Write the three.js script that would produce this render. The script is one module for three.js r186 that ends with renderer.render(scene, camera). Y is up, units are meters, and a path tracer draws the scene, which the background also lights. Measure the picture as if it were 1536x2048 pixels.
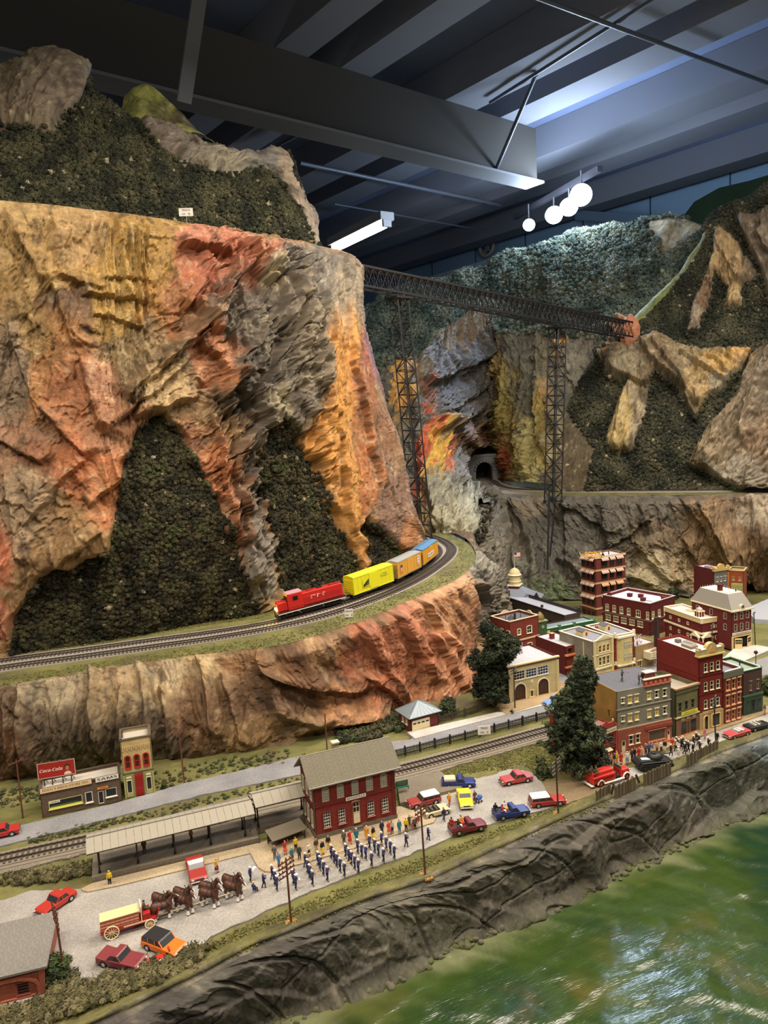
import * as THREE from 'three';
import { mergeGeometries, mergeVertices } from 'three/addons/utils/BufferGeometryUtils.js';
import { RoundedBoxGeometry } from 'three/addons/geometries/RoundedBoxGeometry.js';
import { MarchingCubes } from 'three/addons/objects/MarchingCubes.js';
import { FontLoader } from 'three/addons/loaders/FontLoader.js';
import { TextGeometry } from 'three/addons/geometries/TextGeometry.js';
import { RectAreaLightUniformsLib } from 'three/addons/lights/RectAreaLightUniformsLib.js';

// ---------------------------------------------------------------- camera, light, exposure
// A model railway at HO scale (1:87), built at its true size in metres. y = 0 is the town's ground.
const EYE = 0.6, FOCAL = 1480, IMG_W = 1536, IMG_H = 2048;
const renderer = new THREE.WebGLRenderer({ antialias: true });
renderer.toneMapping = THREE.LinearToneMapping;
renderer.toneMappingExposure = 1.2;
renderer.shadowMap.enabled = true;
const scene = new THREE.Scene();
scene.background = new THREE.Color(0x0a0c10);
const camera = new THREE.PerspectiveCamera(2 * Math.atan(IMG_H / 2 / FOCAL) * 180 / Math.PI, IMG_W / IMG_H, 0.02,30);
camera.position.set(0, EYE, 0);
camera.rotation.set(-7 * Math.PI / 180,0,-3 * Math.PI / 180, 'YXZ');
camera.updateMatrixWorld(true);
RectAreaLightUniformsLib.init();
const CEIL = 2.32, BEAM = 1.85;
const LIGHTS = {
room: [                                   // fluorescent battens out of view: [x, z, turn, length, strength, colour]
[-0.95,-0.35,0.2,1.2,52,0xffeedb],[0.35,-0.62,0.2,1.2,40,0xffeedb],[0.1,0.55,0.2,1.2,40,0xfff0de],
[1.75,-1.35,1.2,1.2,60,0xfff2e4],[0.75,-1.7,0.2,1.2,66,0xfff2e4],[-1.3,-3.3,0.8,1.2,22,0xf2f5ff],  // these three are added, unseen, to brighten the far rocks and mountains
],
flood: 1.5, glow: 0.75, floodColor: 0xcfe2ff, tube: 13,
};
// ---------------------------------------------------------------- helpers
let seedState = 1;
function seeded(s) { seedState = s >>> 0; }
function rnd() { seedState = (seedState + 0x6D2B79F5) >>> 0; let t = seedState; t = Math.imul(t ^ (t >>> 15), t | 1); t ^= t + Math.imul(t ^ (t >>> 7), t | 61); return ((t ^ (t >>> 14)) >>> 0) / 4294967296; }
const rr = (a, b) => a + (b - a) * rnd();
const lerp = (a, b, t) => a + (b - a) * t, clamp = (x, a = 0, b = 1) => Math.min(b, Math.max(a, x));
const sstep = (a, b, x) => { const t = clamp((x - a) / (b - a)); return t * t * (3 - 2 * t); };
function h2(ix, iy, k = 0) { let h = Math.imul(ix | 0,374761393) ^ Math.imul(iy | 0,668265263) ^ Math.imul(k + 11,2147483647 ^ 0x9E3779B9); h = Math.imul(h ^ (h >>> 13), 1274126177); h ^= h >>> 16; return (h >>> 0) / 4294967296; }
function noise(x, y, k = 0) {                          // gradient noise, about -1..1
const ix = Math.floor(x), iy = Math.floor(y), fx = x - ix, fy = y - iy;
const g = (a, b, dx, dy) => { const t = h2(a, b, k) * 6.2831853; return Math.cos(t) * dx + Math.sin(t) * dy; };
const u = fx * fx * fx * (fx * (fx * 6 - 15) + 10), v = fy * fy * fy * (fy * (fy * 6 - 15) + 10);
return 1.5 * lerp(lerp(g(ix, iy, fx, fy), g(ix + 1, iy, fx - 1, fy), u), lerp(g(ix, iy + 1, fx, fy - 1), g(ix + 1, iy + 1, fx - 1, fy - 1), u), v);
}
function fbm(x, y, o = 4, k = 0) { let s = 0, a = 0.5, f = 1; for (let i = 0; i < o; i++) { s += a * noise(x * f, y * f, k + i); a *= 0.5; f *= 2.03; } return s; }
function ridged(x, y, o = 3, k = 0) { let s = 0, a = 0.55, f = 1; for (let i = 0; i < o; i++) { s += a * (1 - 2 * Math.abs(noise(x * f, y * f, k + i))); a *= 0.5; f *= 2.1; } return s; }
function facet(x, y, k = 0, soft = 0.08) {              // broken slabs: every cell is a tilted plate that ends in a step
const ix = Math.floor(x), iy = Math.floor(y); let d1 = 9, d2 = 9, v1 = 0, v2 = 0;
for (let j = -1; j <= 1; j++) for (let i = -1; i <= 1; i++) {
const a = ix + i, b = iy + j, cx = a + h2(a, b, k), cy = b + h2(a, b, k + 1), dx = x - cx, dy = y - cy, d = dx * dx + dy * dy;
if (d < d2) {
const v = (h2(a, b, k + 2) - 0.5) * 0.9 + dx * (h2(a, b, k + 3) - 0.5) * 1.5 + dy * (h2(a, b, k + 4) * 1.6 - 0.1);
if (d < d1) { d2 = d1; v2 = v1; d1 = d; v1 = v; } else { d2 = d; v2 = v; }
}
}
const w = sstep(0, soft, Math.sqrt(d2) - Math.sqrt(d1));
return lerp((v1 + v2) / 2 - 0.1, v1, w);
}
const V3 = (x, y, z) => new THREE.Vector3(x, y, z);
camera.updateMatrixWorld(true);
const camQ = camera.quaternion.clone();
function sight(px, py) { return V3((px - 768) / FOCAL, (1024 - py) / FOCAL, -1).applyQuaternion(camQ); }
function at(px, py, y = 0) { const d = sight(px, py); return V3(0, EYE, 0).addScaledVector(d, (y - EYE) / d.y); }      // surveyed point on a level
function atD(px, py, z) { const d = sight(px, py); return V3(0, EYE, 0).addScaledVector(d, -z / d.z); }               // surveyed point at a distance
function heightAt(base, py) {                          // height above the base point at which the sight line to row py passes
let lo = -1, hi = 3; const v = V3(0,0,0);
for (let i = 0; i < 44; i++) { const m = (lo + hi) / 2; v.set(base.x, base.y + m, base.z).sub(camera.position).applyQuaternion(camQ.clone().invert()); if (1024 + FOCAL * v.y / v.z > py) lo = m; else hi = m; }
return (lo + hi) / 2;
}
const sRGB = (r, g, b) => new THREE.Color().setRGB(r / 255, g / 255, b / 255, THREE.SRGBColorSpace);
const usedNames = new Map();
function numbered(n) { const c = usedNames.get(n) ?? 0; usedNames.set(n, c + 1); return c ? `${n}_${String(c).padStart(3, '0')}` : n; }
function shade(o) { o.traverse(c => { if (c.isMesh) { c.castShadow = true; c.receiveShadow = true; } }); return o; }
function thing(name, label, category, pos = [0,0,0], turn = 0, group) {
const o = new THREE.Group(); o.name = numbered(name); scene.add(o);
if (pos.isVector3) o.position.copy(pos); else o.position.set(...pos);
o.rotation.y = turn; o.userData = { label, category }; if (group) o.userData.group = group;
return o;
}
function part(name, geo, m, parent, label) {
if (Array.isArray(geo)) geo = merge(geo);
const o = new THREE.Mesh(geo, m); o.name = name; o.castShadow = o.receiveShadow = true; if (label) o.userData.label = label; parent.add(o); return o;
}
function single(name, geo, m, label, category, group) {
const o = part(numbered(name), geo, m, scene, label); o.userData.category = category; if (group) o.userData.group = group; return o;
}
function struct(name, geo, m, label) { const o = part(numbered(name), geo, m, scene, label); o.userData.kind = 'structure'; return o; }
function copy(o, label, pos, turn, group) {
const c = o.clone(); c.name = numbered(o.name.replace(/_\d{3}$/, '')); c.userData = { ...o.userData, label }; if (group) c.userData.group = group;
if (pos) { if (pos.isVector3) c.position.copy(pos); else c.position.set(...pos); } if (turn !== undefined) c.rotation.y = turn; scene.add(c); return c;
}
function merge(list) {
const L = list.flat(Infinity).map(g => { let q = g.index ? g.toNonIndexed() : g; if (!q.attributes.uv) q.setAttribute('uv', new THREE.BufferAttribute(new Float32Array(q.attributes.position.count * 2), 2)); for (const k of Object.keys(q.attributes)) if (!['position', 'normal', 'uv'].includes(k)) q.deleteAttribute(k); return q; });
return L.length === 1 ? L[0] : mergeGeometries(L);
}
function box(w, h, d, x = 0, y = 0, z = 0, ry = 0, rx = 0, rz = 0) {   // box whose base centre is at x, y, z
const g = new THREE.BoxGeometry(w, h, d); g.translate(0, h / 2,0); if (rx) g.rotateX(rx); if (rz) g.rotateZ(rz); if (ry) g.rotateY(ry); g.translate(x, y, z); return g;
}
function rbox(w, h, d, x = 0, y = 0, z = 0, r = 0.001, s = 2) { const g = new RoundedBoxGeometry(w, h, d, s, Math.min(r, w / 2.01, h / 2.01, d / 2.01)); g.translate(x, y + h / 2, z); return g; }
function cyl(r1, r2, h, x = 0, y = 0, z = 0, n = 12) { const g = new THREE.CylinderGeometry(r1, r2, h, n); g.translate(x, y + h / 2, z); return g; }
function rod(a, b, r, n = 6, r2 = r) {                 // a bar from a to b
a = a.isVector3 ? a : V3(...a); b = b.isVector3 ? b : V3(...b);
const d = b.clone().sub(a), g = new THREE.CylinderGeometry(r2, r, d.length(), n); g.translate(0, d.length() / 2,0);
g.applyQuaternion(new THREE.Quaternion().setFromUnitVectors(V3(0,1,0), d.normalize())); g.translate(a.x, a.y, a.z); return g;
}
function bar(a, b, w, h = w) {                         // a square bar from a to b
a = a.isVector3 ? a : V3(...a); b = b.isVector3 ? b : V3(...b);
const d = b.clone().sub(a), L = d.length(), g = new THREE.BoxGeometry(w, h, L), m = new THREE.Matrix4().lookAt(b, a, Math.abs(d.y / L) > 0.99 ? V3(1,0,0) : V3(0,1,0));
g.applyMatrix4(m); g.translate((a.x + b.x) / 2, (a.y + b.y) / 2, (a.z + b.z) / 2); return g;
}
function extrude(pts, depth, bevel = 0, holes = []) {
const sh = new THREE.Shape(pts.map(p => new THREE.Vector2(p[0], p[1]))); for (const h of holes) sh.holes.push(new THREE.Path(h.map(p => new THREE.Vector2(p[0], p[1]))));
const g = new THREE.ExtrudeGeometry(sh, { depth: depth - 2 * bevel, bevelEnabled: bevel > 0, bevelThickness: bevel, bevelSize: bevel, bevelOffset: -bevel, bevelSegments: 2, curveSegments: 8 });
g.translate(0,0, bevel); return g;
}
const matCache = new Map();
function mat(r, g, b, rough = 0.7, metal = 0, extra) {
const key = [r, g, b, rough, metal].join(); if (!extra && matCache.has(key)) return matCache.get(key);
const m = new THREE.MeshStandardMaterial({ color: sRGB(r, g, b), roughness: rough, metalness: metal, ...extra }); if (!extra) matCache.set(key, m); return m;
}
function noiseTex(size, fn, srgb = false, rep) {
const d = new Uint8Array(size * size * 4);
for (let y = 0; y < size; y++) for (let x = 0; x < size; x++) { const v = fn(x / size, y / size), i = (y * size + x) * 4; if (Array.isArray(v)) { d[i] = v[0]; d[i + 1] = v[1]; d[i + 2] = v[2]; } else d[i] = d[i + 1] = d[i + 2] = clamp(v) * 255; d[i + 3] = 255; }
const t = new THREE.DataTexture(d, size, size); t.wrapS = t.wrapT = THREE.RepeatWrapping; t.magFilter = THREE.LinearFilter; t.minFilter = THREE.LinearFilter; if (srgb) t.colorSpace = THREE.SRGBColorSpace; if (rep) t.repeat.set(rep, rep); t.needsUpdate = true; return t;
}
// noise that tiles over 0..1
function tnoise(u, v, f, k) {
const x = u * f, y = v * f, ix = Math.floor(x), iy = Math.floor(y), fx = x - ix, fy = y - iy, w = (a) => ((a % f) + f) % f;
const g = (a, b, dx, dy) => { const t = h2(w(a), w(b), k) * 6.2831853; return Math.cos(t) * dx + Math.sin(t) * dy; };
const s = fx * fx * (3 - 2 * fx), q = fy * fy * (3 - 2 * fy);
return 1.5 * lerp(lerp(g(ix, iy, fx, fy), g(ix + 1, iy, fx - 1, fy), s), lerp(g(ix, iy + 1, fx, fy - 1), g(ix + 1, iy + 1, fx - 1, fy - 1), s), q);
}
function tfbm(u, v, f, o, k) { let s = 0, a = 0.5; for (let i = 0; i < o; i++) { s += a * tnoise(u, v, f, k + i); a *= 0.55; f *= 2; } return s; }
const rockGrain = noiseTex(512, (u, v) => 0.5 + 0.5 * tfbm(u, v, 8,6,3) + 0.15 * tfbm(u, v, 64,2,9));
const rockTint = noiseTex(512, (u, v) => { const n = tfbm(u, v, 6,6,21), s = tfbm(u, v, 48,3,33); const b = 0.86 + 0.22 * n + 0.16 * s; return [clamp(b + 0.015) * 255, clamp(b) * 255, clamp(b - 0.02) * 255]; }, true);
const fineGrain = noiseTex(256, (u, v) => 0.5 + 0.6 * tfbm(u, v, 32,3,5));
const stoneTint = noiseTex(512, (u, v) => { const n = tfbm(u, v, 5,5,51), s = tfbm(u, v, 90,2,61); const b = 0.9 + 0.14 * n + 0.16 * s; return [clamp(b) * 255, clamp(b) * 255, clamp(b) * 255]; }, true);
for (const t of [rockGrain, rockTint]) t.repeat.set(5,5);
// ---------------------------------------------------------------- terrain: painted plaster over a frame
// A patch is a grid of surveyed points [column, row, distance] ([column, row, null, level] for a point on a level), splined and broken up as rock.
function inPoly(x, y, P) { let c = false; for (let i = 0, j = P.length - 1; i < P.length; j = i++) { const [xi, yi] = P[i],[xj, yj] = P[j]; if ((yi > y) !== (yj > y) && x < (xj - xi) * (y - yi) / (yj - yi) + xi) c = !c; } return c; }
const cr = (a, b, c, d, t) => 0.5 * (2 * b + (c - a) * t + (2 * a - 5 * b + 4 * c - d) * t * t + (3 * b - a - 3 * c + d) * t * t * t);
function splineRow(pts, n) {                           // resample 5-number points evenly by arc length
const at_ = (i) => pts[clamp(i, 0, pts.length - 1)], fine = [], M = 24;
for (let i = 0; i < pts.length - 1; i++) for (let k = 0; k < M; k++) fine.push(at_(0).map((_, c) => cr(at_(i - 1)[c], at_(i)[c], at_(i + 1)[c], at_(i + 2)[c], k / M)));
fine.push(pts.at(-1)); const L = [0];
for (let i = 1; i < fine.length; i++) L.push(L[i - 1] + Math.hypot(fine[i][3] - fine[i - 1][3], fine[i][4] - fine[i - 1][4]) + 1e-6);
const out = []; let j = 0;
for (let i = 0; i < n; i++) { const s = L.at(-1) * i / (n - 1); while (j < fine.length - 2 && L[j + 1] < s) j++; const t = clamp((s - L[j]) / (L[j + 1] - L[j])); out.push(fine[j].map((v, c) => lerp(v, fine[j + 1][c], t))); }
return out;
}
function survey(p) { const q = p[2] == null ? at(p[0], p[1], p[3]) : atD(p[0], p[1], p[2]); return [q.x, q.y, q.z, p[0], p[1]]; }
function patch(rows, nu, nv, shape, paint) {
const R = rows.map(r => splineRow(r.map(p => p.length === 5 ? p : survey(p)), nu)), K = R.length, g = (i) => R[clamp(i, 0, K - 1)];
const lens = [0]; for (let i = 1; i < K; i++) { let s = 0; for (let u = 0; u < nu; u += 8) s += Math.hypot(R[i][u][0] - R[i - 1][u][0], R[i][u][1] - R[i - 1][u][1], R[i][u][2] - R[i - 1][u][2]); lens.push(lens[i - 1] + s / Math.ceil(nu / 8)); }
const N = nu * nv, base = new Float32Array(N * 3), svy = new Float32Array(N * 2), st = new Float32Array(N * 2); let k = 0;
for (let v = 0; v < nv; v++) {
const s = lens.at(-1) * v / (nv - 1); while (k < K - 2 && lens[k + 1] < s) k++; const t = clamp((s - lens[k]) / (lens[k + 1] - lens[k]));
let run = 0;
for (let u = 0; u < nu; u++) {
const i = v * nu + u, c = [0,1,2,3,4].map(q => cr(g(k - 1)[u][q], g(k)[u][q], g(k + 1)[u][q], g(k + 2)[u][q], t));
base.set([c[0], c[1], c[2]], i * 3); svy.set([c[3], c[4]], i * 2);
if (u) run += Math.hypot(c[0] - base[i * 3 - 3], c[1] - base[i * 3 - 2], c[2] - base[i * 3 - 1]); st.set([run, s], i * 2);
}
}
for (let u = 0; u < nu; u++) { let m = 0; for (let v = 0; v < nv; v++) m += st[(v * nu + u) * 2]; for (let v = 0; v < nv; v++) st[(v * nu + u) * 2] = m / nv; }
const nrm = gridNormals(base, nu, nv), pos = new Float32Array(N * 3), col = new Float32Array(N * 3), C = new THREE.Color();
for (let i = 0; i < N; i++) {
const d = shape ? shape(st[i * 2], st[i * 2 + 1], svy[i * 2], svy[i * 2 + 1], (i % nu) / (nu - 1), Math.floor(i / nu) / (nv - 1)) : 0;
for (let q = 0; q < 3; q++) pos[i * 3 + q] = base[i * 3 + q] + nrm[i * 3 + q] * d;
paint(C, st[i * 2], st[i * 2 + 1], svy[i * 2], svy[i * 2 + 1]); col.set([C.r, C.g, C.b], i * 3);
}
const geo = new THREE.BufferGeometry(), idx = [];
geo.setAttribute('position', new THREE.BufferAttribute(pos, 3)); geo.setAttribute('color', new THREE.BufferAttribute(col, 3)); geo.setAttribute('uv', new THREE.BufferAttribute(st.slice(), 2));
for (let v = 0; v < nv - 1; v++) for (let u = 0; u < nu - 1; u++) { const a = v * nu + u, b = a + 1, c = a + nu, d = c + 1; idx.push(a, b, d, a, d, c); }
geo.setIndex(idx); geo.computeVertexNormals();
geo.userData = {}; return { geo, pos, nrm, svy, st, nu, nv };
}
function gridNormals(p, nu, nv) {
const n = new Float32Array(p.length), g = (u, v, q) => p[(clamp(v, 0, nv - 1) * nu + clamp(u, 0, nu - 1)) * 3 + q];
for (let v = 0; v < nv; v++) for (let u = 0; u < nu; u++) {
const a = [0,1,2].map(q => g(u + 2, v, q) - g(u - 2, v, q)), b = [0,1,2].map(q => g(u, v + 2, q) - g(u, v - 2, q));
const x = a[1] * b[2] - a[2] * b[1], y = a[2] * b[0] - a[0] * b[2], z = a[0] * b[1] - a[1] * b[0], L = Math.hypot(x, y, z) || 1, i = (v * nu + u) * 3; n[i] = x / L; n[i + 1] = y / L; n[i + 2] = z / L;
}
return n;
}
// rock relief in metres: long streaks along a direction, broken slabs, peeling plaster layers
function rock(s, t, ang, o) {
const k = o.k ?? 0, n1 = noise(s * 7, t * 7,71 + k), n2 = noise(s * 7, t * 7,72 + k), an = ang + 0.55 * noise(s * 3.1, t * 3.1,73 + k);
const ws = s + 0.022 * n1 + 0.006 * noise(s * 31, t * 31,74), wt = t + 0.022 * n2 + 0.006 * noise(s * 31, t * 31,75);
const c = Math.cos(ang), q = Math.sin(ang), a = ws * c + wt * q, b = -ws * q + wt * c, patchy = clamp(0.65 + 0.9 * fbm(s * 5, t * 5,2,76 + k), 0.15,1.5);
let h = (o.big ?? 0.03) * (fbm(ws * 2.6, wt * 2.6,2,80 + k) + 0.3 * fbm(ws * 8, wt * 8,2,83 + k));
if (o.streak) h += o.streak * patchy * (0.7 * ridged(a * 3.5, b * 20,3,90 + k) + 0.3 * ridged(a * 12, b * 60,2,93));
if (o.slab) h += patchy * o.slab * (facet(a * (o.fa ?? 14), b * (o.fb ?? 34), 100 + k) + 0.5 * facet(a * (o.fa ?? 14) * 2.7 + 7, b * (o.fb ?? 34) * 2.6,110,0.12)) + 0.1 * o.slab * facet(a * 60, b * 130,115,0.2);
if (o.flake) { const n = (fbm(a * 7, b * 12,5,120 + k) + 1) * 4, f = n - Math.floor(n); h += o.flake * (Math.floor(n) + sstep(0,0.12, f)); const m = (fbm(ws * 22, wt * 22,4,126 + k) + 1) * 3, e = m - Math.floor(m); h += 0.3 * o.flake * (Math.floor(m) + sstep(0,0.15, e)); }
const cr = noise(a * 6, b * 16,127 + k); h -= 0.35 * (o.slab ?? 0) * (1 - sstep(0,0.05, Math.abs(cr)));
return h + (o.fine ?? 0.0012) * (ridged(a * 70, b * 120,2,130) + fbm(ws * 160, wt * 160,2,131));
}
function polyIn(x, y, P, soft = 8) {                    // 0 outside, 1 inside a polygon, soft across its edge
let d = 1e9; for (let i = 0, j = P.length - 1; i < P.length; j = i++) { const ax = P[j][0], ay = P[j][1], bx = P[i][0] - ax, by = P[i][1] - ay, t = clamp(((x - ax) * bx + (y - ay) * by) / (bx * bx + by * by)); d = Math.min(d, Math.hypot(x - ax - t * bx, y - ay - t * by)); }
return sstep(-soft, soft, inPoly(x, y, P) ? d : -d);
}
const polysIn = (x, y, L, soft) => { let m = 0; for (const P of L) m = Math.max(m, polyIn(x, y, P, soft)); return m; };
function painter(base, blobs, vary = 0.2, dry = 1) {            // paint laid on in patches with ragged, streaky edges
const B = sRGB(...base), L = blobs.map(([x, y, rx, ry, r, g, b, deg = 0, w = 1]) => ({ x, y, rx, ry, c: sRGB(r, g, b), ca: Math.cos(deg * Math.PI / 180), sa: Math.sin(deg * Math.PI / 180), w }));
const tan = sRGB(170,142,112), pale = sRGB(206,188,158), dark = sRGB(58,48,40);
return (C, s, t, X, Y) => {
C.copy(B); const n5 = fbm(s * 46, t * 30,3,141), wx = X + 30 * fbm(s * 13, t * 9,4,140) + 12 * n5, wy = Y + 44 * fbm(s * 16, t * 10,4,150) + 16 * n5;
for (const p of L) {
const dx = wx - p.x, dy = wy - p.y, e = Math.hypot((dx * p.ca + dy * p.sa) / p.rx, (-dx * p.sa + dy * p.ca) / p.ry);
if (e < 1.3) C.lerp(p.c, p.w * (1 - sstep(0.7,1.3, e)));
}
C.lerp(tan, 0.26 * dry);
const n = fbm(s * 30, t * 18,4,160), m = ridged(s * 60, t * 14,3,165), q = fbm(s * 90, t * 60,3,168);
C.lerp(pale, 0.55 * dry * sstep(0.12,0.5, n * 0.7 + q * 0.6)); C.lerp(dark, 0.6 * sstep(0.12,0.5,-n * 0.8 - q * 0.5 + 0.1 * m));
C.multiplyScalar(clamp(1 + vary * (m * 0.8 + q), 0.4,1.7)); C.r *= 0.96; C.g *= 1.05;
};
}
// plates of plaster that stand proud and break off along one edge: [column, row, half length, half width, direction in degrees, height]
function plates(L, X, Y, s, t) {
let h = 0; const wx = X + 9 * fbm(s * 26, t * 26,3,181), wy = Y + 9 * fbm(s * 26, t * 26,3,182);
for (const [x, y, l, w, deg, H] of L) {
const dx = wx - x, dy = wy - y; if (Math.abs(dx) + Math.abs(dy) > (l + w) * 1.6) continue;
const c = Math.cos(deg * Math.PI / 180), q = Math.sin(deg * Math.PI / 180), a = (dx * c + dy * q) / l, b = (-dx * q + dy * c) / w;
if (Math.abs(a) < 1.1 && Math.abs(b) < 1.15) h += H * sstep(-1.1,0.8, b) * (1 - sstep(0.92,1.06, b)) * (1 - sstep(0.75,1.05, Math.abs(a + 0.2 * b)));
}
return h;
}
const rockMat = new THREE.MeshStandardMaterial({ vertexColors: true, map: rockTint, bumpMap: rockGrain, bumpScale: 0.0016, roughness: 0.78 });
const grassColors = [sRGB(96,98,52), sRGB(122,118,68), sRGB(88,80,54)];
function grassPaint(C, x, z) { const n = fbm(x * 16, z * 16,4,200), m = fbm(x * 90, z * 90,2,210); C.copy(grassColors[0]).lerp(grassColors[1], clamp(0.5 + n * 1.6)).lerp(grassColors[2], sstep(0.1,0.5, fbm(x * 7, z * 7,3,220) + m * 0.4)); C.multiplyScalar(1 + 0.35 * m); }
const ledgeY = (px) => 0.16 + 0.06 * sstep(300,900, px);

// -- upper left cliff
const A_VEG = [
[[280,852],[318,832],[352,862],[392,925],[440,1012],[478,1110],[503,1190],[525,1235],[400,1275],[200,1320],[18,1340],[30,1232],[80,1152],[150,1132],[218,1090],[232,1020],[247,930],[265,880]],
[[520,872],[560,838],[590,880],[628,942],[652,1012],[690,1082],[722,1142],[705,1190],[560,1240],[552,1130],[532,1040],[515,950]],
[[720,1042],[755,1062],[790,1100],[825,1125],[742,1175],[730,1112]],
];
const A_BLOBS = [
[60,500,150,110,178,140,86],[270,520,170,110,176,134,62],[60,430,120,40,196,160,108],[150,480,60,80,190,150,100],[135,640,70,60,96,66,46],[310,640,110,60,176,122,54],[230,600,40,90,190,150,80],
[110,740,90,110,182,124,74],[165,820,70,120,172,104,66],[40,660,60,60,150,118,66],[20,780,40,130,150,128,112],[60,900,80,70,166,120,96],[110,930,50,60,152,92,62],[210,770,40,60,196,138,110],
[300,730,100,60,120,94,66,-40],[360,700,80,50,112,88,64,-40],[330,780,60,40,190,158,116,-30],[260,700,70,40,150,124,88,-30],[190,930,70,80,196,112,68],[60,1020,70,70,172,144,120],[170,1050,70,60,166,126,84],[220,1000,40,60,196,120,74],
[8,1110,26,70,204,112,84],[10,1230,24,50,186,110,82],[230,870,60,50,188,128,96],
[350,620,40,60,160,96,50],[400,540,50,90,176,96,68],[415,475,70,34,212,136,112],[455,545,64,66,178,92,66],[525,515,44,36,202,130,104],[390,650,40,40,140,96,70],
[480,700,84,140,74,70,68],[560,740,90,150,90,85,82],[420,720,40,60,180,112,76],[610,570,90,80,110,106,106],[560,590,50,50,74,70,68],[500,780,50,60,74,72,74],[535,560,26,26,176,160,136],[530,820,30,40,158,148,128],[590,700,40,80,130,118,104],
[360,900,40,60,150,92,62],[430,960,40,90,184,108,68],[455,1060,26,60,170,104,72],[492,950,24,110,84,84,88],[510,1130,34,110,124,118,116],[480,1000,12,120,110,70,56],
[690,620,60,60,150,136,122],[680,760,60,120,220,150,70],[650,880,46,80,222,152,66],[640,930,40,50,216,144,62],[690,1000,34,90,218,148,70],[712,1110,18,60,214,146,74],
[722,790,34,110,160,92,52],[748,920,34,110,138,90,64],[775,1020,40,110,128,92,80],[735,690,18,80,160,84,72],[800,1090,20,40,176,110,64],[720,960,14,90,190,110,54],
];
const A_PLATES = [[420,478,60,34,12,0.035],[455,540,60,30,-50,0.03],[525,512,46,36,60,0.03],[535,545,26,30,40,0.045],[430,635,40,34,70,0.045],[425,690,30,24,40,0.03],
[300,760,110,26,-42,0.03],[340,700,120,22,-40,0.025],[390,650,110,20,-42,0.024],[260,740,60,40,-60,0.03],[210,800,80,30,75,0.028],[330,790,70,30,-20,0.035],[470,700,100,24,-60,0.035],[520,660,90,24,-62,0.03],[490,780,70,28,60,0.03],[525,820,50,30,70,0.045],
[560,600,70,24,-65,0.03],[560,700,90,22,-70,0.03],[590,640,60,22,-60,0.028],[600,760,70,22,-72,0.024],[385,560,60,22,-60,0.026],[240,590,70,20,8,0.018],[250,640,60,16,14,0.014],[260,560,60,14,4,0.012],
[80,520,60,26,60,0.018],[150,640,70,24,70,0.024],[80,760,110,26,72,0.022],[160,860,70,30,50,0.026],[60,880,80,30,30,0.022],[110,960,90,26,-50,0.024],[200,950,50,40,-40,0.03],[150,1070,60,26,-40,0.022],[60,1040,90,26,80,0.02],[20,1180,120,18,88,0.024],[170,560,50,20,20,0.014],
[480,930,120,14,84,0.024],[455,960,120,12,80,0.02],[505,1080,90,18,82,0.02],[655,800,150,26,96,0.02],[690,960,140,22,78,0.02],[740,860,160,20,78,0.022],[630,700,90,30,100,0.018],[700,620,110,22,84,0.014]];
const rockA = patch([
[[-150,1345, null, 0.155],[0,1318, null, 0.155],[200,1288, null, 0.155],[400,1254, null, 0.155],[540,1230, null, 0.165],[660,1182, null, 0.182],[770,1143, null, 0.2],[832,1118, null, 0.21],[828,1095,2.45],[815,1080,2.9]],
[[-150,1100,1.46],[0,1090,1.5],[200,1070,1.54],[400,1060,1.63],[560,1050,1.74],[670,1040,1.88],[760,1035,1.98],[813,1040,2.09],[803,1040,2.44],[790,1040,2.9]],
[[-150,890,1.48],[0,890,1.52],[200,885,1.57],[400,880,1.66],[555,880,1.79],[670,880,1.94],[740,880,2.03],[785,880,2.12],[775,880,2.45],[760,880,2.9]],
[[-150,650,1.49],[0,650,1.54],[200,650,1.61],[400,655,1.72],[545,660,1.85],[650,662,2.0],[697,662,2.08],[725,660,2.15],[716,660,2.5],[700,660,3.0]],
[[-150,396,1.5],[0,404,1.55],[200,424,1.66],[400,450,1.8],[540,474,1.95],[640,496,2.1],[676,504,2.15],[698,516,2.2],[690,525,2.5],[680,535,3.0]],
], 470,500, (s, t, X, Y) => {
const left = 1 - sstep(360,460, X), slab = sstep(590,660, X - (Y - 700) * 0.05), mid = (1 - left) * (1 - slab), veg = polysIn(X + 14 * noise(s * 20, t * 20,77), Y + 14 * noise(s * 20, t * 20,78), A_VEG, 9), top = 1 - sstep(404 + X * 0.14,440 + X * 0.14, Y);
const diag = clamp(sstep(250,330, X) * (1 - sstep(560,640, X)) + 0.5 * sstep(180,260, X) * left);
let h = left * rock(s, t, lerp(1.5,0.65, diag), { streak: 0.005, slab: 0.012, flake: 0.0055, fa: 7, fb: 13, big: 0.06 }) + mid * rock(s, t, 0.75, { streak: 0.008, slab: 0.042, flake: 0.005, fa: 8, fb: 20, big: 0.08 }) + slab * rock(s, t, 1.5, { streak: 0.007, slab: 0.005, flake: 0.003, fa: 4, fb: 26, big: 0.05 });
h = lerp(h + plates(A_PLATES, X, Y, s, t), h * 0.35 - 0.014, veg);
return h * (1 - 0.75 * top);
}, painter([160,122,84], A_BLOBS, 0.3,0.75));
struct('cliff_terrain', rockA.geo, rockMat, 'tall orange, ochre and grey painted plaster cliff above the upper train ledge');

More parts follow.
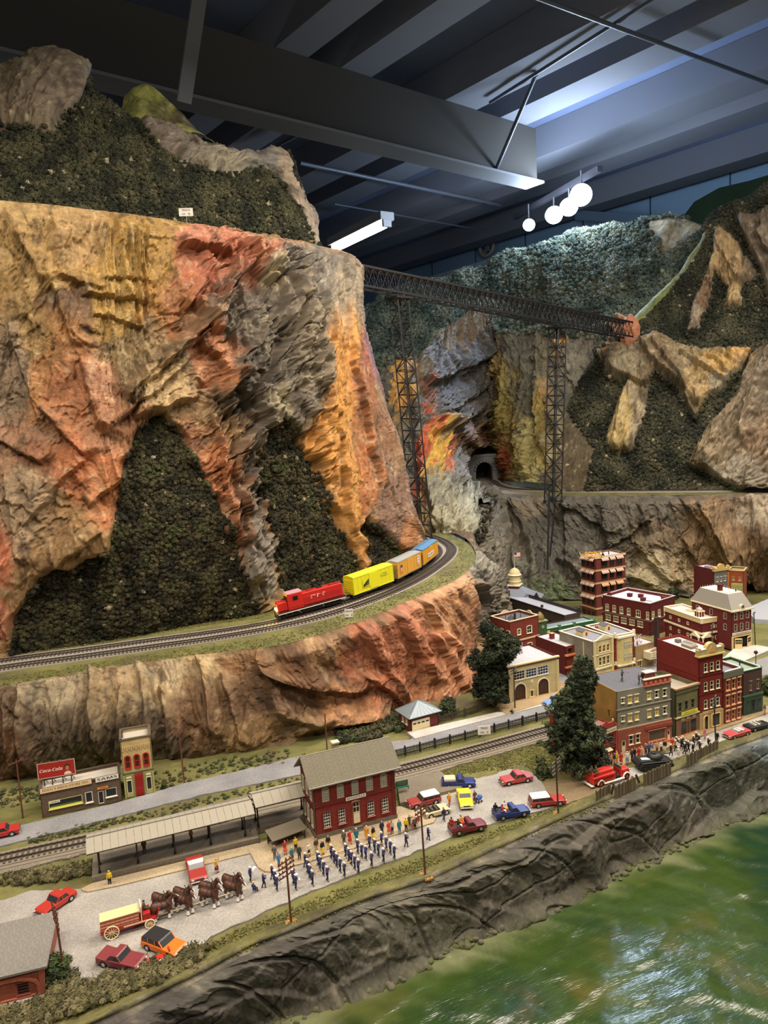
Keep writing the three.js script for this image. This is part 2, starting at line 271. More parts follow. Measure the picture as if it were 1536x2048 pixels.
// -- upper left mountain
const B_TOP = [[-150,195,1.98],[0,146,2.0],[50,116,2.03],[98,98,2.05],[138,106,2.05],[166,124,2.06],[190,152,2.1],[235,186,2.14],[270,214,2.18],[330,237,2.22],[400,268,2.3],[470,284,2.38],[525,291,2.43],[558,306,2.45],[566,308,2.45],[600,395,2.4],[620,450,2.35],[640,500,2.3]].map(([x, y, d]) => [x, y + 40 * (1 - sstep(500,600, x)), d]);
const B_ROCK = [[[-160,100],[100,80],[168,110],[172,150],[150,215],[100,265],[60,262],[0,258],[-160,270]],[[180,140],[250,190],[340,225],[480,270],[560,295],[640,490],[625,500],[602,440],[570,370],[540,344],[500,342],[440,350],[390,340],[330,312],[280,262],[240,222],[200,180]]];
const mountainB = patch([
[[-150,420,1.6],[0,425,1.65],[200,445,1.76],[400,470,1.9],[540,494,2.05],[620,512,2.18],[642,515,2.24]],
[[-150,340,1.72],[0,335,1.77],[170,340,1.86],[330,362,1.98],[460,390,2.12],[560,412,2.25],[626,470,2.3]],
[[-150,250,1.86],[0,240,1.9],[140,235,1.97],[290,300,2.08],[420,335,2.22],[530,350,2.34],[600,420,2.36]],
B_TOP, B_TOP.map(([x, y, d]) => [x - 6, y + 26, d + 0.25]), B_TOP.map(([x, y, d]) => [x - 20, y + 90, d + 0.5]),
], 330,260, (s, t, X, Y, u, v) => { const r = polysIn(X, Y, B_ROCK, 8); return lerp(rock(s, t, 1.2, { big: 0.03, fine: 0.003, k: 3 }) - 0.008, rock(s, t, X > 180 ? -0.5 : 1.2, { streak: 0.008, slab: 0.018, flake: 0.005, fa: 8, fb: 16, big: 0.03, k: 3 }), r) * (0.4 + 0.6 * (1 - sstep(0.93,1, u))); },
(C, s, t, X, Y) => {
painter([58,54,38],[[60,190,140,110,128,116,102],[20,250,60,40,172,158,130],[120,130,70,50,122,114,106],[30,235,60,60,96,84,72],[130,190,40,70,118,106,96],[40,130,80,22,176,186,84,-30],[100,150,30,50,96,86,78],[40,200,30,40,84,74,64],[220,190,40,30,90,82,74,40],[280,240,60,30,112,98,84,40],[350,270,70,44,118,108,104,25],[450,310,90,44,140,134,128,12],[410,300,40,16,70,58,50,10],[470,330,60,16,168,158,140,-12],[530,320,50,36,128,128,130],[575,360,20,70,176,156,140,-20],[605,440,20,80,170,152,142,-18]], 0.34,0.7)(C, s, t, X, Y);
});
struct('mountain_upper_left', mountainB.geo, rockMat, 'grey rocky mountain top with dark green slopes above the orange cliff');
// small yellow-green peak behind it
{
const cone = patch([
[[225,262,2.3],[260,255,2.25],[300,255,2.25],[350,262,2.28],[400,268,2.34],[430,290,2.4]],
[[250,200,2.42],[268,190,2.4],[292,190,2.4],[322,206,2.4],[356,230,2.42],[410,270,2.46]],
[[262,182,2.45],[276,172,2.45],[290,169,2.45],[306,176,2.45],[348,216,2.47],[400,268,2.5]],
[[262,200,2.6],[276,195,2.6],[290,195,2.6],[306,200,2.6],[348,236,2.6],[400,290,2.6]],
], 70,50, (s, t) => 0.02 * fbm(s * 9, t * 9,3,8), painter([176,182,92],[[285,182,40,20,206,208,104],[330,225,40,20,120,128,60],[370,240,50,20,70,68,44]], 0.2));
struct('hill_peak', cone.geo, rockMat, 'small yellow-green peak just behind the ridge of the left mountain');
}
// -- lower cliff under the train ledge
const C_TOP = [[-150,1402],[0,1374],[150,1348],[330,1320],[450,1304],[560,1288],[650,1262],[740,1232],[830,1194],[900,1165],[938,1138],[952,1114],[944,1092],[920,1074],[890,1064]].map(([x, y]) => [x, y, null, ledgeY(x)]);
const C_PLATES = [[60,1440,80,20,88,0.02],[30,1470,70,16,84,0.018],[200,1420,70,16,85,0.018],[300,1400,70,18,80,0.018],[250,1450,60,14,95,0.016],[350,1440,60,16,70,0.018],[430,1390,80,20,82,0.022],[545,1380,90,20,85,0.028],[480,1420,70,18,75,0.02],[640,1345,110,26,8,0.028],[690,1420,100,30,-12,0.024],[600,1430,60,24,20,0.022],[760,1310,110,16,62,0.02],[820,1280,110,16,60,0.022],[870,1250,100,16,62,0.02],[900,1330,80,18,60,0.02],[790,1380,70,20,40,0.02]];
const cliffC = patch([
[[-150,1600, null, -0.02],[0,1572, null, -0.02],[100,1552, null, -0.02],[250,1526, null, -0.02],[400,1525, null, -0.02],[500,1516, null, -0.02],[590,1505, null, -0.02],[700,1470, null, -0.02],[780,1440, null, -0.02],[860,1416, null, -0.02],[905,1402, null, -0.02],[938,1378, null, -0.02],[955,1330, null, -0.02],[985,1290, null, -0.02],[1012,1250, null, -0.02],[1016,1210,2.32],[1000,1170,2.5]],
[[-150,1500,1.22],[0,1470,1.26],[100,1450,1.28],[250,1425,1.3],[400,1418,1.33],[500,1410,1.35],[600,1395,1.4],[710,1360,1.45],[790,1330,1.51],[860,1300,1.58],[910,1270,1.66],[945,1240,1.74],[972,1212,1.86],[996,1188,1.98],[1004,1160,2.1],[985,1130,2.25],[950,1105,2.4]],
C_TOP,
], 560,190, (s, t, X, Y, u, v) => {
const dark = 1 - sstep(500,600, X), red = sstep(640,740, X) * (1 - sstep(930,958, X)), grey = sstep(930,958, X), mid = clamp(1 - dark - red - grey);
const h = (dark + mid) * rock(s, t, 1.45, { streak: 0.008, slab: 0.009, flake: 0.0036, fa: 7, fb: 18, big: 0.03, k: 5 }) + red * rock(s, t, 1.15, { streak: 0.013, slab: 0.008, flake: 0.003, fa: 8, fb: 22, big: 0.03, k: 6 }) + grey * rock(s, t, 0.9, { streak: 0.014, slab: 0.03, fa: 12, fb: 26, big: 0.02, k: 7 });
return (h + plates(C_PLATES, X, Y, s, t)) * (1 - 0.85 * sstep(0.88,1, v));
}, painter([112,84,60],[
[40,1420,120,70,84,62,46],[30,1500,90,60,92,56,36],[150,1450,90,90,84,70,56],[130,1380,90,30,150,134,112],[300,1400,130,60,150,124,92],[280,1480,90,60,84,70,58],[330,1350,80,30,176,154,126],[430,1345,60,40,180,152,114],[420,1430,90,60,108,74,48],
[520,1340,90,40,128,86,52],[560,1400,110,60,96,64,42],[640,1330,70,60,112,70,42],[500,1470,70,40,150,116,80],[600,1460,60,30,130,100,70],[660,1290,60,30,176,134,100],[700,1420,70,50,176,122,84],[740,1300,70,60,178,102,74],[820,1270,80,70,186,112,82],[790,1360,80,60,172,98,66],[880,1220,60,60,204,146,108],[900,1330,60,80,196,128,94],[850,1380,60,30,196,128,92],[925,1260,26,80,160,104,72],[930,1160,20,30,210,160,120],
[968,1200,30,90,88,84,82],[985,1140,50,40,116,112,108],[960,1120,40,20,150,146,136],[1005,1180,20,40,100,94,88],[960,1300,20,50,150,116,86],
], 0.36,0.5));
struct('cliff_terrain', cliffC.geo, rockMat, 'brown to salmon red lower plaster cliff under the grassy train ledge');
// -- train ledge
const ledgeIn = [[-150,1340],[0,1312],[200,1282],[400,1248],[540,1224],[660,1176],[770,1137],[836,1110],[842,1094],[850,1080],[862,1066],[876,1060]].map(([x, y]) => [x, y, null, ledgeY(x)]);
const ledge = patch([C_TOP, C_TOP.map((p, i) => { const q = ledgeIn[Math.round(i * (ledgeIn.length - 1) / (C_TOP.length - 1))]; return [lerp(p[0], q[0], 0.5), lerp(p[1], q[1], 0.5), null, ledgeY(lerp(p[0], q[0], 0.5))]; }), ledgeIn], 420,40, (s, t, X, Y, u, v) => 0.0025 * fbm(s * 30, t * 30,3,12) - 0.004 * (1 - sstep(0,0.12, v)), (C, s, t) => { grassPaint(C, s, t); });
struct('ledge_ground', ledge.geo, new THREE.MeshStandardMaterial({ vertexColors: true, bumpMap: rockGrain, bumpScale: 0.003, roughness: 0.95 }), 'grassy ledge carrying the two train tracks');

// -- far rocks with the tunnel
const TUNNEL = [965,957];
const D_PLATES = [[900,720,80,24,-30,0.06],[940,765,90,24,-35,0.06],[920,820,90,22,-30,0.05],[950,690,60,24,-40,0.06],[930,872,80,20,20,0.05],[1030,800,140,14,95,0.04],[1065,840,120,14,92,0.04],[1100,800,130,14,88,0.04],[1150,900,90,16,75,0.04],[850,900,120,14,80,0.03],[880,1000,80,18,70,0.03],[1160,740,60,20,70,0.04]];
const farD = patch([
[[690,1135,2.6],[780,1112,2.55],[840,1094,2.48],[872,1078,2.46],[905,1076,2.44],[934,1082,2.46],[946,1040,2.66],[950,1000,2.95],[950,968,3.5],[965,955,3.9],[1000,957,3.8],[1020,964,3.62],[1060,972,3.3],[1100,976,3.14],[1170,980,3.02],[1230,982,2.95]],
[[715,900,2.85],[775,900,2.75],[815,900,2.7],[845,905,2.68],[872,915,2.7],[896,930,2.8],[915,925,3.05],[930,915,3.4],[945,905,3.75],[968,898,3.98],[995,900,3.9],[1015,910,3.72],[1050,920,3.48],[1100,920,3.28],[1150,920,3.12],[1200,920,3.06]],
[[725,780,3.1],[780,775,3.05],[815,770,3.02],[845,770,3.05],[872,780,3.2],[900,790,3.5],[925,792,3.75],[950,792,3.92],[970,792,3.98],[990,790,3.96],[1015,790,3.82],[1050,790,3.64],[1100,790,3.46],[1150,790,3.3],[1200,790,3.22],[1240,790,3.2]],
[[725,745,3.25],[775,735,3.22],[815,722,3.28],[838,700,3.42],[860,685,3.6],[890,660,3.82],[915,640,3.95],[938,622,4.02],[962,614,4.08],[985,640,4.08],[1005,662,4.0],[1040,668,3.84],[1080,655,3.7],[1120,660,3.58],[1160,665,3.48],[1240,668,3.36]],
], 430,330, (s, t, X, Y, u, v) => {
const peak = sstep(850,890, X) * (1 - sstep(1000,1040, X)), near = 1 - sstep(900,950, X), right = sstep(1000,1040, X), hole = Math.hypot((X - 965) / 30, (Y - 940) / 34);
const h = near * rock(s, t, 1.3, { streak: 0.02, slab: 0.03, flake: 0.004, fa: 6, fb: 14, big: 0.05, k: 8 }) + (peak * (1 - near)) * rock(s, t, 0.6, { streak: 0.024, slab: 0.03, flake: 0.005, fa: 6, fb: 15, big: 0.05, k: 9 }) + right * rock(s, t, 1.4, { streak: 0.024, slab: 0.012, flake: 0.004, fa: 4, fb: 12, big: 0.05, k: 10 });
return (h + 0.75 * plates(D_PLATES, X, Y, s, t)) * sstep(1,1.7, hole) - 0.16 * (1 - sstep(0.75,1.0, hole));
}, painter([112,106,98],[
[760,820,60,90,74,78,76],[765,960,60,90,70,74,70],[800,900,34,120,96,96,90],[812,760,14,90,206,160,92],[800,780,14,60,210,156,76],[850,870,12,110,206,100,66],[868,900,16,120,226,180,76],[845,960,12,70,196,88,56],[884,950,12,70,206,110,70],[862,1010,12,60,196,156,84],[895,1010,40,60,150,148,138],[910,1050,40,40,176,170,150],[930,1000,20,50,188,184,168],[906,960,20,30,110,110,108],
[930,750,76,120,74,76,84,20],[880,720,30,40,66,68,74],[985,740,30,110,70,70,74],[935,650,44,30,150,136,120,-30],[900,680,40,20,146,128,110,-40],[920,850,60,50,92,86,80],[935,880,40,22,150,116,92],[975,870,30,30,150,90,72],[965,915,50,16,96,96,94],[980,800,24,60,116,112,110],
[1010,760,16,110,168,136,80,8],[1030,860,40,130,214,192,116,4],[1075,900,26,80,230,212,146,4],[1062,800,10,90,84,84,82,6],[1022,930,10,50,206,98,66,6],[1050,840,10,90,190,160,84,6],[1080,780,40,70,112,112,100],[1060,700,50,40,120,116,108],[1100,860,16,90,204,176,104],[1105,720,30,40,120,112,96],[1128,720,10,60,224,164,74],[1118,790,12,40,210,156,76],[1150,905,44,90,230,214,172],[1175,700,40,50,108,104,100],[1150,770,40,60,150,144,130],
], 0.34,0.45));
struct('cliff_terrain', farD.geo, rockMat, 'far grey cliff with yellow and orange streaks around the tunnel mouth');
// -- dark wall behind the town, and the upper ledge on it
const L2 = 0.273;
const W_TOP = [[926,1098,2.5],[940,1050,2.62],[956,1000,2.9],[975,985, null, L2],[1010,988, null, L2],[1050,990, null, L2],[1100,992, null, L2],[1200,992, null, L2],[1300,991, null, L2],[1400,990, null, L2],[1536,987, null, L2],[1720,984, null, L2]];
const wallW = patch([
[[940,1180,2.3],[960,1195,2.4],[985,1205, null, -0.11],[1020,1208, null, -0.11],[1060,1208, null, -0.11],[1120,1206, null, -0.11],[1200,1204, null, -0.11],[1300,1198, null, -0.11],[1400,1186, null, -0.11],[1480,1176, null, -0.11],[1570,1170, null, -0.11],[1760,1160, null, -0.11]],
[[930,1140,2.45],[950,1100,2.6],[970,1080,2.76],[1000,1080,2.86],[1050,1082,2.88],[1110,1085,2.84],[1200,1085,2.79],[1300,1085,2.73],[1400,1080,2.68],[1480,1080,2.62],[1560,1080,2.54],[1740,1080,2.4]],
W_TOP,
], 480,230, (s, t, X, Y, u, v) => (plates([[1210,1010,70,40,30,0.03],[1255,1040,60,26,-40,0.03],[1330,1110,50,40,60,0.05],[1300,1150,40,30,20,0.05],[1370,1150,40,26,-20,0.05],[1440,1050,120,26,50,0.04],[1490,1080,110,24,48,0.04],[1060,1090,110,20,84,0.03],[1150,1080,110,20,92,0.03],[1015,1060,100,20,80,0.03],[1180,1150,60,30,40,0.04],[1410,1120,60,24,70,0.04],[1230,1090,80,18,86,0.03]], X, Y, s, t) + rock(s, t, 1.5, { streak: 0.014, slab: 0.02, flake: 0.006, fa: 3.5, fb: 10, big: 0.05, k: 14 })) * (1 - 0.85 * sstep(0.9,1, v)), painter([104,96,88],[
[960,1090,60,70,134,126,116],[1000,1030,50,50,118,112,106],[1050,1090,50,90,92,86,78],[1110,1100,60,90,84,82,80],[1180,1050,80,60,80,78,76],[1210,1140,60,60,104,98,92],[1290,1040,70,50,96,90,84],[1330,1110,80,60,122,104,86],[1290,1150,40,40,176,160,132],[1370,1140,50,40,172,148,118],[1420,1050,60,60,150,120,92],[1500,1060,70,60,112,88,70],[1460,1110,60,60,164,132,102],[1530,1030,60,24,170,152,134],[1540,1130,60,40,130,100,76],[1080,1190,80,16,96,112,84],[1030,1170,40,30,110,110,100],[1070,1010,30,40,124,112,96],
], 0.3,0.25));
struct('cliff_terrain', wallW.geo, rockMat, 'dark grey brown plaster cliff wall behind the town');
const ledge2In = [[930,1085,2.7],[946,1030,2.8],[950,985,3.1],[948,962, null, L2],[965,952, null, L2],[1000,954, null, L2],[1022,962, null, L2],[1060,969, null, L2],[1100,973, null, L2],[1200,975, null, L2],[1350,975, null, L2],[1536,973, null, L2],[1720,970, null, L2]];
const ledge2 = patch([W_TOP, ledge2In, ledge2In.map(([x, y, d, l], i) => i < 3 ? [x, y - 2, d + 0.05] : [x, y - 16, null, L2])], 260,24, (s, t) => 0.004 * fbm(s * 20, t * 20,3,15), (C, s, t, X) => { grassPaint(C, s, t); C.lerp(sRGB(170,162,148), 1 - sstep(1000,1090, X)); });
struct('ledge_ground', ledge2.geo, new THREE.MeshStandardMaterial({ vertexColors: true, bumpMap: rockGrain, bumpScale: 0.003, roughness: 0.95 }), 'high grassy ledge in front of the tunnel mouth');
// -- far blue-green mountain
const F_TOP = [[690,660,3.9],[730,622,3.95],[780,590,4.2],[830,566,4.4],[900,551,4.55],[950,537,4.55],[1000,516,4.5],[1060,497,4.4],[1150,472,4.2],[1240,456,4.0],[1290,446,3.9],[1330,431,3.78],[1350,432,3.74],[1385,444,3.66],[1430,456,3.5],[1470,470,3.45]];
const mountainF = patch([
[[690,800,3.2],[740,775,3.35],[800,760,3.45],[860,730,3.65],[920,700,4.0],[980,690,4.15],[1040,710,4.05],[1110,700,3.8],[1180,700,3.55],[1240,690,3.4],[1290,670,3.38],[1340,640,3.36],[1400,610,3.34],[1460,590,3.3]],
[[690,720,3.55],[740,690,3.65],[800,665,3.85],[860,640,4.0],[920,622,4.2],[980,610,4.25],[1040,605,4.2],[1110,595,4.0],[1180,590,3.8],[1240,580,3.65],[1290,570,3.55],[1340,545,3.5],[1400,520,3.45],[1460,510,3.4]],
F_TOP, F_TOP.map(([x, y, d]) => [x, y + 30, d + 0.25]),
], 260,150, (s, t, X, Y, u, v) => 0.05 * fbm(s * 4, t * 4,3,16) + 0.004 * fbm(s * 40, t * 40,2,17), painter([62,66,50],[[1360,462,60,24,166,150,112,12],[1335,485,26,24,160,142,104,-30],[1345,560,24,34,146,122,98,20],[745,655,24,12,120,130,70,-30]], 0.2));
struct('mountain_far', mountainF.geo, rockMat, 'far tree covered mountain behind the railway bridge');
// -- right mountain
const E_ROCK = [
[[1440,456],[1470,480],[1522,552],[1500,562],[1482,580],[1486,612],[1450,622],[1456,572],[1432,552],[1422,600],[1412,632],[1400,655],[1372,672],[1388,620],[1408,570],[1425,520]],
[[1200,712],[1240,700],[1290,690],[1310,674],[1350,690],[1400,702],[1505,704],[1482,750],[1440,792],[1412,800],[1392,838],[1352,782],[1312,746],[1292,782],[1262,770],[1215,752]],
[[1262,762],[1302,766],[1292,832],[1262,908],[1220,902],[1214,880],[1238,800]],
[[1500,722],[1540,690],[1740,690],[1740,990],[1500,990],[1440,962],[1378,934],[1420,850],[1472,800]],
[[1480,452],[1500,440],[1540,425],[1740,410],[1740,660],[1540,612],[1522,540],[1500,500]],
[[1215,712],[1235,650],[1262,634],[1260,660],[1222,700]],
];
const E_GREEN = [[[1258,660],[1290,640],[1342,592],[1392,522],[1422,452],[1402,466],[1352,540],[1302,606],[1262,640]]];
const E_TOP = [[1236,668,3.28],[1300,612,3.3],[1356,545,3.3],[1395,485,3.3],[1416,448,3.3],[1440,428,3.28],[1480,412,3.24],[1510,396,3.2],[1540,376,3.16],[1640,330,3.08],[1740,300,3.0]];
const E_PLATES = [[1330,730,70,16,50,0.035],[1370,760,80,16,55,0.035],[1420,740,70,16,35,0.035],[1455,745,60,14,30,0.03],[1240,730,50,14,100,0.025],[1470,520,70,20,60,0.035],[1440,570,60,16,100,0.03],[1250,850,80,16,105,0.025],[1480,860,130,22,130,0.04],[1530,800,110,24,110,0.04],[1450,920,70,20,140,0.035],[1530,520,90,20,70,0.035],[1540,920,90,22,120,0.04]];
const mountainE = patch([
[[1110,984,3.02],[1170,985,2.96],[1260,985,2.9],[1350,985,2.82],[1450,984,2.74],[1540,983,2.66],[1640,982,2.6],[1740,980,2.52]],
[[1128,850,3.12],[1185,840,3.06],[1260,835,3.0],[1350,832,2.93],[1450,830,2.84],[1540,830,2.75],[1640,830,2.68],[1740,830,2.6]],
[[1170,750,3.2],[1215,715,3.16],[1290,696,3.1],[1340,694,3.05],[1410,700,3.0],[1500,704,2.92],[1600,704,2.82],[1740,700,2.7]],
[[1215,700,3.24],[1262,668,3.22],[1330,640,3.17],[1400,600,3.12],[1460,580,3.07],[1540,560,3.0],[1640,540,2.9],[1740,520,2.8]],
E_TOP, E_TOP.map(([x, y, d]) => [x, y + 26, d + 0.3]),
], 330,330, (s, t, X, Y, u, v) => {
const r = polysIn(X, Y, E_ROCK, 8), green = rock(s, t, 1.2, { big: 0.05, fine: 0.003, k: 20 }); if (r <= 0) return green;
return lerp(green, 0.014 + plates(E_PLATES, X, Y, s, t) + rock(s, t, lerp(1.5,1.0, polyIn(X, Y, E_ROCK[3])) + 0.7 * polyIn(X, Y, E_ROCK[1]), { streak: 0.03, slab: 0.034, flake: 0.005, fa: 4, fb: 11, big: 0.05, k: 20 }), r);
}, (() => { const gE = sRGB(138,150,82), pE = painter([60,58,42],[
[1460,520,50,60,196,164,122],[1470,590,22,40,200,172,126],[1410,610,20,50,120,92,74,20],[1390,650,26,20,156,140,126],[1430,480,20,30,190,156,116],
[1240,728,50,26,150,140,118],[1300,700,30,40,130,118,104],[1330,720,40,50,126,106,84,40],[1390,730,60,40,160,144,118,30],[1450,735,60,34,206,164,96],[1400,780,26,50,190,160,116,-30],[1450,780,40,14,176,164,146,-20],[1490,715,20,30,212,160,92],
[1260,800,30,40,176,156,120,20],[1240,860,34,50,206,178,120,20],[1275,850,18,60,176,160,140],[1520,800,60,80,118,108,100],[1470,860,60,60,134,118,104,-40],[1540,900,50,60,126,100,82],[1480,950,60,30,160,152,142],[1420,900,30,40,156,138,116,-40],
[1530,500,50,60,108,98,92],[1560,590,60,40,112,104,98],[1240,660,26,24,216,150,112],[1228,690,14,24,216,154,108],[1320,600,40,12,138,144,78,-45],[1290,640,40,12,146,152,84,-40],[1375,520,50,14,126,140,66,-55],[1405,475,30,12,160,168,100,-55],
], 0.24);
return (C, s, t, X, Y) => { pE(C, s, t, X, Y); C.lerp(gE, 0.85 * polysIn(X, Y, E_GREEN, 6)); C.multiplyScalar(1 + 0.2 * fbm(s * 50, t * 50,2,23)); }; })());
struct('mountain_right', mountainE.geo, rockMat, 'right hand mountain of tan and grey rock with dark bushes');

// -- river bank, river and town ground
const bankTop = [[-60,2160],[60,2096],[200,2036],[300,1988],[400,1940],[490,1893],[600,1850],[720,1800],[850,1757],[950,1712],[1050,1668],[1110,1640],[1200,1602],[1300,1560],[1440,1502],[1536,1468],[1720,1400]];
const RIVER = -0.085;
const lipY = (X) => { let i = 0; while (i < bankTop.length - 2 && bankTop[i + 1][0] < X) i++; const [a, b] = bankTop[i],[c, d] = bankTop[i + 1]; return lerp(b, d, clamp((X - a) / (c - a))); };
const bank = patch([
[[140,2300, null, RIVER - 0.01],[300,2190, null, RIVER - 0.01],[430,2090, null, RIVER - 0.01],[560,2030, null, RIVER - 0.01],[680,1988, null, RIVER - 0.01],[790,1946, null, RIVER - 0.01],[880,1896, null, RIVER - 0.01],[960,1856, null, RIVER - 0.01],[1110,1798, null, RIVER - 0.01],[1200,1750, null, RIVER - 0.01],[1300,1704, null, RIVER - 0.01],[1400,1656, null, RIVER - 0.01],[1536,1596, null, RIVER - 0.01],[1740,1510, null, RIVER - 0.01]],
[[60,2190, null, -0.03],[180,2110, null, -0.03],[300,2050, null, -0.03],[420,1990, null, -0.03],[530,1936, null, -0.03],[650,1890, null, -0.03],[770,1840, null, -0.03],[900,1790, null, -0.03],[1000,1738, null, -0.03],[1110,1700, null, -0.03],[1200,1655, null, -0.03],[1300,1612, null, -0.03],[1440,1550, null, -0.03],[1560,1510, null, -0.03],[1740,1440, null, -0.03]],
bankTop.map(([x, y]) => [x + 2, y + 7, null, -0.003]), bankTop.map(([x, y]) => [x, y, null, 0.003]), bankTop.map(([x, y]) => [x - 2, y - 6, null, 0.0025]),
bankTop.map(([x, y]) => [x - 6, y - 22, null, -0.006]),
], 700,120, (s, t, X, Y, u, v) => {
const sh = s + 0.5 * t + 0.02 * noise(s * 8, t * 8,34), fold = ridged(sh * 7, t * 4,2,35), c1 = noise(sh * 9, t * 5,36), c2 = noise(s * 5 - t * 9, t * 14,37);
return (0.009 * fold + 0.011 * facet(sh * 8, t * 13,38,0.05) + rock(s, t, 1.1, { flake: 0.0032, big: 0.014, fine: 0.0006, k: 30 }) - 0.006 * (1 - sstep(0,0.05, Math.abs(c1))) - 0.004 * (1 - sstep(0,0.04, Math.abs(c2)))) * (0.1 + 0.9 * sstep(0,26, Y - lipY(X))) + 0.012 * (1 - sstep(0.02,0.16, v));
}, (C, s, t, X, Y) => {
painter([70,70,68],[[300,2060,200,80,50,50,54],[560,1950,120,70,62,62,62],[820,1840,120,70,96,94,86],[1000,1760,100,60,82,80,74],[1250,1660,160,60,72,70,66],[1450,1570,120,60,66,72,66],[1540,1500,60,24,84,100,110]], 0.26,0.3)(C, s, t, X, Y);
const dl = Y - lipY(X) + 9 * fbm(s * 40, t * 40,3,31), gc = new THREE.Color(); C.lerp(sRGB(150,144,124), 0.7 * sstep(-0.2,0.3, noise(s * 30, t * 9,32)) * (1 - sstep(5,12, dl))); if (dl < 3) { grassPaint(gc, s, t); C.lerp(gc, 1 - sstep(-3,3, dl)); }
C.lerp(sRGB(88,90,60), 0.7 * (1 - sstep(0.0,0.03, t + 0.01 * noise(s * 30,0,33))));
});
struct('riverbank_terrain', bank.geo, rockMat, 'dark grey rock bank dropping from the road to the green river');
{
const gx = 480, gz = 420, g = new THREE.PlaneGeometry(2.5,1.7, gx, gz); g.rotateX(-Math.PI / 2); g.rotateY(0.42); g.translate(0.72,0,-0.62);
const shore = [[300,2190],[560,2030],[790,1946],[960,1856],[1200,1750],[1400,1656],[1740,1510]].map(([x, y]) => at(x, y, RIVER));
const p = g.attributes.position, col = [], C = new THREE.Color(), c1 = sRGB(48,68,22), c2 = sRGB(22,50,28), c3 = sRGB(92,80,30), c4 = sRGB(72,86,42), c5 = sRGB(120,122,90);
for (let i = 0; i < p.count; i++) {
const x = p.getX(i), z = p.getZ(i), wx = x + 0.03 * noise(x * 5, z * 5,40), wz = z + 0.03 * noise(x * 5, z * 5,47), a = wx * 0.93 + wz * 0.37, b = -wx * 0.37 + wz * 0.93, e = wx * 0.8 - wz * 0.6, f = wx * 0.6 + wz * 0.8; let d = 9;
for (let k = 0; k < shore.length - 1; k++) { const A = shore[k], B = shore[k + 1], ux = B.x - A.x, uz = B.z - A.z, t = clamp(((x - A.x) * ux + (z - A.z) * uz) / (ux * ux + uz * uz)); d = Math.min(d, Math.hypot(x - A.x - ux * t, z - A.z - uz * t)); }
const st1 = facet(a * 7, b * 24,41,0.2), st2 = facet(e * 9, f * 28,42,0.25), n2 = ridged(a * 22, b * 60,2,43);
p.setY(i, RIVER + 0.0015 * st1 + 0.0012 * st2 + 0.0006 * n2 + 0.0005 * fbm(x * 70, z * 70,2,48));
const m = fbm(a * 8, b * 20,4,46); C.copy(c1).lerp(c2, sstep(-0.15,0.35, fbm(x * 4 + 2, z * 4,4,44) + 0.4 * m)).lerp(c3,0.8 * sstep(0.05,0.45, fbm(x * 4.4, z * 4.4 + 9,4,45) + 0.3 * m)).lerp(c4,0.55 * sstep(0.1,0.5, m)).lerp(c5,0.75 * (1 - sstep(0.0,0.06, d + 0.06 * m))); C.multiplyScalar(1 + 0.35 * fbm(a * 30, b * 80,3,49)); col.push(C.r, C.g, C.b);
}
g.setAttribute('color', new THREE.Float32BufferAttribute(col, 3)); g.computeVertexNormals();
const brush = rockGrain.clone(); brush.repeat.set(5,16); brush.needsUpdate = true;
struct('river_water', g, new THREE.MeshPhysicalMaterial({ vertexColors: true, roughness: 0.24, bumpMap: brush, bumpScale: 0.0009 }), 'glossy green river with brushed painted waves');
}
const groundY = (z) => -0.1 * sstep(1.75,2.65,-z);
{
const back = [[-1.6,-1.7],[-1.2,-1.75],[-0.8,-1.8],[-0.4,-1.85],[0,-1.95],[0.2,-2.3],[0.4,-2.7],[0.7,-2.8],[1.1,-2.8],[1.6,-2.75],[2.4,-2.7]];
const mkRow = (t) => bankTop.map(([x, y], i) => { const f = at(x, y - 12,0), k = i / (bankTop.length - 1) * (back.length - 1), j = Math.min(back.length - 2, Math.floor(k)), b = [lerp(back[j][0], back[j + 1][0], k - j), lerp(back[j][1], back[j + 1][1], k - j)]; const X = lerp(f.x, b[0], t), Z = lerp(f.z, b[1], t); return [X, groundY(Z), Z, X * 1000, Z * 1000]; });
const gr = patch([mkRow(0), mkRow(0.25), mkRow(0.5), mkRow(0.75), mkRow(1)], 300,260, (s, t) => 0.0022 * fbm(s * 22, t * 22,4,50) - 0.001, (C, s, t, X, Z) => grassPaint(C, X / 1000, Z / 1000));
struct('town_ground', gr.geo, new THREE.MeshStandardMaterial({ vertexColors: true, bumpMap: rockGrain, bumpScale: 0.003, roughness: 0.95 }), 'olive green grassy ground under the model town');
}
